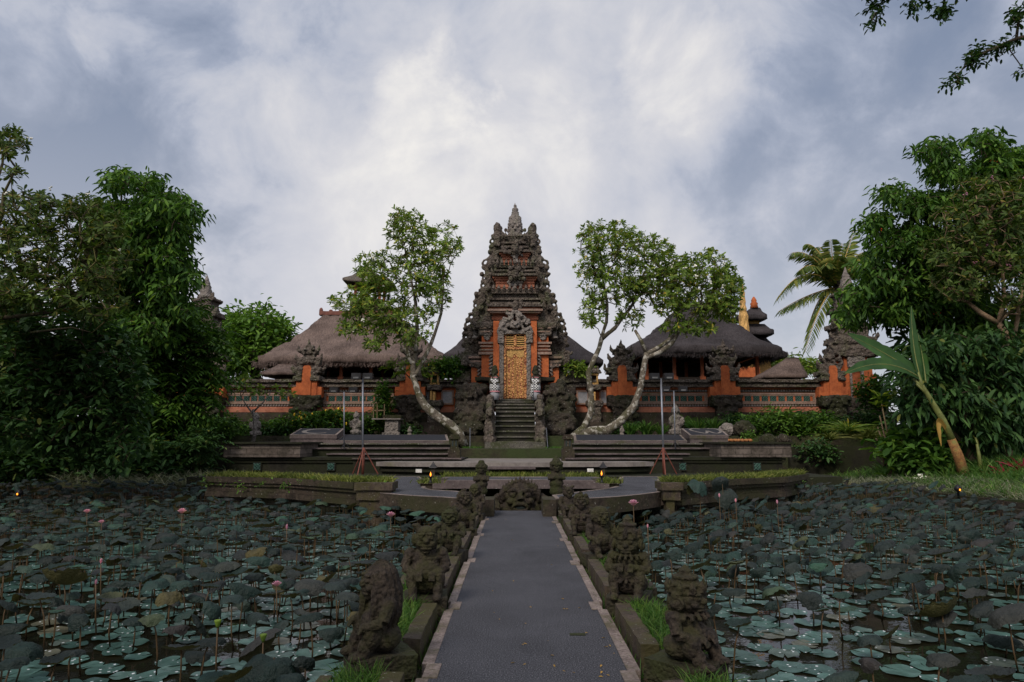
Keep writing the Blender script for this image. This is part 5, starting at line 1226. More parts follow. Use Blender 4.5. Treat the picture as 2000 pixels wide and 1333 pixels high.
        b = MB(); bx(b, 919, 940, 712, 750, .72); bx(b, 904, 919, 738, 752, 1.1); b.build('brick_pilaster', MT['brick'], t)
        b = MB()
        for (xa, xb, ya, yb, d) in ((936, 964, 638, 641, .20), (938, 963.5, 645.5, 648, .22), (934, 964, 667, 671, .18), (937, 964, 674, 677, .22), (936, 964, 681, 684, .2), (934, 964, 687, 692, .14), (914, 941, 694, 698, .5), (917, 941, 702, 706, .56), (916, 941, 709, 713, .55)): bx(b, xa, xb, ya, yb, d)
        b.build('moulding', MT['pinkstone'], t)
        b = MB(); p = P(951.5 if s < 0 else 2 * CX - 951.5, 659, YG + .30); b.lathe([(.17, 0), (.17, .06), (.11, .08), (.10, .02)], (0, 0, 0), 10)
        b.v = [(p.x + x, p.y - z, p.z + y) for x, y, z in b.v]
        for k in range(8): b.ell((p.x + .15 * math.cos(k * .785), p.y - .05, p.z + .15 * math.sin(k * .785)), .06, 6, 5)
        b.build('medallion', MT['carved_pale'], t, True)
        b = MB()
        for (x, ya, yb, d) in ((960, 694, 734, .30), (937, 714, 738, .68)):   # row of curled leaves down each pilaster edge
            n = int((yb - ya) / 6.6)
            for k in range(n):
                py = ya + 4 + k * 6.6; X_ = x - 3.5 * (k % 2 == 5) if s < 0 else 2 * CX - x; c = P(X_, py, YG + d - .05); b.tube([(c.x + -s * .10, c.y, c.z + .07), (c.x + s * .04, c.y - .05, c.z + .03), (c.x + s * .13, c.y - .03, c.z - .06), (c.x + s * .07, c.y, c.z - .10)], [.06, .065, .045, .02], 6)
            p0, p1 = P((x if s < 0 else 2 * CX - x) - s * 2.2, ya, YG + d), P((x if s < 0 else 2 * CX - x) - s * 2.2, yb, YG + d); b.box(min(p0.x, p1.x) - .09, max(p0.x, p1.x) + .06, YG + d - .06, YG + d + .1, p1.z, p0.z)
        b.build('curled_edging', MT['carved_pale'], t, True)
        # grey carved jamb of the door
        b = MB(); x0, x1 = sorted((gx(975.5 if s < 0 else 2 * CX - 975.5, 720), gx(983.5 if s < 0 else 2 * CX - 983.5, 720))); b.rbox(x0, x1, YG - .05, YG + .6, gz(781), gz(668), .08, .025, 7, s); x0, x1 = sorted((gx(972 if s < 0 else 2 * CX - 972, 660), gx(984 if s < 0 else 2 * CX - 984, 660))); b.rbox(x0, x1, YG - .16, YG + .6, gz(671), gz(648), .08, .05, 6, s); b.build('carved_jamb', MT['carved_pale'], t)
    b = MB()
    for (xa, xb, ya, yb, d) in ((963.5, 1048.5, 640, 780, .30), (940, 1072, 690, 782, .6), (904, 1108, 735, 800, 1.2), (930, 1082, 625, 745, 1.5)):
        b.box(gx(xa, yb), gx(xb, yb), YG + d + .2, Yb, gz(yb), gz(ya))
    b.build('brick_core', MT['brick_dull'], t)
    # demon face above the door
    b = MB(); m = sc(630, YG); c = P(CX, 636, YG - .1)
    for k in range(90):
        a = R.uniform(0, PI); r = R.uniform(.3, 1.) ** .6; b.ell((c.x + 33 * m * r * math.cos(a), c.y + R.uniform(0, .15), c.z - 10 * m + 40 * m * r * math.sin(a) ** 1.2), (3.6 * m, .12, 3.6 * m), 6, 5)
    b.ell((c.x, c.y - .02, c.z), (9 * m, .26, 8 * m)); 
    for s in (-1, 1): b.ell((c.x + s * 4.6 * m, c.y - .26, c.z + 3 * m), 2.2 * m, 8, 6); b.ell((c.x + s * 7.5 * m, c.y - .12, c.z - 3 * m), (3 * m, .14, 3 * m)); b.tube([(c.x + s * 20 * m, c.y, c.z - 12 * m), (c.x + s * 30 * m, c.y, c.z - 4 * m), (c.x + s * 34 * m, c.y, c.z - 14 * m)], [4 * m, 4.5 * m, 3 * m], 7)
    b.ell((c.x, c.y - .28, c.z - 1 * m), (2.2 * m, .12, 2.4 * m)); b.ell((c.x, c.y - .2, c.z - 5.4 * m), (6 * m, .12, 1.6 * m)); b.rbox(c.x - 34 * m, c.x + 34 * m, c.y, c.y + .5, c.z - 17 * m, c.z - 9 * m, .12, .05, 6)
    sculpt(b, 'demon_face', MT['carved_pale'], .045, .035, 9, 0, t, grain=.02)
    # golden door
    d = link('door', None, t)
    b = MB(); x0, x1 = gx(984, 720), gx(1028.5, 720); b.box(x0, x1, YG + .16, YG + .3, gz(779), gz(650)); dm = b.mesh('door', MT['gold'], ORG[t]); bpy.data.objects.remove(d); d = link('door', dm, t)
    b = MB()
    for xa, xb, ya, yb in ((984, 988.5, 650, 779), (1024, 1028.5, 650, 779), (988.5, 1024, 650, 655), (988.5, 1024, 677, 682.5)): b.rbox(gx(xa, 700), gx(xb, 700), YG + .03, YG + .17, gz(yb), gz(ya), .08, .02, 9)
    b.build('golden_frame', MT['gold'], d)
    b = MB()
    for k in range(5): y = 657.5 + k * 4.2; b.box(gx(988.5, 665), gx(1003.4, 665), YG + .05, YG + .158, gz(y + 2.1), gz(y)); b.box(gx(1008.8, 665), gx(1024, 665), YG + .05, YG + .158, gz(y + 2.1), gz(y))
    b.build('transom_slat', MT['gold_plain'], d); b = MB(); b.rbox(gx(1003.5, 665), gx(1008.7, 665), YG + .0, YG + .158, gz(677), gz(655), .08, .04, 8); b.build('transom_post', MT['gold'], d)
    b = MB(); b.box(gx(988.6, 665), gx(1023.9, 665), YG + .135, YG + .159, gz(676.9), gz(655.1)); b.build('transom_recess', MT['darkwood'], d)
    b = MB()
    for k in range(17): x = 989.5 + k * 2.1; y1 = 695 + 3.5 * abs(math.sin((x - CX) / 17 * PI * 1.0)) - (4.5 if abs(x - CX) < 4 else 0); b.box(gx(x, 690), gx(x + 2.1, 690), YG + .10, YG + .158, gz(y1), gz(683))
    b.build('door_valance', MT['gold_plain'], d)
    for s in (-1, 1):
        b = MB(); xa, xb = (989.5, 1005.4) if s < 0 else (1006.8, 1023); b.box(gx(xa, 740), gx(xb, 740), YG + .125, YG + .158, gz(778), gz(690)); o = b.build('door_leaf', MT['gold'], d)
    b = MB()
    for x in (990.5, 998, 1004.8, 1007.8, 1014, 1021.5): b.tube([P(x, 777, YG + .12), P(x, 700, YG + .12)], .022, 5)
    b.build('door_rib', MT['gold_plain'], d)
    # mossy carved base on both sides of the stairs
    for s in (-1, 1):
        b = MB()
        for k in range(70):
            px = R.uniform(897, 944); py = R.uniform(752, 850); Y = 37.6 - 1.6 * (py - 750) / 100 + R.uniform(0, .5)
            if py < 770 and px < 915: px += 12
            p = P(px if s < 0 else 2 * CX - px, py, Y); r = R.uniform(.18, .38); b.ell(p, (r * R.uniform(.8, 1.4), r, r * R.uniform(.6, 1.)), 8, 6)
        x0, x1 = sorted((gx(890 if s < 0 else 2 * CX - 890, 800), gx(948 if s < 0 else 2 * CX - 948, 800))); b.rbox(x0, x1, 37.9, 40, 1.2, gz(754), .4, .1, 2); b.rbox(x0, x1, 37.3, 40, 1.2, gz(822), .4, .1, 2)
        for k in range(9): px = R.uniform(900, 940); X_ = px if s < 0 else 2 * CX - px; flame_tip(b, X_, R.uniform(765, 800), 36.9, 14, R.choice((-1, 1)), .34)
        sculpt(b, 'carved_base', MT['mossrock'], .075, .09, 2.6, 0, t, grain=.05)
    for s in (-1, 1):
        b = MB(); x0, x1 = sorted((gx(930 if s < 0 else 2 * CX - 930, 740), gx(967 if s < 0 else 2 * CX - 967, 740))); b.rbox(x0, x1, 37.7, 39, gz(746), gz(739), .15, .04, 4); b.build('landing_ledge', MT['stepriser'], t)
gate()

# ---------------------------------------------------------------- temple wall
YW = 40.0
def wall(xa, xb, panels, label, base=True):
    """garden wall: ledges, bead rows, brick field with green lattice tiles, mossy cap"""
    def X(px, py=770): return P(px, py, YW).x
    def Z(py): return P(AX, py, YW).z
    t = thing('temple_wall', label, 'wall', (X((xa + xb) / 2), YW, Z(852)), 'temple walls'); x0, x1 = X(xa), X(xb)
    b = MB(); b.box(x0, x1, YW, YW + .8, Z(806), Z(758)); b.build('brick_body', MT['brick'], t)
    b = MB()
    for y0, y1, o in ((806, 799, .34), (799, 795.5, .2), (759, 757.2, .1)): b.box(x0 - .003 * o, x1 + .003 * o, YW - o, YW + .7, Z(y0), Z(y1) - .002)
    b.build('brick_ledge', MT['brick_dull'], t)
    b = MB(); b.rbox(x0, x1, YW - .36, YW + .95, Z(757), Z(752.5), .3, .02, 3); b.rbox(x0, x1, YW - .22, YW + .85, Z(752.3), Z(748.5), .3, .02, 3); b.rbox(x0, x1, YW - .46, YW + 1.0, Z(748), Z(742.5), .22, .06, 3)
    b.build('mossy_cap', MT['carved'], t)
    b = MB(); b.rbox(x0, x1, YW - .5, YW + .8, 1.4, Z(806.5), .35, .06, 2.); b.rbox(x0, x1, YW - .85, YW + .8, 1.4, Z(826), .35, .08, 2.); b.build('stone_plinth', MT['planter'], t)
    b = MB()
    for (pa, pb, n) in panels:
        for y0, y1 in ((767, 761), (795.4, 790)): b.box(X(pa), X(pb), YW - .03, YW + .1, Z(y0), Z(y1))
    if panels: b.build('bead_recess', MT['darkbark'], t)
    b = MB()
    for (pa, pb, n) in panels:
        for y0, y1 in ((766.5, 761.5), (795.3, 790.5)):
            b.box(X(pa), X(pb), YW - .05, YW + .1, Z(y0), Z(y0) + .03); m = int((pb - pa) / 5.2)
            for k in range(m): x = X(pa + (pb - pa) * (k + .5) / m); b.ell((x, YW - .07, Z((y0 + y1) / 2)), (.066, .07, .066), 7, 5)
    if panels: b.build('bead_row', MT['terrace'], t, True)
    for (pa, pb, n) in panels:
        b = MB(); a0, a1 = X(pa), X(pb)
        for i, o in ((0, .08), (1, .05)):
            w_ = .10 - .04 * i; e = .11 * i
            zt, zb = Z(768) - e, Z(789.5) + e
            b.box(a0 + e, a1 - e, YW - o, YW + .1, zt - w_, zt); b.box(a0 + e, a1 - e, YW - o, YW + .1, zb, zb + w_); b.box(a0 + e, a0 + e + w_, YW - o, YW + .1, zb + w_, zt - w_); b.box(a1 - e - w_, a1 - e, YW - o, YW + .1, zb + w_, zt - w_)
        b.build('panel_frame', MT['pinkstone'], t)
        s = 12 * sc(778, YW)
        for k in range(n): px = pa + 9 + (pb - pa - 18) * (k + .5) / n; lattice(t, X(px), YW - .01, P(AX, 785.3, YW).z, s, MT['pinkstone'])
    return t
def pillar(px, label, w=1.0, crown=True, Y=39.75, top=665):
    def X(x, py=750): return P(x, py, Y).x
    def Z(py): return P(AX, py, Y).z
    t = thing('wall_pillar', label, 'pillar', (X(px), Y, Z(850)), 'brick pillars of the temple wall')
    b = MB()
    for hw, yt, yb, o in ((9, 722, 773, .10), (20, 745, 775, .03), (29, 757, 777, -.02)): b.box(X(px - hw * w), X(px + hw * w), Y - o - .4, Y + .6, Z(yb), Z(yt))
    b.hexa([(X(px - 9 * w), Y - .5, Z(722) + .002), (X(px + 9 * w), Y - .5, Z(722) + .002), (X(px + 9 * w), Y + .6, Z(722) + .002), (X(px - 9 * w), Y + .6, Z(722) + .002), (X(px - 5 * w), Y - .5, Z(716)), (X(px + 5 * w), Y - .5, Z(716)), (X(px + 5 * w), Y + .6, Z(716)), (X(px - 5 * w), Y + .6, Z(716))])
    b.build('brick_shaft', MT['brick'], t)
    b = MB(); b.rbox(X(px - 29 * w), X(px + 29 * w), Y - .75, Y + .6, Z(795), Z(774), .14, .07, 4, px); b.rbox(X(px - 20 * w), X(px + 20 * w), Y - .7, Y + .6, Z(852), Z(794), .2, .10, 3, px)
    for k in range(10): b.ell((X(px + R.uniform(-24, 24)), Y - .8, Z(R.uniform(778, 840))), (.2, .14, .16))
    sculpt(b, 'carved_foot', MT['mossrock'], .06, .07, 4, 0, t, grain=.04)
    b = MB(); k_ = (722 - top) / 57.
    for hw, yt, yb in ((26, 736, 746), (20, 730, 737), (27, 720, 731), (15, 711, 721), (20, 700, 712), (11, 692, 701), (15, 684, 693), (8, 676, 685)):
        yt, yb = 746 - (746 - yt) * k_, 746 - (746 - yb) * k_
        if yt > 715: 
            for s in (-1, 1): x0, x1 = sorted((X(px + s * 8.5 * w), X(px + s * hw * w))); b.rbox(x0, x1, Y - .55, Y + .5, Z(yb), Z(yt), .1, .05, 5, px + yt)
        else: b.rbox(X(px - hw * w), X(px + hw * w), Y - hw * .022, Y + hw * .022, Z(yb), Z(yt), .1, .05, 5, px + yt)
        if hw in (27, 20, 15) and yt < 725:
            for s in (-1, 1):
                p = P(px + s * hw * w, yt + 3, Y - .3); b.tube([p, p + Vector((s * .14, 0, .10)), p + Vector((s * .17, 0, .42))], [.16, .12, .02], 6)
                p = P(px + s * hw * w * .5, yt, Y - .4); b.tube([p, p + Vector((0, 0, .3))], [.10, .02], 6)
    p = P(px, 682 - (682 - 676) * k_, Y); p.z = Z(746 - 66 * k_)
    b.tube([p, p + Vector((0, 0, .22)), p + Vector((0, 0, .5))], [.16, .13, .02], 7)
    sculpt(b, 'carved_crown', MT['carved'], .05, .05, 5, 0, t, grain=.02)
    return t
wall(395, 590, [(437, 572, 8)], 'temple wall with green tiles between the left side gate and the first pillar')
wall(616, 790, [(632, 770, 8)], 'temple wall with green tiles in front of the brown thatched pavilion')
wall(816, 902, [], 'short plain orange temple wall left of the tall gate, with pale panel')
wall(1110, 1200, [], 'short plain orange temple wall right of the tall gate, with pale panel')
wall(1226, 1399, [(1243, 1381, 8)], 'temple wall with green tiles in front of the black thatched pavilion')
wall(1425, 1610, [(1443, 1592, 8)], 'temple wall with green tiles beside the right side gate')
pillar(603, 'brick pillar with horned crown in front of the brown thatched roof'); pillar(803, 'brick pillar half hidden behind the left frangipani trunk')
pillar(1213, 'brick pillar with crown between the right frangipani trunks'); pillar(1412, 'brick pillar with crown in front of the black thatched roof')
pillar(416, 'brick pillar half hidden by leaves beside the left side gate', .9, top=690); pillar(1621, 'brick pillar beside the right side gate, next to the palm', .95, top=680)
for px, side, py in ((849, 'left', 0), (1160, 'right', 0)):
    def X(x, y=760): return P(x, y, 39.6).x
    def Z(y): return P(AX, y, 39.6).z
    t = thing('wall_shrine', 'small golden niche shrine on the wall %s of the tall gate' % side, 'shrine', (X(px), 39.6, Z(800)), 'niche shrines beside the gate')
    b = MB(); b.box(X(px - 9), X(px + 9), 39.5, 40.1, Z(752), Z(748)); b.box(X(px - 8), X(px - 4.8), 39.45, 40, Z(748), Z(734)); b.box(X(px + 4.8), X(px + 8), 39.45, 40, Z(748), Z(734)); b.box(X(px - 9.5), X(px + 9.5), 39.4, 40, Z(734), Z(730)); b.box(X(px - 8), X(px - 4.5), 39.45, 40, Z(783), Z(764)); b.box(X(px - 3), X(px + 2.2), 39.42, 40, Z(783), Z(766)); b.build('golden_niche', MT['gold_plain'], t)
    b = MB(); b.box(X(px - 4.7), X(px + 4.7), 39.7, 40, Z(748), Z(734)); b.build('recess', MT['darkwood'], t)
    b = MB(); b.rbox(X(px - 13), X(px + 13), 39.25, 40.2, Z(730), Z(724), .1, .05, 5); b.rbox(X(px - 9), X(px + 9), 39.4, 40.1, Z(724), Z(716), .1, .05, 5); b.rbox(X(px - 14), X(px + 14), 39.3, 40, Z(763), Z(752), .1, .05, 5); b.box(X(px - 6), X(px + 6), 39.8, 40.1, Z(756), Z(722)); b.rbox(X(px - 16), X(px + 16), 39.1, 40, Z(794), Z(783), .1, .05, 5); b.rbox(X(px - 12), X(px + 12), 39.2, 40, Z(850), Z(794), .15, .08, 3)
    sculpt(b, 'carved_frame', MT['carved'], .05, .04, 5, 0, t)
    for dx in (-21, 24):
        if abs(px + dx - CX) > 148 + 30: continue
        b = MB(); b.box(X(px + dx - 9), X(px + dx + 9), 39.9, 40.2, Z(787), Z(765)); b.build('grey_panel', MT['greycloth'], t)
        b = MB()
        for xa, xb, ya, yb in ((-12, -9, 790, 762), (9, 12, 790, 762), (-9, 9, 765, 762), (-9, 9, 790, 787)): b.box(X(px + dx + xa), X(px + dx + xb), 39.86, 40.2, Z(ya), Z(yb))
        b.build('panel_frame', MT['pinkstone'], t)
def side_gate(px, ytop, label, door):
    Y = 40.6
    def X(x, y=700): return P(x, y, Y).x
    def Z(y): return P(AX, y, Y).z
    t = thing('side_gate', label, 'gate', (X(px), Y, Z(800)), 'small side gates'); k = (800 - ytop) / 265.
    def yy(v): return 800 - v * k
    b = MB()
    for hw, a, c in ((44, 98, 116), (36, 116, 122), (42, 122, 134), (30, 134, 150), (38, 150, 160), (24, 160, 182), (31, 182, 192), (18, 192, 214), (24, 214, 220)): 
        b.rbox(X(px - hw), X(px + hw), Y - .3 + (44 - hw) * .012, Y + 1.2, Z(yy(a)), Z(yy(c)), .14, .07, 4, a + px)
        if hw in (44, 42, 38, 31, 24):
            for s in (-1, 1): flame_tip(b, px + s * hw, yy(c), Y, 13, s, .34); scroll(b, px + s * (hw - 1), yy(c) - 2, Y + .3, 5, s)
    sculpt(b, 'carved_tiers', MT['carved'], .06, .06, 4.5, 0, t)
    b = MB(); spire(b, X(px), Y + .4, [(yy(218), 15), (yy(224), 13), (yy(226), 10), (yy(232), 11.5), (yy(238), 9), (yy(241), 9.5), (yy(246), 6.5), (yy(248), 7), (yy(254), 4), (yy(256), 3.5), (yy(265), .5)], .03); b.build('finial', MT['carved_pale'], t, True)
    b = MB()
    for s in (-1, 1):
        for xa, xb, a, c, o in ((14, 22, 20, 96, -.1), (25, 34, 20, 86, .05), (36, 44, 20, 66, .2)):
            x0, x1 = sorted((X(px + s * xa), X(px + s * xb))); b.box(x0, x1, Y + o, Y + 1.1, Z(yy(a)), Z(yy(c)))
    b.box(X(px - 30), X(px + 30), Y + .3, Y + 1.1, Z(yy(10)), Z(yy(116))); b.build('brick_pilaster', MT['brick'], t)
    b = MB()
    for s in (-1, 1):
        x0, x1 = sorted((X(px + s * 9.5), X(px + s * 13.5))); b.box(x0, x1, Y - .16, Y + .5, Z(yy(0)), Z(yy(94)))
    b.rbox(X(px - 17), X(px + 17), Y - .25, Y + .4, Z(yy(78)), Z(yy(108)), .12, .05, 6); b.build('door_surround', MT['carved_pale'], t)
    b = MB(); b.box(X(px - 9.4), X(px + 9.4), Y + .05, Y + .28, Z(yy(0)), Z(yy(80))); b.build('door', MT['gold'] if not door else MT['redwood'], t)
    b = MB(); b.rbox(X(px - 52), X(px + 52), Y - .5, Y + 1, Z(yy(-6)), Z(yy(20)), .15, .07, 4); b.rbox(X(px - 58), X(px + 58), Y - .9, Y + 1, 1.4, Z(yy(-6)), .2, .09, 3); sculpt(b, 'carved_base', MT['mossrock'], .07, .06, 4, 0, t)
side_gate(388, 537, 'carved stone side gate half hidden behind the left trees', True); side_gate(1669, 522, 'carved stone side gate with red door half hidden behind the palm', True)
# ---------------------------------------------------------------- pavilions, roofs beyond the wall
def hip_roof(xe0, xe1, ye, xr0, xr1, yr, Y, depth, thick, sag=.28, lift=0., rough=.07, nu=44, nv=12, Yback=None):
    """thatched hip roof: eaves row ye between columns xe0..xe1, ridge row yr between xr0..xr1 (photograph pixels at distance Y)"""
    e0, e1, r0, r1 = P(xe0, ye, Y), P(xe1, ye, Y), P(xr0, yr, Y + depth / 2), P(xr1, yr, Y + depth / 2)
    ze, zr = e0.z, r0.z; cy = Y + depth / 2; cx0 = (e0.x + e1.x) / 2
    hx, hy = (e1.x - e0.x) / 2, depth / 2; rx, cxr = (r1.x - r0.x) / 2, (r0.x + r1.x) / 2
    b = MB(); vs = []; N = nu * 2
    rows = [(-.03, thick * -.75), (.0, -thick), (-.012, -thick * .55), (.0, -thick * .12)] + [(j / nv, 0) for j in range(1, nv + 1)]
    for (u, dz) in rows:
        uu = max(u, 0); prof = uu + sag * math.sin(PI * uu) * -.5
        z = ze + (zr - ze) * prof + dz + thick * .15 * (1 - uu)
        ax = hx + (rx - hx) * uu - (.0 if u >= 0 else -u * 0) ; ay = hy + (.06 - hy) * uu; cx = cx0 + (cxr - cx0) * uu
        if dz == thick * -.75: ax -= .7; ay -= .7
        for k in range(N):
            a = 2 * PI * k / N; ca, sa = math.cos(a), math.sin(a); q = 1 / max(abs(ca), abs(sa)); q = q * .82 + .18 * 1.08
            x, y = cx + ax * ca * q / 1.0, cy + ay * sa * q
            p = Vector((x, y, z + lift * (abs(ca * q) ** 4) * (1 - uu) * .3)); n = fbm(p, 1.1) * rough + fbm(p, 4.) * rough * .4
            vs.append((p.x + n * ca, p.y + n * sa, p.z + n))
    m = len(rows); fs = [(j * N + k, j * N + (k + 1) % N, (j + 1) * N + (k + 1) % N, (j + 1) * N + k) for j in range(m - 1) for k in range(N)]
    fs.append(tuple(range(N))); fs.append(tuple((m - 1) * N + k for k in range(N))[::-1])
    b.add(vs, fs); return b, (e0, e1, r0, r1, cy, ze, zr)
def pavilion(label, eave, ridge, Y, depth, thick, mat, posts, floor_px, ridge_mat, sag):
    b, (e0, e1, r0, r1, cy, ze, zr) = hip_roof(*eave, *ridge, Y, depth, thick, sag, 0., .13, 60, 18)
    t = thing('pavilion', label, 'pavilion', ((e0.x + e1.x) / 2, cy, 2.5)); rf = b.build('thatched_roof', MT[mat], t, True)
    b = MB(); b.rbox(r0.x - .3, r1.x + .3, cy - .25, cy + .25, zr - .15, zr + .18, .3, .05, 3)
    for k in range(9): x = r0.x - .2 + (r1.x - r0.x + .4) * k / 8; b.ell((x, cy, zr + .2), (.16, .2, .14 if k % 8 else .3), 7, 5)
    b.build('ridge_cap', MT[ridge_mat], rf)
    zf = P(AX, floor_px, Y).z; x0, x1 = e0.x + 1.2, e1.x - 1.2; y0, y1 = Y + 1.3, Y + depth - 1.3; zt = ze - thick * .6
    b = MB(); b.box(x0 + .3, x1 - .3, y1 - .9, y1 - .7, zf, zt + .6); b.build('back_wall', MT['darkwood'], t)
    b = MB(); b.box(x0, x1, y0, y1, 2.3, zf); b.build('floor', MT['wallstone'], t)
    for k in range(posts):
        x = x0 + .4 + (x1 - x0 - .8) * k / (posts - 1)
        for y in (y0 + .2, (y0 + y1) / 2):
            b = MB(); b.box(x - .11, x + .11, y - .11, y + .11, zf + .35, zt + .35); b.box(x - .2, x + .2, y - .2, y + .2, zf, zf + .35); b.build('post', MT['redwood'], t)
    b = MB(); b.box(x0, x1, y0 + .08, y0 + .3, zt - .08, zt + .14); b.box(x0, x1, (y0 + y1) / 2 - .1, (y0 + y1) / 2 + .1, zt - .05, zt + .2); b.box(x0, x0 + .2, y0 + .3, y1, zt - .08, zt + .14); b.box(x1 - .2, x1, y0 + .3, y1, zt - .08, zt + .14); b.build('beam', MT['redwood'], t)
    b = MB(); n = 40
    for k in range(n): x = e0.x + 1. + (e1.x - e0.x - 2) * k / (n - 1); b.tube([(x, Y + .45, ze - thick * .72), (x, Y + 1.6, ze - thick * .60)], .05, 4)
    b.build('rafter', MT['redwood'], t)
    b = MB(); b.box(x0, x1, y0 + .02, y0 + .06, zf, zf + .30); b.build('railing', MT['darkwood'], t)
    n = 2600; u = NR.random(n); side = NR.random(n); bs = np.where((side < .62)[:, None], np.stack([e0.x + (e1.x - e0.x) * u, np.full(n, Y + .02), np.full(n, ze - thick * .72)], 1), np.stack([np.where(side < .81, e0.x + .04, e1.x - .04), Y + depth * u, np.full(n, ze - thick * .72)], 1))
    bs = bs + NR.normal(size=(n, 3)) * np.array([.05, .05, .06]); dr = NR.normal(size=(n, 3)) * .35 + np.array([0, -.25, -1.]); L = NR.uniform(.15, .42, n)
    v, f = leaves_arrays(bs, dr, NR.normal(size=(n, 3)), L, np.full(n, .03), 0, 0); link('eave_fringe', quads_mesh('eave_fringe', v, f, MT[mat], ORG[t]), rf)
    return t
pavilion('open pavilion with grey-brown thatched hip roof left of the tall gate', (494, 880, 697), (632, 775, 613), 48, 12, .55, 'thatch', 6, 742, 'tile', .18)
pavilion('open pavilion with black palm-thatch hip roof right of the tall gate', (1225, 1537, 678), (1330, 1395, 598), 47, 12, .55, 'ijuk', 5, 742, 'ijuk', .22)
def small_roof(label, eave, ridge, Y, depth, mat, thick=.3):
    b, (e0, e1, r0, r1, cy, ze, zr) = hip_roof(*eave, *ridge, Y, depth, thick, .1, 0, .04, 24, 8); t = thing('small_pavilion', label, 'pavilion', ((e0.x + e1.x) / 2, cy, 2.5)); b.build('roof', MT[mat], t, True)
    b = MB(); zf = ze - thick * .6; b.box(e0.x + .8, e1.x - .8, Y + .8, Y + depth - .8, 2.4, zf); b.build('wall', MT['darkwood'], t)
small_roof('dark roof of a small pavilion peeping out behind the gate, left side', (862, 960, 694), (905, 930, 660), 46, 6, 'ijuk'); small_roof('dark roof of a small pavilion peeping out behind the gate, right side', (1060, 1182, 703), (1098, 1108, 655), 46, 7, 'ijuk')
small_roof('red tiled roof between the left frangipani and the gate', (745, 868, 697), (800, 826, 660), 58, 8, 'tile', .18)
small_roof('thatched lean roof low behind the wall near the palm', (1498, 1580, 733), (1536, 1560, 699), 44, 4, 'thatch', .2); small_roof('low thatched roof end behind the first left pillar', (505, 575, 728), (545, 575, 712), 44, 3, 'thatch', .2)
def watch_tower():
    Y = 60; b, (e0, e1, r0, r1, cy, ze, zr) = hip_roof(666, 760, 547, 706, 724, 526, Y, 4.6, .2, .2, .8, .03, 24, 8); t = thing('drum_tower', 'tall slender tower with tiled roof rising behind the left frangipani', 'tower', ((e0.x + e1.x) / 2, cy, 2.5)); b.build('roof', MT['carved'], t, True)
    x = (e0.x + e1.x) / 2; b = MB(); b.box(x - 1.1, x + 1.1, cy - 1.1, cy + 1.1, 2.4, ze - 2.2); b.box(x - 1.5, x + 1.5, cy - 1.5, cy + 1.5, ze - 2.2, ze - 1.6); b.build('shaft', MT['wallstone'], t)
    for sx in (-1, 1):
        for sy in (-1, 1): MB().box(x + sx * 1.1 - .12, x + sx * 1.1 + .12, cy + sy * 1.1 - .12, cy + sy * 1.1 + .12, ze - 1.6, ze).build('post', MT['redwood'], t)
watch_tower()
def meru():
    Y = 62; t = thing('meru_shrine', 'slender shrine tower with three small black thatched roofs', 'shrine', (P(1475, 660, Y).x, Y + 2, 2.5), 'temple towers')
    for (xa, xb, ye, xr0, xr1, yr) in ((1408, 1542, 690, 1455, 1495, 658), (1430, 1514, 646, 1457, 1493, 633), (1446, 1500, 616, 1468, 1484, 602)):
        b, i = hip_roof(xa, xb, ye, xr0, xr1, yr, Y - (xb - xa) * .022, (xb - xa) * .045, .45, .25, .2, .04, 20, 7); b.build('thatched_roof', MT['ijuk'], t, True)
    c = P(1475, 640, Y).x
    def Z(y): return P(AX, y, Y).z
    for y0, y1, hw in ((660, 642, 13), (632, 612, 11)): m = sc(y0, Y); b = MB(); b.box(c - hw * m, c + hw * m, Y + .4 - hw * m + .4, Y + hw * m, Z(y0), Z(y1)); b.build('golden_storey', MT['gold_plain'], t)
    b = MB(); b.lathe([(.38, Z(602)), (.3, Z(596)), (.36, Z(594)), (.22, Z(590)), (.26, Z(588)), (.18, Z(584)), (.05, Z(580))], (c, Y, 0), 10); b.build('finial', MT['brick'], t, True)
    b = MB(); m = sc(700, Y); b.box(c - 30 * m, c + 25 * m, Y - .2, Y + 3, 2.4, Z(692)); b.build('shrine_body', MT['gold_plain'], t)
    t = thing('carved_spire', 'pale golden carved stone spire beside the right frangipani crown', 'tower', (P(1452, 620, 60).x, 60, 2.5), 'temple towers'); b = MB(); c = P(1452, 620, 60)
    prof = [(720, 26), (640, 22), (628, 18), (618, 20), (610, 14), (604, 15), (596, 11), (590, 12), (580, 8.5), (574, 9.5), (566, 6), (560, 6.5), (553, 3), (546, .6)]; z0 = P(AX, 720, 60).z
    b.lathe([(hw * sc(y, 60) * .45, P(AX, y, 60).z - z0) for y, hw in prof], (c.x, 60, z0), 12, .3, .06, 3); b.build('spire', MT['gold_plain'], t)
    b = MB(); b.box(c.x - .9, c.x + .9, 59.1, 60.9, 2.4, z0 + .02); b.build('base', MT['brick'], t)
meru()
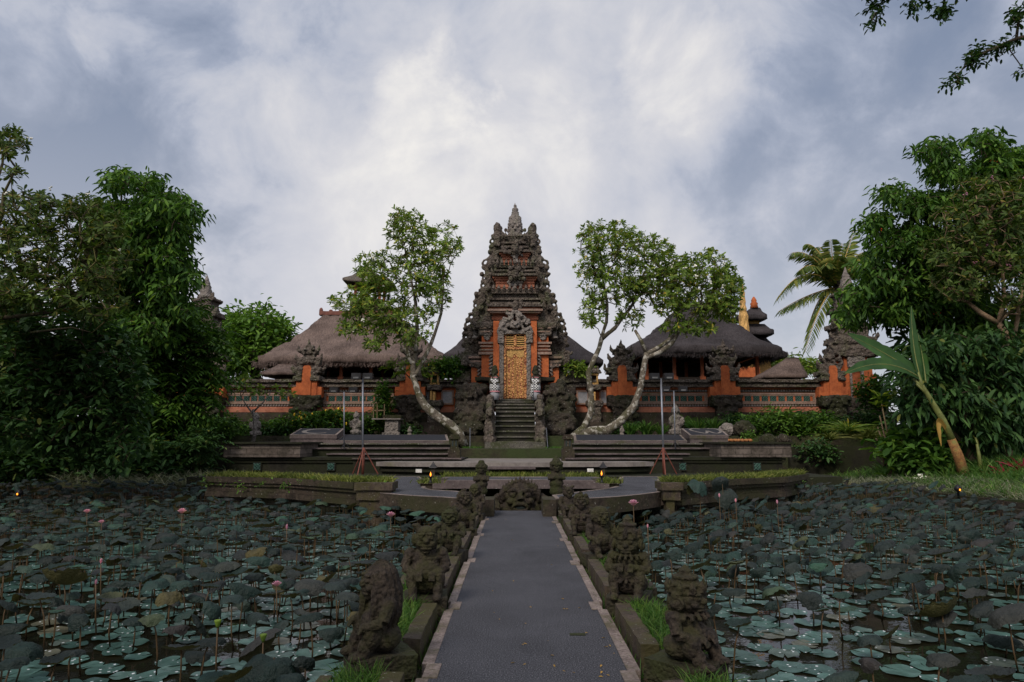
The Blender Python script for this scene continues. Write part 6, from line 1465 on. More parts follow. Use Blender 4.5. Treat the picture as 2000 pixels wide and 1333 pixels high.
# ---------------------------------------------------------------- trees
def T(Y, *pts): return [(P(x, y, Y + (q[0] if q else 0)), r) for x, y, r, *q in pts]
def BB(Y, dp, *bl): return [(x, y, rx, ry, Y, dp) for x, y, rx, ry in bl]
tree('frangipani_tree', 'frangipani with leaning bare trunk and white flowers left of the tall gate', 'tree', P(902, 868, 34.4),
     [T(34.6, (907, 872, .24), (897, 848, .24), (880, 830, .26), (855, 815, .24), (832, 795, .20), (816, 765, .16), (807, 738, .135), (806, 712, .13), (812, 690, .11)),
      T(34.6, (808, 738, .11), (830, 700, .10), (848, 655, .085), (862, 612, .07), (866, 560, .05)), T(34.6, (806, 715, .12), (790, 670, .10), (768, 632, .08), (735, 600, .05)), T(34.6, (812, 690, .13), (815, 640, .10), (812, 590, .08), (800, 530, .05))],
     BB(34.6, 2.0, (800, 455, 52, 42), (860, 478, 44, 46), (790, 535, 82, 58), (720, 535, 40, 42), (690, 588, 50, 30), (846, 560, 34, 62), (740, 612, 66, 48), (690, 640, 34, 20), (800, 635, 48, 45), (735, 675, 24, 16), (780, 425, 20, 18)),
     1150, 'rosette', .29, 'frangi', 'bark', 'twig', 'frangipanis before the temple', .0075, (34, 'white_petal', .10), .25)
tree('frangipani_tree', 'upright frangipani with pale mossy trunk just right of the stairs', 'tree', P(1122, 852, 34.4),
     [T(34.5, (1118, 856, .21), (1140, 836, .19), (1155, 805, .16), (1154, 765, .145), (1150, 728, .135), (1160, 703, .135), (1170, 680, .13), (1175, 660, .12)),
      T(34.5, (1174, 662, .10), (1184, 630, .09), (1186, 590, .075), (1176, 540, .05)), T(34.5, (1175, 662, .12), (1200, 642, .10), (1228, 605, .08), (1262, 560, .05))],
     BB(34.5, 2.0, (1190, 460, 64, 34), (1150, 500, 32, 52), (1240, 487, 56, 42), (1200, 545, 74, 55), (1158, 605, 26, 40), (1288, 500, 34, 36), (1270, 555, 52, 46), (1300, 540, 30, 40), (1228, 620, 34, 22)),
     950, 'rosette', .28, 'frangi', 'bark', 'twig', 'frangipanis before the temple', .0075, (26, 'white_petal', .10), .25)
tree('frangipani_tree', 'sprawling frangipani whose trunk lies low then rises in front of the black roof', 'tree', P(1140, 852, 34.0),
     [T(34.0, (1132, 856, .22), (1152, 842, .22), (1185, 842, .24), (1212, 824, .21), (1238, 794, .18), (1252, 755, .15), (1258, 715, .14), (1262, 690, .135)),
      T(34.0, (1262, 692, .12), (1290, 676, .11), (1320, 655, .09), (1348, 620, .08), (1372, 585, .05)), T(34.0, (1260, 700, .12), (1285, 690, .12), (1312, 672, .11), (1330, 640, .10), (1318, 590, .07)), T(34.0, (1262, 690, .11), (1252, 665, .09), (1240, 645, .07))],
     BB(34.0, 2.0, (1330, 530, 42, 36), (1380, 528, 54, 42), (1422, 560, 32, 42), (1372, 585, 70, 40), (1310, 588, 38, 38), (1420, 606, 28, 24), (1345, 640, 56, 18)),
     820, 'rosette', .28, 'frangi', 'bark', 'twig', 'frangipanis before the temple', .0075, (22, 'white_petal', .10), .25)
tree('young_frangipani', 'thin young frangipani with bare grey stem on the left stage wall', 'tree', P(497, 866, 31.6),
     [T(31.6, (494, 866, .08), (499, 845, .075), (497, 820, .07), (494, 800, .06)), T(31.6, (496, 812, .04), (480, 790, .03), (470, 775, .02)), T(31.6, (495, 805, .04), (515, 785, .03), (530, 765, .02))],
     BB(31.6, 1., (490, 755, 50, 22), (545, 765, 30, 14)), 34, 'rosette', .26, 'frangi', 'carved_pale', 'twig', None, .011, None, .3)
tree('dense_tree', 'dense bright green round tree standing beyond the temple wall', 'tree', P(500, 740, 60), [T(60, (500, 760, .5), (500, 720, .45), (502, 680, .35))],
     BB(60, 4, (500, 630, 60, 32), (450, 650, 40, 34), (470, 690, 66, 42), (545, 660, 30, 34), (500, 665, 70, 45), (440, 700, 30, 40)), 800, 'spray', .62, 'bright', 'darkbark', None, None, .02, None, .5)
tree('bushy_tree', 'small bushy tree far behind the wall beside the palm', 'tree', P(1540, 740, 65), [T(65, (1540, 760, .3), (1540, 725, .2))], BB(65, 3, (1540, 712, 34, 14), (1580, 716, 20, 12), (1520, 722, 22, 14)), 140, 'spray', .6, 'frangi', 'darkbark', None, None, .02)
# left bank
tree('tall_leafy_tree', 'tall tree with drooping leaf clusters rising highest on the left bank', 'tree', P(235, 945, 27),
     [T(27, (225, 945, .40), (235, 850, .36), (245, 740, .32), (255, 620, .26), (268, 500, .18), (275, 430, .12))],
     BB(27, 2.6, (238, 352, 34, 20), (205, 430, 44, 40), (215, 530, 50, 60), (300, 362, 26, 22), (318, 392, 40, 20), (362, 412, 34, 16), (285, 425, 76, 40), (345, 452, 36, 20), (330, 500, 52, 28), (372, 540, 18, 16), (240, 490, 70, 80), (300, 560, 70, 40), (345, 600, 34, 26), (270, 640, 80, 50)), 1500, 'droop', .32, 'broad', 'darkbark', None, 'trees of the left bank', .013, None, .5)
tree('flowering_frangipani', 'frangipani with white flowers and bare twigs at the left picture edge', 'tree', P(-425, 975, 16.5),
     [T(16.5, (-430, 978, .28), (-330, 850, .26), (-190, 740, .22), (-90, 690, .18), (-20, 620, .12), (60, 550, .03)), T(16.5, (-90, 690, .13), (-60, 560, .11), (-30, 430, .07), (5, 320, .03)), T(16.5, (-20, 625, .06), (100, 610, .04), (190, 560, .015)), T(16.5, (60, 650, .03), (140, 640, .02), (180, 650, .01))],
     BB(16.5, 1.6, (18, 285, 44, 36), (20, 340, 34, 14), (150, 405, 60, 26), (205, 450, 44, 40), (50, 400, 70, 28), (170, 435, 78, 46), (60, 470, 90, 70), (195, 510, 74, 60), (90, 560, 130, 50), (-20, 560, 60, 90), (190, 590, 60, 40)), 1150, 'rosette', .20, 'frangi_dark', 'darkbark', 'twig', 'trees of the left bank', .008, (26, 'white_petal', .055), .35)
tree('broadleaf_shrub', 'huge dark broadleaf shrub hanging over the left edge of the pond', 'tree', P(95, 955, 27),
     [[(P(90, 955, 27), .22), (P(95, 870, 26.6), .2), (P(95, 790, 22), .17), (P(110, 720, 20), .12)], [(P(110, 955, 27), .16), (P(170, 860, 26), .12), (P(210, 790, 20), .06)]],
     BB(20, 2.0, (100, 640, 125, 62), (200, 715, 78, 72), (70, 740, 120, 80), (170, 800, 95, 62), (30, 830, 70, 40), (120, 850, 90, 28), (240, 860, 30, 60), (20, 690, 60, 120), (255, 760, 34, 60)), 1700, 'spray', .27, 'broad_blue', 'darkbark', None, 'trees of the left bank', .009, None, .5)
tree('feathery_tree', 'tree with feathery compound leaves in front of the left side gate', 'tree', P(300, 930, 29),
     [T(29, (285, 935, .26), (300, 860, .24), (315, 780, .2), (330, 700, .15), (345, 630, .1))],
     BB(29, 2.4, (340, 620, 62, 46), (390, 665, 52, 42), (330, 715, 82, 60), (402, 735, 40, 46), (310, 800, 76, 56), (285, 875, 50, 45), (360, 790, 40, 40)), 420, 'pinnate', .80, 'broad', 'darkbark', None, 'trees of the left bank', .012, (7, 'orange_petal', .12), .3)
tree('dark_understorey_tree', 'black-green undergrowth tree in deep shade behind the left shrubs', 'tree', P(120, 960, 29.5), [T(29.5, (110, 960, .25), (120, 880, .22), (140, 800, .15))],
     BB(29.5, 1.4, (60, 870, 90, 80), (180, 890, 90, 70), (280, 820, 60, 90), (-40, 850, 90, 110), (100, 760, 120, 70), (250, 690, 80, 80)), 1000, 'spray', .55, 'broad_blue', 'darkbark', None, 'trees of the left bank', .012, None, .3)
for i, (x, y, lab) in enumerate(((-21.5, 16.5, 'bushy tree on the left bank beyond the left edge of the photograph'), (-24, 24, 'bushy tree on the left bank behind the flowering frangipani'))):
    t = thing('bank_tree', lab, 'tree', (x, y, 0), 'trees of the left bank'); tips = np.array([(x + d[0] * 3.4, y + d[1] * 3.4, 3.6 + d[2] * 3.4) for d in rnd_dirs(520) * NR.uniform(.45, 1, (520, 1))]); tb, lb, td = grow([[((x, y, -.2), .3), ((x, y, 3), .22), ((x, y, 5), .1)]], tips, .012)
    tb.build('trunk', MT['darkbark'], t, True); lb.build('branches', MT['darkbark'], t, True); v, f = cluster_leaves(tips, td, 'spray', .5); link('crown', quads_mesh('crown', v, f, MT['broad_blue'], ORG[t]), t)
# right bank
tree('tall_leafy_tree', 'tall tree with drooping leaf clusters and red blossoms on the right bank', 'tree', P(1850, 930, 30.6),
     [T(30.6, (1860, 945, .42), (1850, 850, .38), (1845, 740, .34), (1850, 620, .28), (1860, 500, .20), (1880, 400, .13)), T(30.6, (1848, 680, .2), (1800, 580, .16), (1760, 480, .1)), T(30.6, (1852, 600, .18), (1930, 480, .14), (1960, 380, .09))],
     BB(30.6, 2.2, (1825, 292, 40, 22), (1850, 335, 46, 24), (1925, 276, 36, 20), (1960, 310, 50, 26), (1745, 378, 34, 20), (1790, 400, 44, 22), (2000, 330, 50, 40), (1712, 432, 30, 22), (1735, 475, 44, 26), (1845, 400, 80, 30), (1700, 520, 30, 18), (1755, 545, 70, 34), (1680, 575, 34, 20), (1668, 612, 28, 22), (1740, 605, 54, 24), (1850, 500, 100, 50), (1850, 590, 100, 50), (1960, 430, 90, 110), (1900, 670, 110, 50), (1800, 470, 60, 40), (1780, 600, 60, 40), (1950, 340, 60, 40)), 2800, 'droop', .36, 'broad', 'darkbark', None, 'trees of the right bank', .013, (8, 'orange_petal', .13), .45)
tree('flowering_frangipani', 'frangipani with pink flowers and tan forked limbs on the right bank', 'tree', P(1985, 940, 26.6),
     [T(26.6, (1975, 905, .17), (1962, 870, .17), (1925, 848, .16), (1960, 800, .15), (1990, 740, .14), (1975, 670, .12), (1950, 630, .11)), T(26.6, (1950, 632, .09), (1962, 590, .08), (1958, 530, .06), (1940, 470, .03)), T(26.6, (1950, 632, .10), (1915, 612, .09), (1890, 590, .06)), T(26.6, (1978, 680, .08), (1990, 600, .07), (2010, 500, .04))],
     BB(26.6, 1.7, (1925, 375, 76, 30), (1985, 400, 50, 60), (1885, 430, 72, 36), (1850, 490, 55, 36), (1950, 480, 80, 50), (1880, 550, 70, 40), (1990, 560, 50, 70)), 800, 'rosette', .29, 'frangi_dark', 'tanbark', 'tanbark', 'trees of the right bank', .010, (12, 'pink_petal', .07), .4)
tree('palmate_shrub', 'large shrub with drooping hand-shaped leaves behind the banana plant', 'tree', P(1900, 930, 26.0), [T(26.0, (1900, 930, .22), (1895, 850, .2), (1890, 760, .15), (1900, 690, .1)), T(26.0, (1897, 880, .12), (1820, 810, .09), (1790, 760, .06))],
     BB(26.0, 1.5, (1840, 690, 80, 44), (1950, 700, 80, 60), (1800, 760, 56, 44), (1890, 780, 90, 46), (1985, 800, 56, 60), (1790, 800, 26, 30), (1930, 840, 60, 30)), 600, 'droop', .40, 'broad_blue', 'darkbark', None, 'trees of the right bank', .010, None, .35)
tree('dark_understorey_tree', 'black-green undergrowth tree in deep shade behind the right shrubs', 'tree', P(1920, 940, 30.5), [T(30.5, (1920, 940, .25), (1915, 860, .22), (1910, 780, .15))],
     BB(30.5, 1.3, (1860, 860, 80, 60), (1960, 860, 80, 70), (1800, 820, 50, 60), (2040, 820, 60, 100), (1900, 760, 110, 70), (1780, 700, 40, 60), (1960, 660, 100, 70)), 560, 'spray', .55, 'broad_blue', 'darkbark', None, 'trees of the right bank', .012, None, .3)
tree('overhanging_tree', 'fine-leaved tree whose branches hang into the top right of the sky', 'tree', (13.9, 11.5, .1),
     [[((13.9, 11.5, .0), .30), ((13.5, 11.3, 3.), .27), ((12.6, 10.9, 5.5), .22), ((10.5, 10.2, 7.2), .14), ((8.4, 9.6, 8.0), .08)], [((10.5, 10.2, 7.2), .10)] + T(9.5, (2180, 20, .06), (2050, 62, .035), (1985, 76, .028), (1925, 102, .020), (1880, 135, .012)), [((8.4, 9.6, 8.0), .07)] + T(9.5, (2000, -150, .04), (1850, -60, .02))],
     BB(9.5, .25, (1985, 30, 14, 22), (1975, 85, 26, 10), (1935, 98, 20, 10), (1900, 112, 16, 14), (1872, 150, 12, 12), (1845, 168, 8, 10), (1995, 140, 6, 10), (1706, 18, 16, 12), (1704, 44, 12, 10), (1785, 10, 12, 12), (1842, 24, 12, 10), (1815, 6, 12, 6), (1830, -30, 90, 20), (1720, -25, 40, 20), (2080, 40, 50, 60)), 460, 'spray', .095, 'broad_blue', 'darkbark', None, None, .0045, None, .1)
# unseen trees added behind the photographer to darken the near path and pond
for i, (x, y, h, lab) in enumerate(((-6.5, -6.0, 6.5, 'unseen broad tree added for shade behind the photographer on the left'), (7.0, -5.0, 7.0, 'unseen broad tree added for shade behind the photographer on the right'))):
    t = thing('added_shade_tree', lab, 'tree', (x, y, -1.3)); tips = np.array([(x + d[0] * 4.6, y + d[1] * 3.6, h + d[2] * 2.4) for d in rnd_dirs(520) * NR.uniform(.4, 1, (520, 1))])
    tb, lb, td = grow([[((x, y, -1.3), .4), ((x + .2, y, 2.), .34), ((x, y, h - 1), .22), ((x, y, h + 1), .1)]], tips, .012); tb.build('trunk', MT['darkbark'], t, True); lb.build('branches', MT['darkbark'], t, True)
    v, f = cluster_leaves(tips, td, 'spray', .62); link('crown', quads_mesh('crown', v, f, MT['broad'], ORG[t]), t)
# coconut palm
def palm():
    Y = 44; t = thing('coconut_palm', 'coconut palm with yellowing fronds beside the right side gate', 'palm', P(1640, 745, Y), None)
    b = MB(); pts = [P(1634, 745, Y), P(1640, 700, Y), P(1644, 640, Y), P(1640, 580, Y), P(1634, 556, Y)]; b.tube(pts, [.5, .46, .42, .36, .25], 10)
    for k in range(120): u = R.random(); i = min(3, int(u * 4)); p = pts[i].lerp(pts[i + 1], u * 4 - i); a = R.uniform(0, 6.3); b.ell(p + Vector((math.cos(a) * .42, math.sin(a) * .42, 0)), (R.uniform(.1, .22), .14, R.uniform(.12, .3)), 6, 5)
    b.build('trunk', MT['mossrock'], t, True)
    top = P(1632, 562, Y)
    fr = [(1545, 495, -.5, .45), (1572, 478, .6, .5), (1516, 588, -1.2, .55), (1519, 610, -.6, .1), (1572, 690, -1.5, .25), (1578, 640, .3, .45), (1668, 450, .4, .0), (1692, 492, .5, .3), (1622, 468, -1.6, .1), (1600, 482, 1.5, .25), (1660, 560, -1., .6), (1645, 476, 1.2, .05), (1700, 540, .8, .5), (1590, 520, 1.6, .5), (1612, 520, -1.8, .6), (1660, 520, 1.7, .6), (1560, 530, -1.4, .5), (1640, 500, -2., .3), (1605, 500, 2., .4), (1580, 500, 1., .45), (1680, 520, -1., .4)]
    for (px, py, dy, arch) in fr:
        e = P(px, py, Y + dy); L = (e - top).length; mid = (top + e) / 2 + Vector((0, 0, L * arch)); rib = []; n = 16
        for k in range(n + 1): u = k / n; rib.append(top.lerp(mid, u).lerp(mid.lerp(e, u), u))
        b = MB(); b.tube(rib, [.05 * (1 - .8 * k / n) for k in range(n + 1)], 5); o = b.build('frond', MT['palmrib'], t, True)
        bs, ds, ns, Ls = [], [], [], []
        for k in range(2, 46):
            u = k / 46; p = top.lerp(mid, u).lerp(mid.lerp(e, u), u); tg = (top.lerp(mid, min(1, u + .03)).lerp(mid.lerp(e, min(1, u + .03)), min(1, u + .03)) - p).normalized(); sd_ = tg.cross(Vector((0, 0, 1)))
            if sd_.length < .1: sd_ = Vector((1, 0, 0))
            sd_.normalize()
            for s in (-1, 1): bs.append(p); ds.append(sd_ * s * .75 + tg * .55 + Vector((0, 0, R.uniform(-.55, -.15)))); ns.append(tg.cross(sd_) + Vector((R.gauss(0, .3), R.gauss(0, .3), .3))); Ls.append(min(.95, L * .30) * (math.sin(PI * (.12 + .80 * u)) ** .6) * R.uniform(.85, 1.1))
        Ls = np.array(Ls); v, f = leaves_arrays(np.array([tuple(x) for x in bs]), np.array([tuple(x) for x in ds]), np.array([tuple(x) for x in ns]), Ls, Ls * .10, .32, .1)
        link('leaflet', quads_mesh('leaflet', v, f, MT['palm'], ORG[t]), o)
palm()
def banana_leaf(b, rb, pts, wmax, fold=.25, up=Vector((0, -.3, 1))):
    n = 18; c = [pts[0].lerp(pts[1], k / n).lerp(pts[1].lerp(pts[2], k / n), k / n) for k in range(n + 1)]; vs = []
    for k in range(n + 1):
        u = k / n; tg = (c[min(k + 1, n)] - c[max(k - 1, 0)]).normalized(); s = tg.cross(up).normalized(); u_ = s.cross(tg).normalized(); w_ = wmax * (math.sin(PI * min(1, .06 + u * .95)) ** .55) * (1 - .12 * (k % 3 == 1)); w_ = max(w_, .01)
        vs += [c[k] + s * w_ + u_ * w_ * fold, c[k] + s * w_ * .5 + u_ * w_ * fold * .7, c[k], c[k] - s * w_ * .5 + u_ * w_ * fold * .7, c[k] - s * w_ + u_ * w_ * fold]
    b.add(vs, [(k * 5 + j, k * 5 + j + 1, k * 5 + j + 6, k * 5 + j + 5) for k in range(n) for j in range(4)]); rb.tube(c, [.035 * (1 - .85 * k / n) for k in range(n + 1)], 5)
def banana():
    Y = 24.3; t = thing('banana_plant', 'leaning banana plant with three broad leaves on the right bank', 'plant', P(1888, 942, Y)); q = lambda x, y, d=0: P(x, y, Y + d)
    MB().tube([q(1888, 945), q(1872, 892), q(1858, 858)], [.20, .17, .14], 10).build('dry_trunk', MT['bananatrunk'], t, True)
    MB().tube([q(1859, 860), q(1842, 822), q(1818, 782), q(1800, 752), q(1792, 728)], [.135, .115, .09, .07, .05], 9).build('stem', MT['bananarib'], t, True)
    for pts, wd, up in (((q(1794, 730), q(1730, 690), q(1655, 652, -.4)), .30, Vector((0, -1, .35))), ((q(1795, 738), q(1730, 690, -.5), q(1650, 730, -1.2)), .27, Vector((0, -1, .5))), ((q(1800, 745), q(1780, 690), q(1780, 598, .4)), .20, Vector((.3, -1, .1))), ((q(1808, 748), q(1802, 690, .4), q(1792, 650, .8)), .26, Vector((.5, -1, 0)))):
        b, rb = MB(), MB(); banana_leaf(b, rb, pts, wd, .22, up); o = b.build('leaf', MT['banana'], t, True); rb.build('midrib', MT['bananarib'], o, True)
    for x, y in ((1790, 748), (1796, 758)): MB().tube([q(x + 25, y + 26), q(x + 8, y + 6), q(x - 6, y - 8)], [.06, .05, .04], 6).build('cut_stalk', MT['bananarib'], t, True)
    b, rb = MB(), MB(); banana_leaf(b, rb, (q(1852, 850), q(1815, 790, -.3), q(1838, 872, -.5)), .12, .8, Vector((.3, -1, .2))); b.build('dry_leaf', MT['dryleaf'], t, True)
    t = thing('banana_sucker', 'slender young banana shoot right of the leaning banana plant', 'plant', q(1918, 930, .3)); MB().tube([q(1918, 935, .3), q(1912, 890, .3), q(1906, 855, .3)], [.08, .06, .03], 8).build('stem', MT['bananarib'], t, True)
    b, rb = MB(), MB(); banana_leaf(b, rb, (q(1908, 870, .3), q(1900, 850, .2), q(1888, 862, .1)), .05); banana_leaf(b, rb, (q(1912, 880, .3), q(1920, 860, .3), q(1924, 868, .3)), .04); b.build('leaf', MT['banana'], t, True)
    # cordylines, yuccas and other plants of the right bank
    for px, py, h, lab in ((1970, 930, .95, 'crimson cordyline with spread leaves beside the tan frangipani trunk'), (2003, 915, .9, 'second crimson cordyline cut by the right picture edge')):
        p = P(px, py + 12, 24); strap_plant('cordyline', lab, p, 46, h, 'cordyline', .045, 1.1, 'crimson cordylines', 'plant', .5)
    for i, (px, py, h, lab) in enumerate(((1655, 835, 1.3, 'bushy grey-green yucca clump at the foot of the right side gate'), (1700, 850, 1.35, 'grey-green yucca clump in the middle of the right terrace'), (1735, 855, 1.2, 'grey-green yucca clump behind the thin leaning stems'), (1620, 850, .9, 'low yucca clump at the left end of the right terrace'))):
        p = P(px, py + 12, 32); p.z = max(p.z, 1.2); strap_plant('yucca', lab, p, 150, h, 'grass' if i % 2 else 'frangi', .035, 1.5, 'yuccas of the right terrace', 'plant', .8)
    t = thing('thin_shrub', 'thin leaning stems with a leaf tuft in front of the right side gate', 'plant', P(1747, 935, 27)); b = MB()
    for k in range(4): b.tube([P(1747 - 5 * k, 935, 27), P(1738 - 6 * k, 870, 27), P(1722 - 4 * k, 790 + 22 * k, 27)], [.05, .04, .02], 6)
    b.build('stem', MT['tanbark'], t, True); tips = np.array([tuple(P(1722 + R.uniform(-14, 10), 782 + R.uniform(-10, 14), 27)) for k in range(7)]); v, f = cluster_leaves(tips, np.tile(np.array([0, 0, 1.]), (7, 1)), 'rosette', .42); link('leaf_tuft', quads_mesh('leaf_tuft', v, f, MT['frangi'], ORG[t]), t)
banana()
# banks: retaining walls, stone edging, grass
def bank():
    p0, p1 = P(1542, 900, 31.1), P(1760, 900, 31.1); b = MB(); b.rbox(p0.x, p1.x + 8, 31.0, 31.6, -.3, P(AX, 873, 31).z, .5, .04, 2); o = b.build('retaining_wall', MT['stepriser'], loc=(p0.x, 31, 0)); fin(o, 'mossy green retaining wall of the right terrace behind the pond', 'wall')
    p0, p1 = P(200, 900, 31.1), P(446, 900, 31.1); b = MB(); b.rbox(p0.x - 8, p1.x, 31.0, 31.6, -.3, P(AX, 873, 31).z, .5, .04, 2); o = b.build('retaining_wall', MT['stepriser'], loc=(p1.x, 31, 0)); fin(o, 'mossy dark retaining wall of the left terrace beside the stage', 'wall')
    for a, c in ((380, 445), (1545, 1640)):
        x0, x1 = P(a, 872, 31.2).x, P(c, 872, 31.2).x; n = 700; grass('grass', np.stack([NR.uniform(x0, x1, n), NR.uniform(31.05, 31.6, n), np.full(n, P(AX, 873, 31).z - .03)], 1), .12, 'turf', .012, .8)
    b = MB(); b.rbox(10.5, 13.4, 24.6, 25.0, -1.4, .02, .4, .03, 2); o = b.build('pond_wall', MT['planter'], loc=(12, 24.8, -1)); fin(o, 'low wet concrete wall closing the right pond at the back', 'wall')
    b = MB(); b.rbox(13.15, 13.55, -4, 24.7, -1.4, -.18, .5, .05, 2); b.rbox(13.3, 13.7, -4, 24.6, -.4, -.02, .5, .06, 2); o = b.build('pond_edging', MT['planter'], loc=(13.3, 12, -1)); fin(o, 'stone edging of the right pond below the pale grass', 'edging')
    b = MB(); b.rbox(-17.0, -9.8, 24.5, 24.9, -1.4, -.05, .4, .05, 2); b.rbox(-17.3, -16.9, -4, 24.9, -1.4, -.05, .5, .05, 2); o = b.build('pond_edging', MT['planter'], loc=(-13, 24.6, -1)); fin(o, 'dark stone edging of the left pond below the trees', 'edging')
    def patch(n, x0, x1, y0, y1): x, y = NR.uniform(x0, x1, n), NR.uniform(y0, y1, n); return np.stack([x, y, np.array([ground_z(a, c) - .02 for a, c in zip(x, y)])], 1)
    grass('grass', np.concatenate([patch(9000, 13.5, 19, 15, 25), patch(2500, 13.6, 20, 25, 30)]), .42, 'turf', .012, .8)
    grass('grass', np.concatenate([patch(3500, 13.4, 15.2, 18, 25.5), patch(1200, 10.7, 14, 25, 26)]), .34, 'silvergrass', .011, 1.0)
    grass('grass', np.concatenate([patch(2600, -16.5, -9.2, 24.8, 26.5)]), .6, 'silvergrass', .012, .9)
    grass('grass', patch(4000, 15, 20, 24, 29), .7, 'turf', .018, .6)
    for k, (px, py) in enumerate(((1800, 932), (1806, 938), (1795, 945))):
        p = P(px, py, 24.6); t = thing('white_flower', 'small white flower cluster in the grass of the right bank', 'flower', (p.x, p.y, .1), 'white flowers of the right bank'); MB().tube([(0, 0, -.1), (0, 0, max(.1, p.z - .12))], .012, 5).build('stem', MT['turf'], t, local=True); b = MB()
        for q in range(6): b.ell((R.gauss(0, .06), R.gauss(0, .04), max(.1, p.z - .1) + R.uniform(0, .08)), .05, 6, 4)
        b.build('blossom', MT['white_petal'], t, True, local=True)
bank()
for i, (px, py, Y, rx, rz, lab) in enumerate(((40, 930, 25.5, 1.7, .8, 'dark leafy bank shrub at the far left edge of the pond'), (130, 925, 25.8, 1.5, .8, 'dark leafy bank shrub under the big broadleaf shrub'), (215, 925, 26.2, 1.4, .8, 'dark leafy bank shrub left of the hanging branch'), (300, 915, 26.5, 1.4, .9, 'dark leafy bank shrub under the feathery tree'), (355, 900, 27.5, 1.2, .8, 'dark leafy bank shrub next to the left retaining wall'))):
    p = P(px, 955, Y); bush('bank_shrub', lab, (p.x, Y, .0), rx, .9, rz, 170, .34, 'broad_blue', 'spray', None, 'dark shrubs of the left bank')
# garden below the temple wall
def gp(px, py, Y=37.0): p = P(px, py, Y); return (p.x, Y, p.z)
bush('flowering_shrub', 'green shrub with yellow spikes below the first left pillar', gp(585, 848), 1.5, .8, .55, 150, .26, 'broad', 'spray', (16, 'yellow_petal', .09), 'yellow-flowering shrubs')
bush('flowering_shrub', 'green shrub with yellow spikes beside the shorter left floodlight stand', gp(655, 848), 1.0, .8, .75, 130, .26, 'broad', 'spray', (12, 'yellow_petal', .09), 'yellow-flowering shrubs')
bush('creeping_shrub', 'low creeping shrub on the left end of the garden bed', gp(465, 856), 1.9, .9, .38, 170, .24, 'broad', 'spray'); bush('creeping_shrub', 'dark low shrub behind the letter C plaque', gp(540, 858), 1.3, .7, .4, 110, .24, 'broad_blue', 'spray')
t_ = bush('climbing_vine', 'leafy vine climbing the wall behind the tall left floodlight', gp(748, 850, 38.4), .55, .4, 1.6, 190, .26, 'broad', 'spray', (5, 'orange_petal', .06))
bush('flowering_shrub', 'round shrub with yellow flowers on the wall top left of the gate', gp(872, 738, 39.6), 1.25, .6, .62, 150, .28, 'broad', 'spray', (10, 'yellow_petal', .07), None)
bush('frangipani_shrub', 'small potted frangipani with a white flower on the wall top right of the gate', gp(1130, 738, 39.4), 1.0, .5, .5, 46, .34, 'frangi', 'rosette', (3, 'white_petal', .12), None)
bush('frangipani_shrub', 'leafy frangipani shoots beside the left trunk above the wall', gp(800, 738, 36.5), 1.5, .5, .55, 40, .32, 'frangi', 'rosette', (3, 'white_petal', .1), None)
for px, py, n, h, lab in ((1232, 852, 110, 1.15, 'dark sword-leaf lily clump nearest the low frangipani trunk'), (1262, 852, 110, 1.2, 'dark sword-leaf lily clump behind the tall right floodlight stand'), (1292, 852, 80, 1.0, 'dark sword-leaf lily clump between the right floodlight stands'), (1362, 850, 120, 1.35, 'tall sword-leaf lily clump behind the script plaque'), (1392, 850, 110, 1.3, 'tall sword-leaf lily clump left of the right pillar foot')):
    strap_plant('lily_clump', lab, gp(px, py), n, h, 'turf', .045, .75, 'sword-leaf lilies of the garden bed')
for i, (px, py, n, h, m, lab) in enumerate(((1470, 850, 90, .9, 'broad', 'green leafy clump right of the script plaque'), (1530, 852, 110, 1.35, 'bright', 'tall variegated leafy plant with bright tips, right garden bed'), (1590, 850, 100, 1.1, 'broad', 'dark leafy clump before the right side gate'), (1560, 862, 70, .7, 'broad', 'low ferny clump at the edge of the right terrace'))):
    bush('leafy_plant', lab, gp(px, py, 35.8), .8 * h, .6, h * .55, n, .34 if i == 1 else .26, m, 'rosette' if i == 1 else 'spray', None, 'leafy plants of the right bed', 'plant')
bush('leafy_plant', 'dark leafy plants hanging over the left retaining wall', gp(420, 850, 35), 1.4, .6, .5, 120, .26, 'broad', 'spray', None, None, 'plant')
bush('leafy_plant', 'leaves trailing down the mossy right retaining wall', gp(1600, 900, 30.7), .9, .3, .5, 40, .26, 'broad_blue', 'spray', None, None, 'plant')
bush('leafy_plant', 'broad-leaved ginger clump under the banana plant', gp(1775, 905, 26), 1.0, .7, .6, 70, .5, 'broad', 'spray', None, None, 'plant')
bush('leafy_plant', 'arching green plant clump at the foot of the banana trunk', gp(1815, 925, 25.4), .9, .6, .42, 90, .4, 'broad', 'spray', None, None, 'plant')
bush('leafy_plant', 'fern-like plant beside the left planter end', gp(385, 905, 26.5), .9, .6, .7, 50, .55, 'broad_blue', 'pinnate', None, None, 'plant')
bed = ((610, 835, .5, .9, 'broad', 'leafy clump at the foot of the first left pillar'), (690, 842, .8, .55, 'broad_blue', 'low dark clump beside the pale stone figure'), (720, 838, .6, .8, 'broad', 'upright leafy clump left of the offering altar'), (790, 845, .7, .5, 'broad_blue', 'low clump between altar and frangipani trunk'), (520, 838, 1.0, .6, 'broad', 'light green creeper patch behind the young frangipani'), (430, 838, .9, .6, 'broad_blue', 'dark creeper patch below the leftmost pillar'),
    (1215, 845, .6, .6, 'broad_blue', 'dark fern patch under the low frangipani trunk'), (1335, 842, .6, .75, 'broad', 'leafy clump right of the slim stone figure'), (1430, 838, .7, .8, 'broad_blue', 'dark clump at the foot of the right pillar'), (1500, 835, .8, 1.0, 'broad', 'upright leafy clump before the right wall'), (1555, 835, .8, .9, 'broad_blue', 'dark clump before the wall near the palm'), (1610, 838, .9, .9, 'broad', 'leafy clump at the right end of the temple wall'))
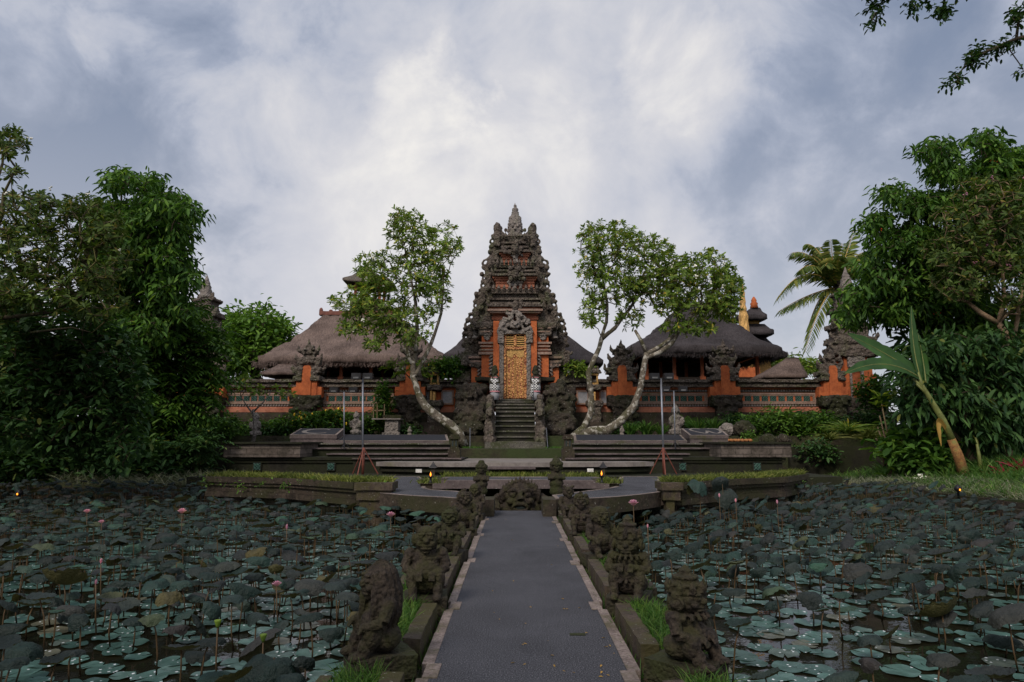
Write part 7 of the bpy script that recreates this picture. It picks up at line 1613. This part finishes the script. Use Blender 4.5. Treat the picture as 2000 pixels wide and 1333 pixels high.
bush('leafy_plant', 'dark shrub in front of the red door of the right side gate', gp(1715, 800, 36), 1.1, .6, .9, 150, .3, 'broad', 'spray', None, None, 'plant'); bush('leafy_plant', 'dark shrub against the right side gate below the banana leaves', gp(1690, 850, 35.4), 1.2, .6, .6, 130, .3, 'broad_blue', 'spray', None, None, 'plant')
for px, py, rx, rz, m, lab in bed: bush('garden_clump', lab, gp(px, py + 12, 37.6), rx * 1.25, .6, rz * .75, int(110 * rx), .25, m, 'spray', None, 'green clumps of the garden bed', 'plant')
def small_statue(px, py0, py1, Y, label, mat='carved_pale'):
    a, c = P(px, py1, Y), P(px, py0, Y); H = c.z - a.z; b = MB(); b.lathe([(.26, 0), (.26, .14), (.16, .17), (.2, .34), (.17, .5), (.2, .58), (.10, .66), (.15, .74), (.14, .84), (.08, .92), (.02, 1.)], (0, 0, 0), 10)
    for s in (-1, 1): b.ell((s * .2, -.08, .42), (.07, .1, .16)); b.ell((s * .06, -.13, .78), .03)
    b.ell((0, -.15, .74), .04); b.v = [(x * H, y * H, z * H) for x, y, z in b.v]
    o = sculpt(b, 'garden_statue', MT[mat], .035, .03, 8, 0, local=True); o.location = a; fin(o, label, 'statue', 'small statues of the garden bed')
small_statue(695, 803, 848, 36.4, 'pale little stone figure on a base behind the tall left floodlight'); small_statue(499, 806, 850, 36.2, 'grey little stone figure behind the thin young frangipani'); small_statue(1321, 790, 848, 36.6, 'slim pale stone figure among lilies behind the right floodlights')
small_statue(800, 832, 850, 36.0, 'small squat grey stone figure right of the offering altar'); small_statue(1215, 830, 850, 35.6, 'small squat grey stone figure under the low frangipani trunk')
def altar():
    t = thing('offering_altar', 'carved stone offering altar with moss and a wooden stand left of the gate', 'altar', gp(765, 850, 36.8)); Y = 36.8
    def X(x): return P(x, 820, Y).x
    def Z(y): return P(AX, y, Y).z
    b = MB(); b.rbox(X(752), X(778), Y, Y + .8, Z(852), Z(820), .14, .03, 4); b.rbox(X(747), X(781), Y - .1, Y + .9, Z(851), Z(845), .14, .03, 4); b.build('pedestal', MT['carved_pale'], t)
    b = MB(); b.box(X(727), X(783), Y - .15, Y + .9, Z(820), Z(817.5)); b.build('table_slab', MT['terrace'], t); b = MB(); b.rbox(X(748), X(783), Y, Y + .8, Z(817.3), Z(811), .1, .04, 5); b.build('moss_cushion', MT['statue_moss'], t)
    b = MB()
    for x in (729, 736, 750): b.box(X(x) - .02, X(x) + .02, Y, Y + .04, Z(817), Z(790))
    b.box(X(727), X(752), Y, Y + .04, Z(803), Z(801)); b.build('wooden_stand', MT['tanbark'], t)
altar()
for px, py, r, lab in ((1452, 838, .42, 'large rounded mossy boulder right of the script plaque'), (1500, 862, .36, 'dark weathered boulder on the right stage wall'), (1530, 860, .3, 'small dark boulder at the right end of the stage wall'), (1421, 840, .34, 'pale carved stone lump behind the script plaque'), (385, 862, .3, 'grey stone lump at the left end of the garden')):
    p = P(px, py, 33.6 if 1440 < px else 34); b = MB(); b.ell((0, 0, 0), (r * 1.2, r, r)); b.ell((r * .5, 0, -r * .2), (r, r * .8, r * .7)); o = sculpt(b, 'boulder', MT['carved_pale'] if 'pale' in lab or 'grey' in lab else MT['mossrock'], .05, .06, 4, 1, local=True); o.location = (p.x, p.y, p.z); fin(o, lab, 'rock')
p0 = P(1440, 862, 32.6); hm = MB(); hm.ell((0, 0, .07), (.10, .085, .075), 10, 7); hm = hm.mesh('coconut_husk', MT['coconut'], smooth=True)
for i in range(14):
    o = link('coconut_husk', hm, loc=(p0.x + (i % 7 - 3) * .17 + R.gauss(0, .03), 32.4 + .16 * (i // 7) + R.gauss(0, .03), P(AX, 863.5, 32.4).z)); o.rotation_euler = (0, 0, R.uniform(0, 6)); fin(o, 'orange-brown coconut husk lying on the right stage wall', 'husk', 'coconut husks on the stage wall')
bush('leafy_plant', 'small bright green seedling growing behind the coconut husks', gp(1462, 856, 33), .3, .2, .14, 22, .16, 'bright', 'spray', None, None, 'plant')
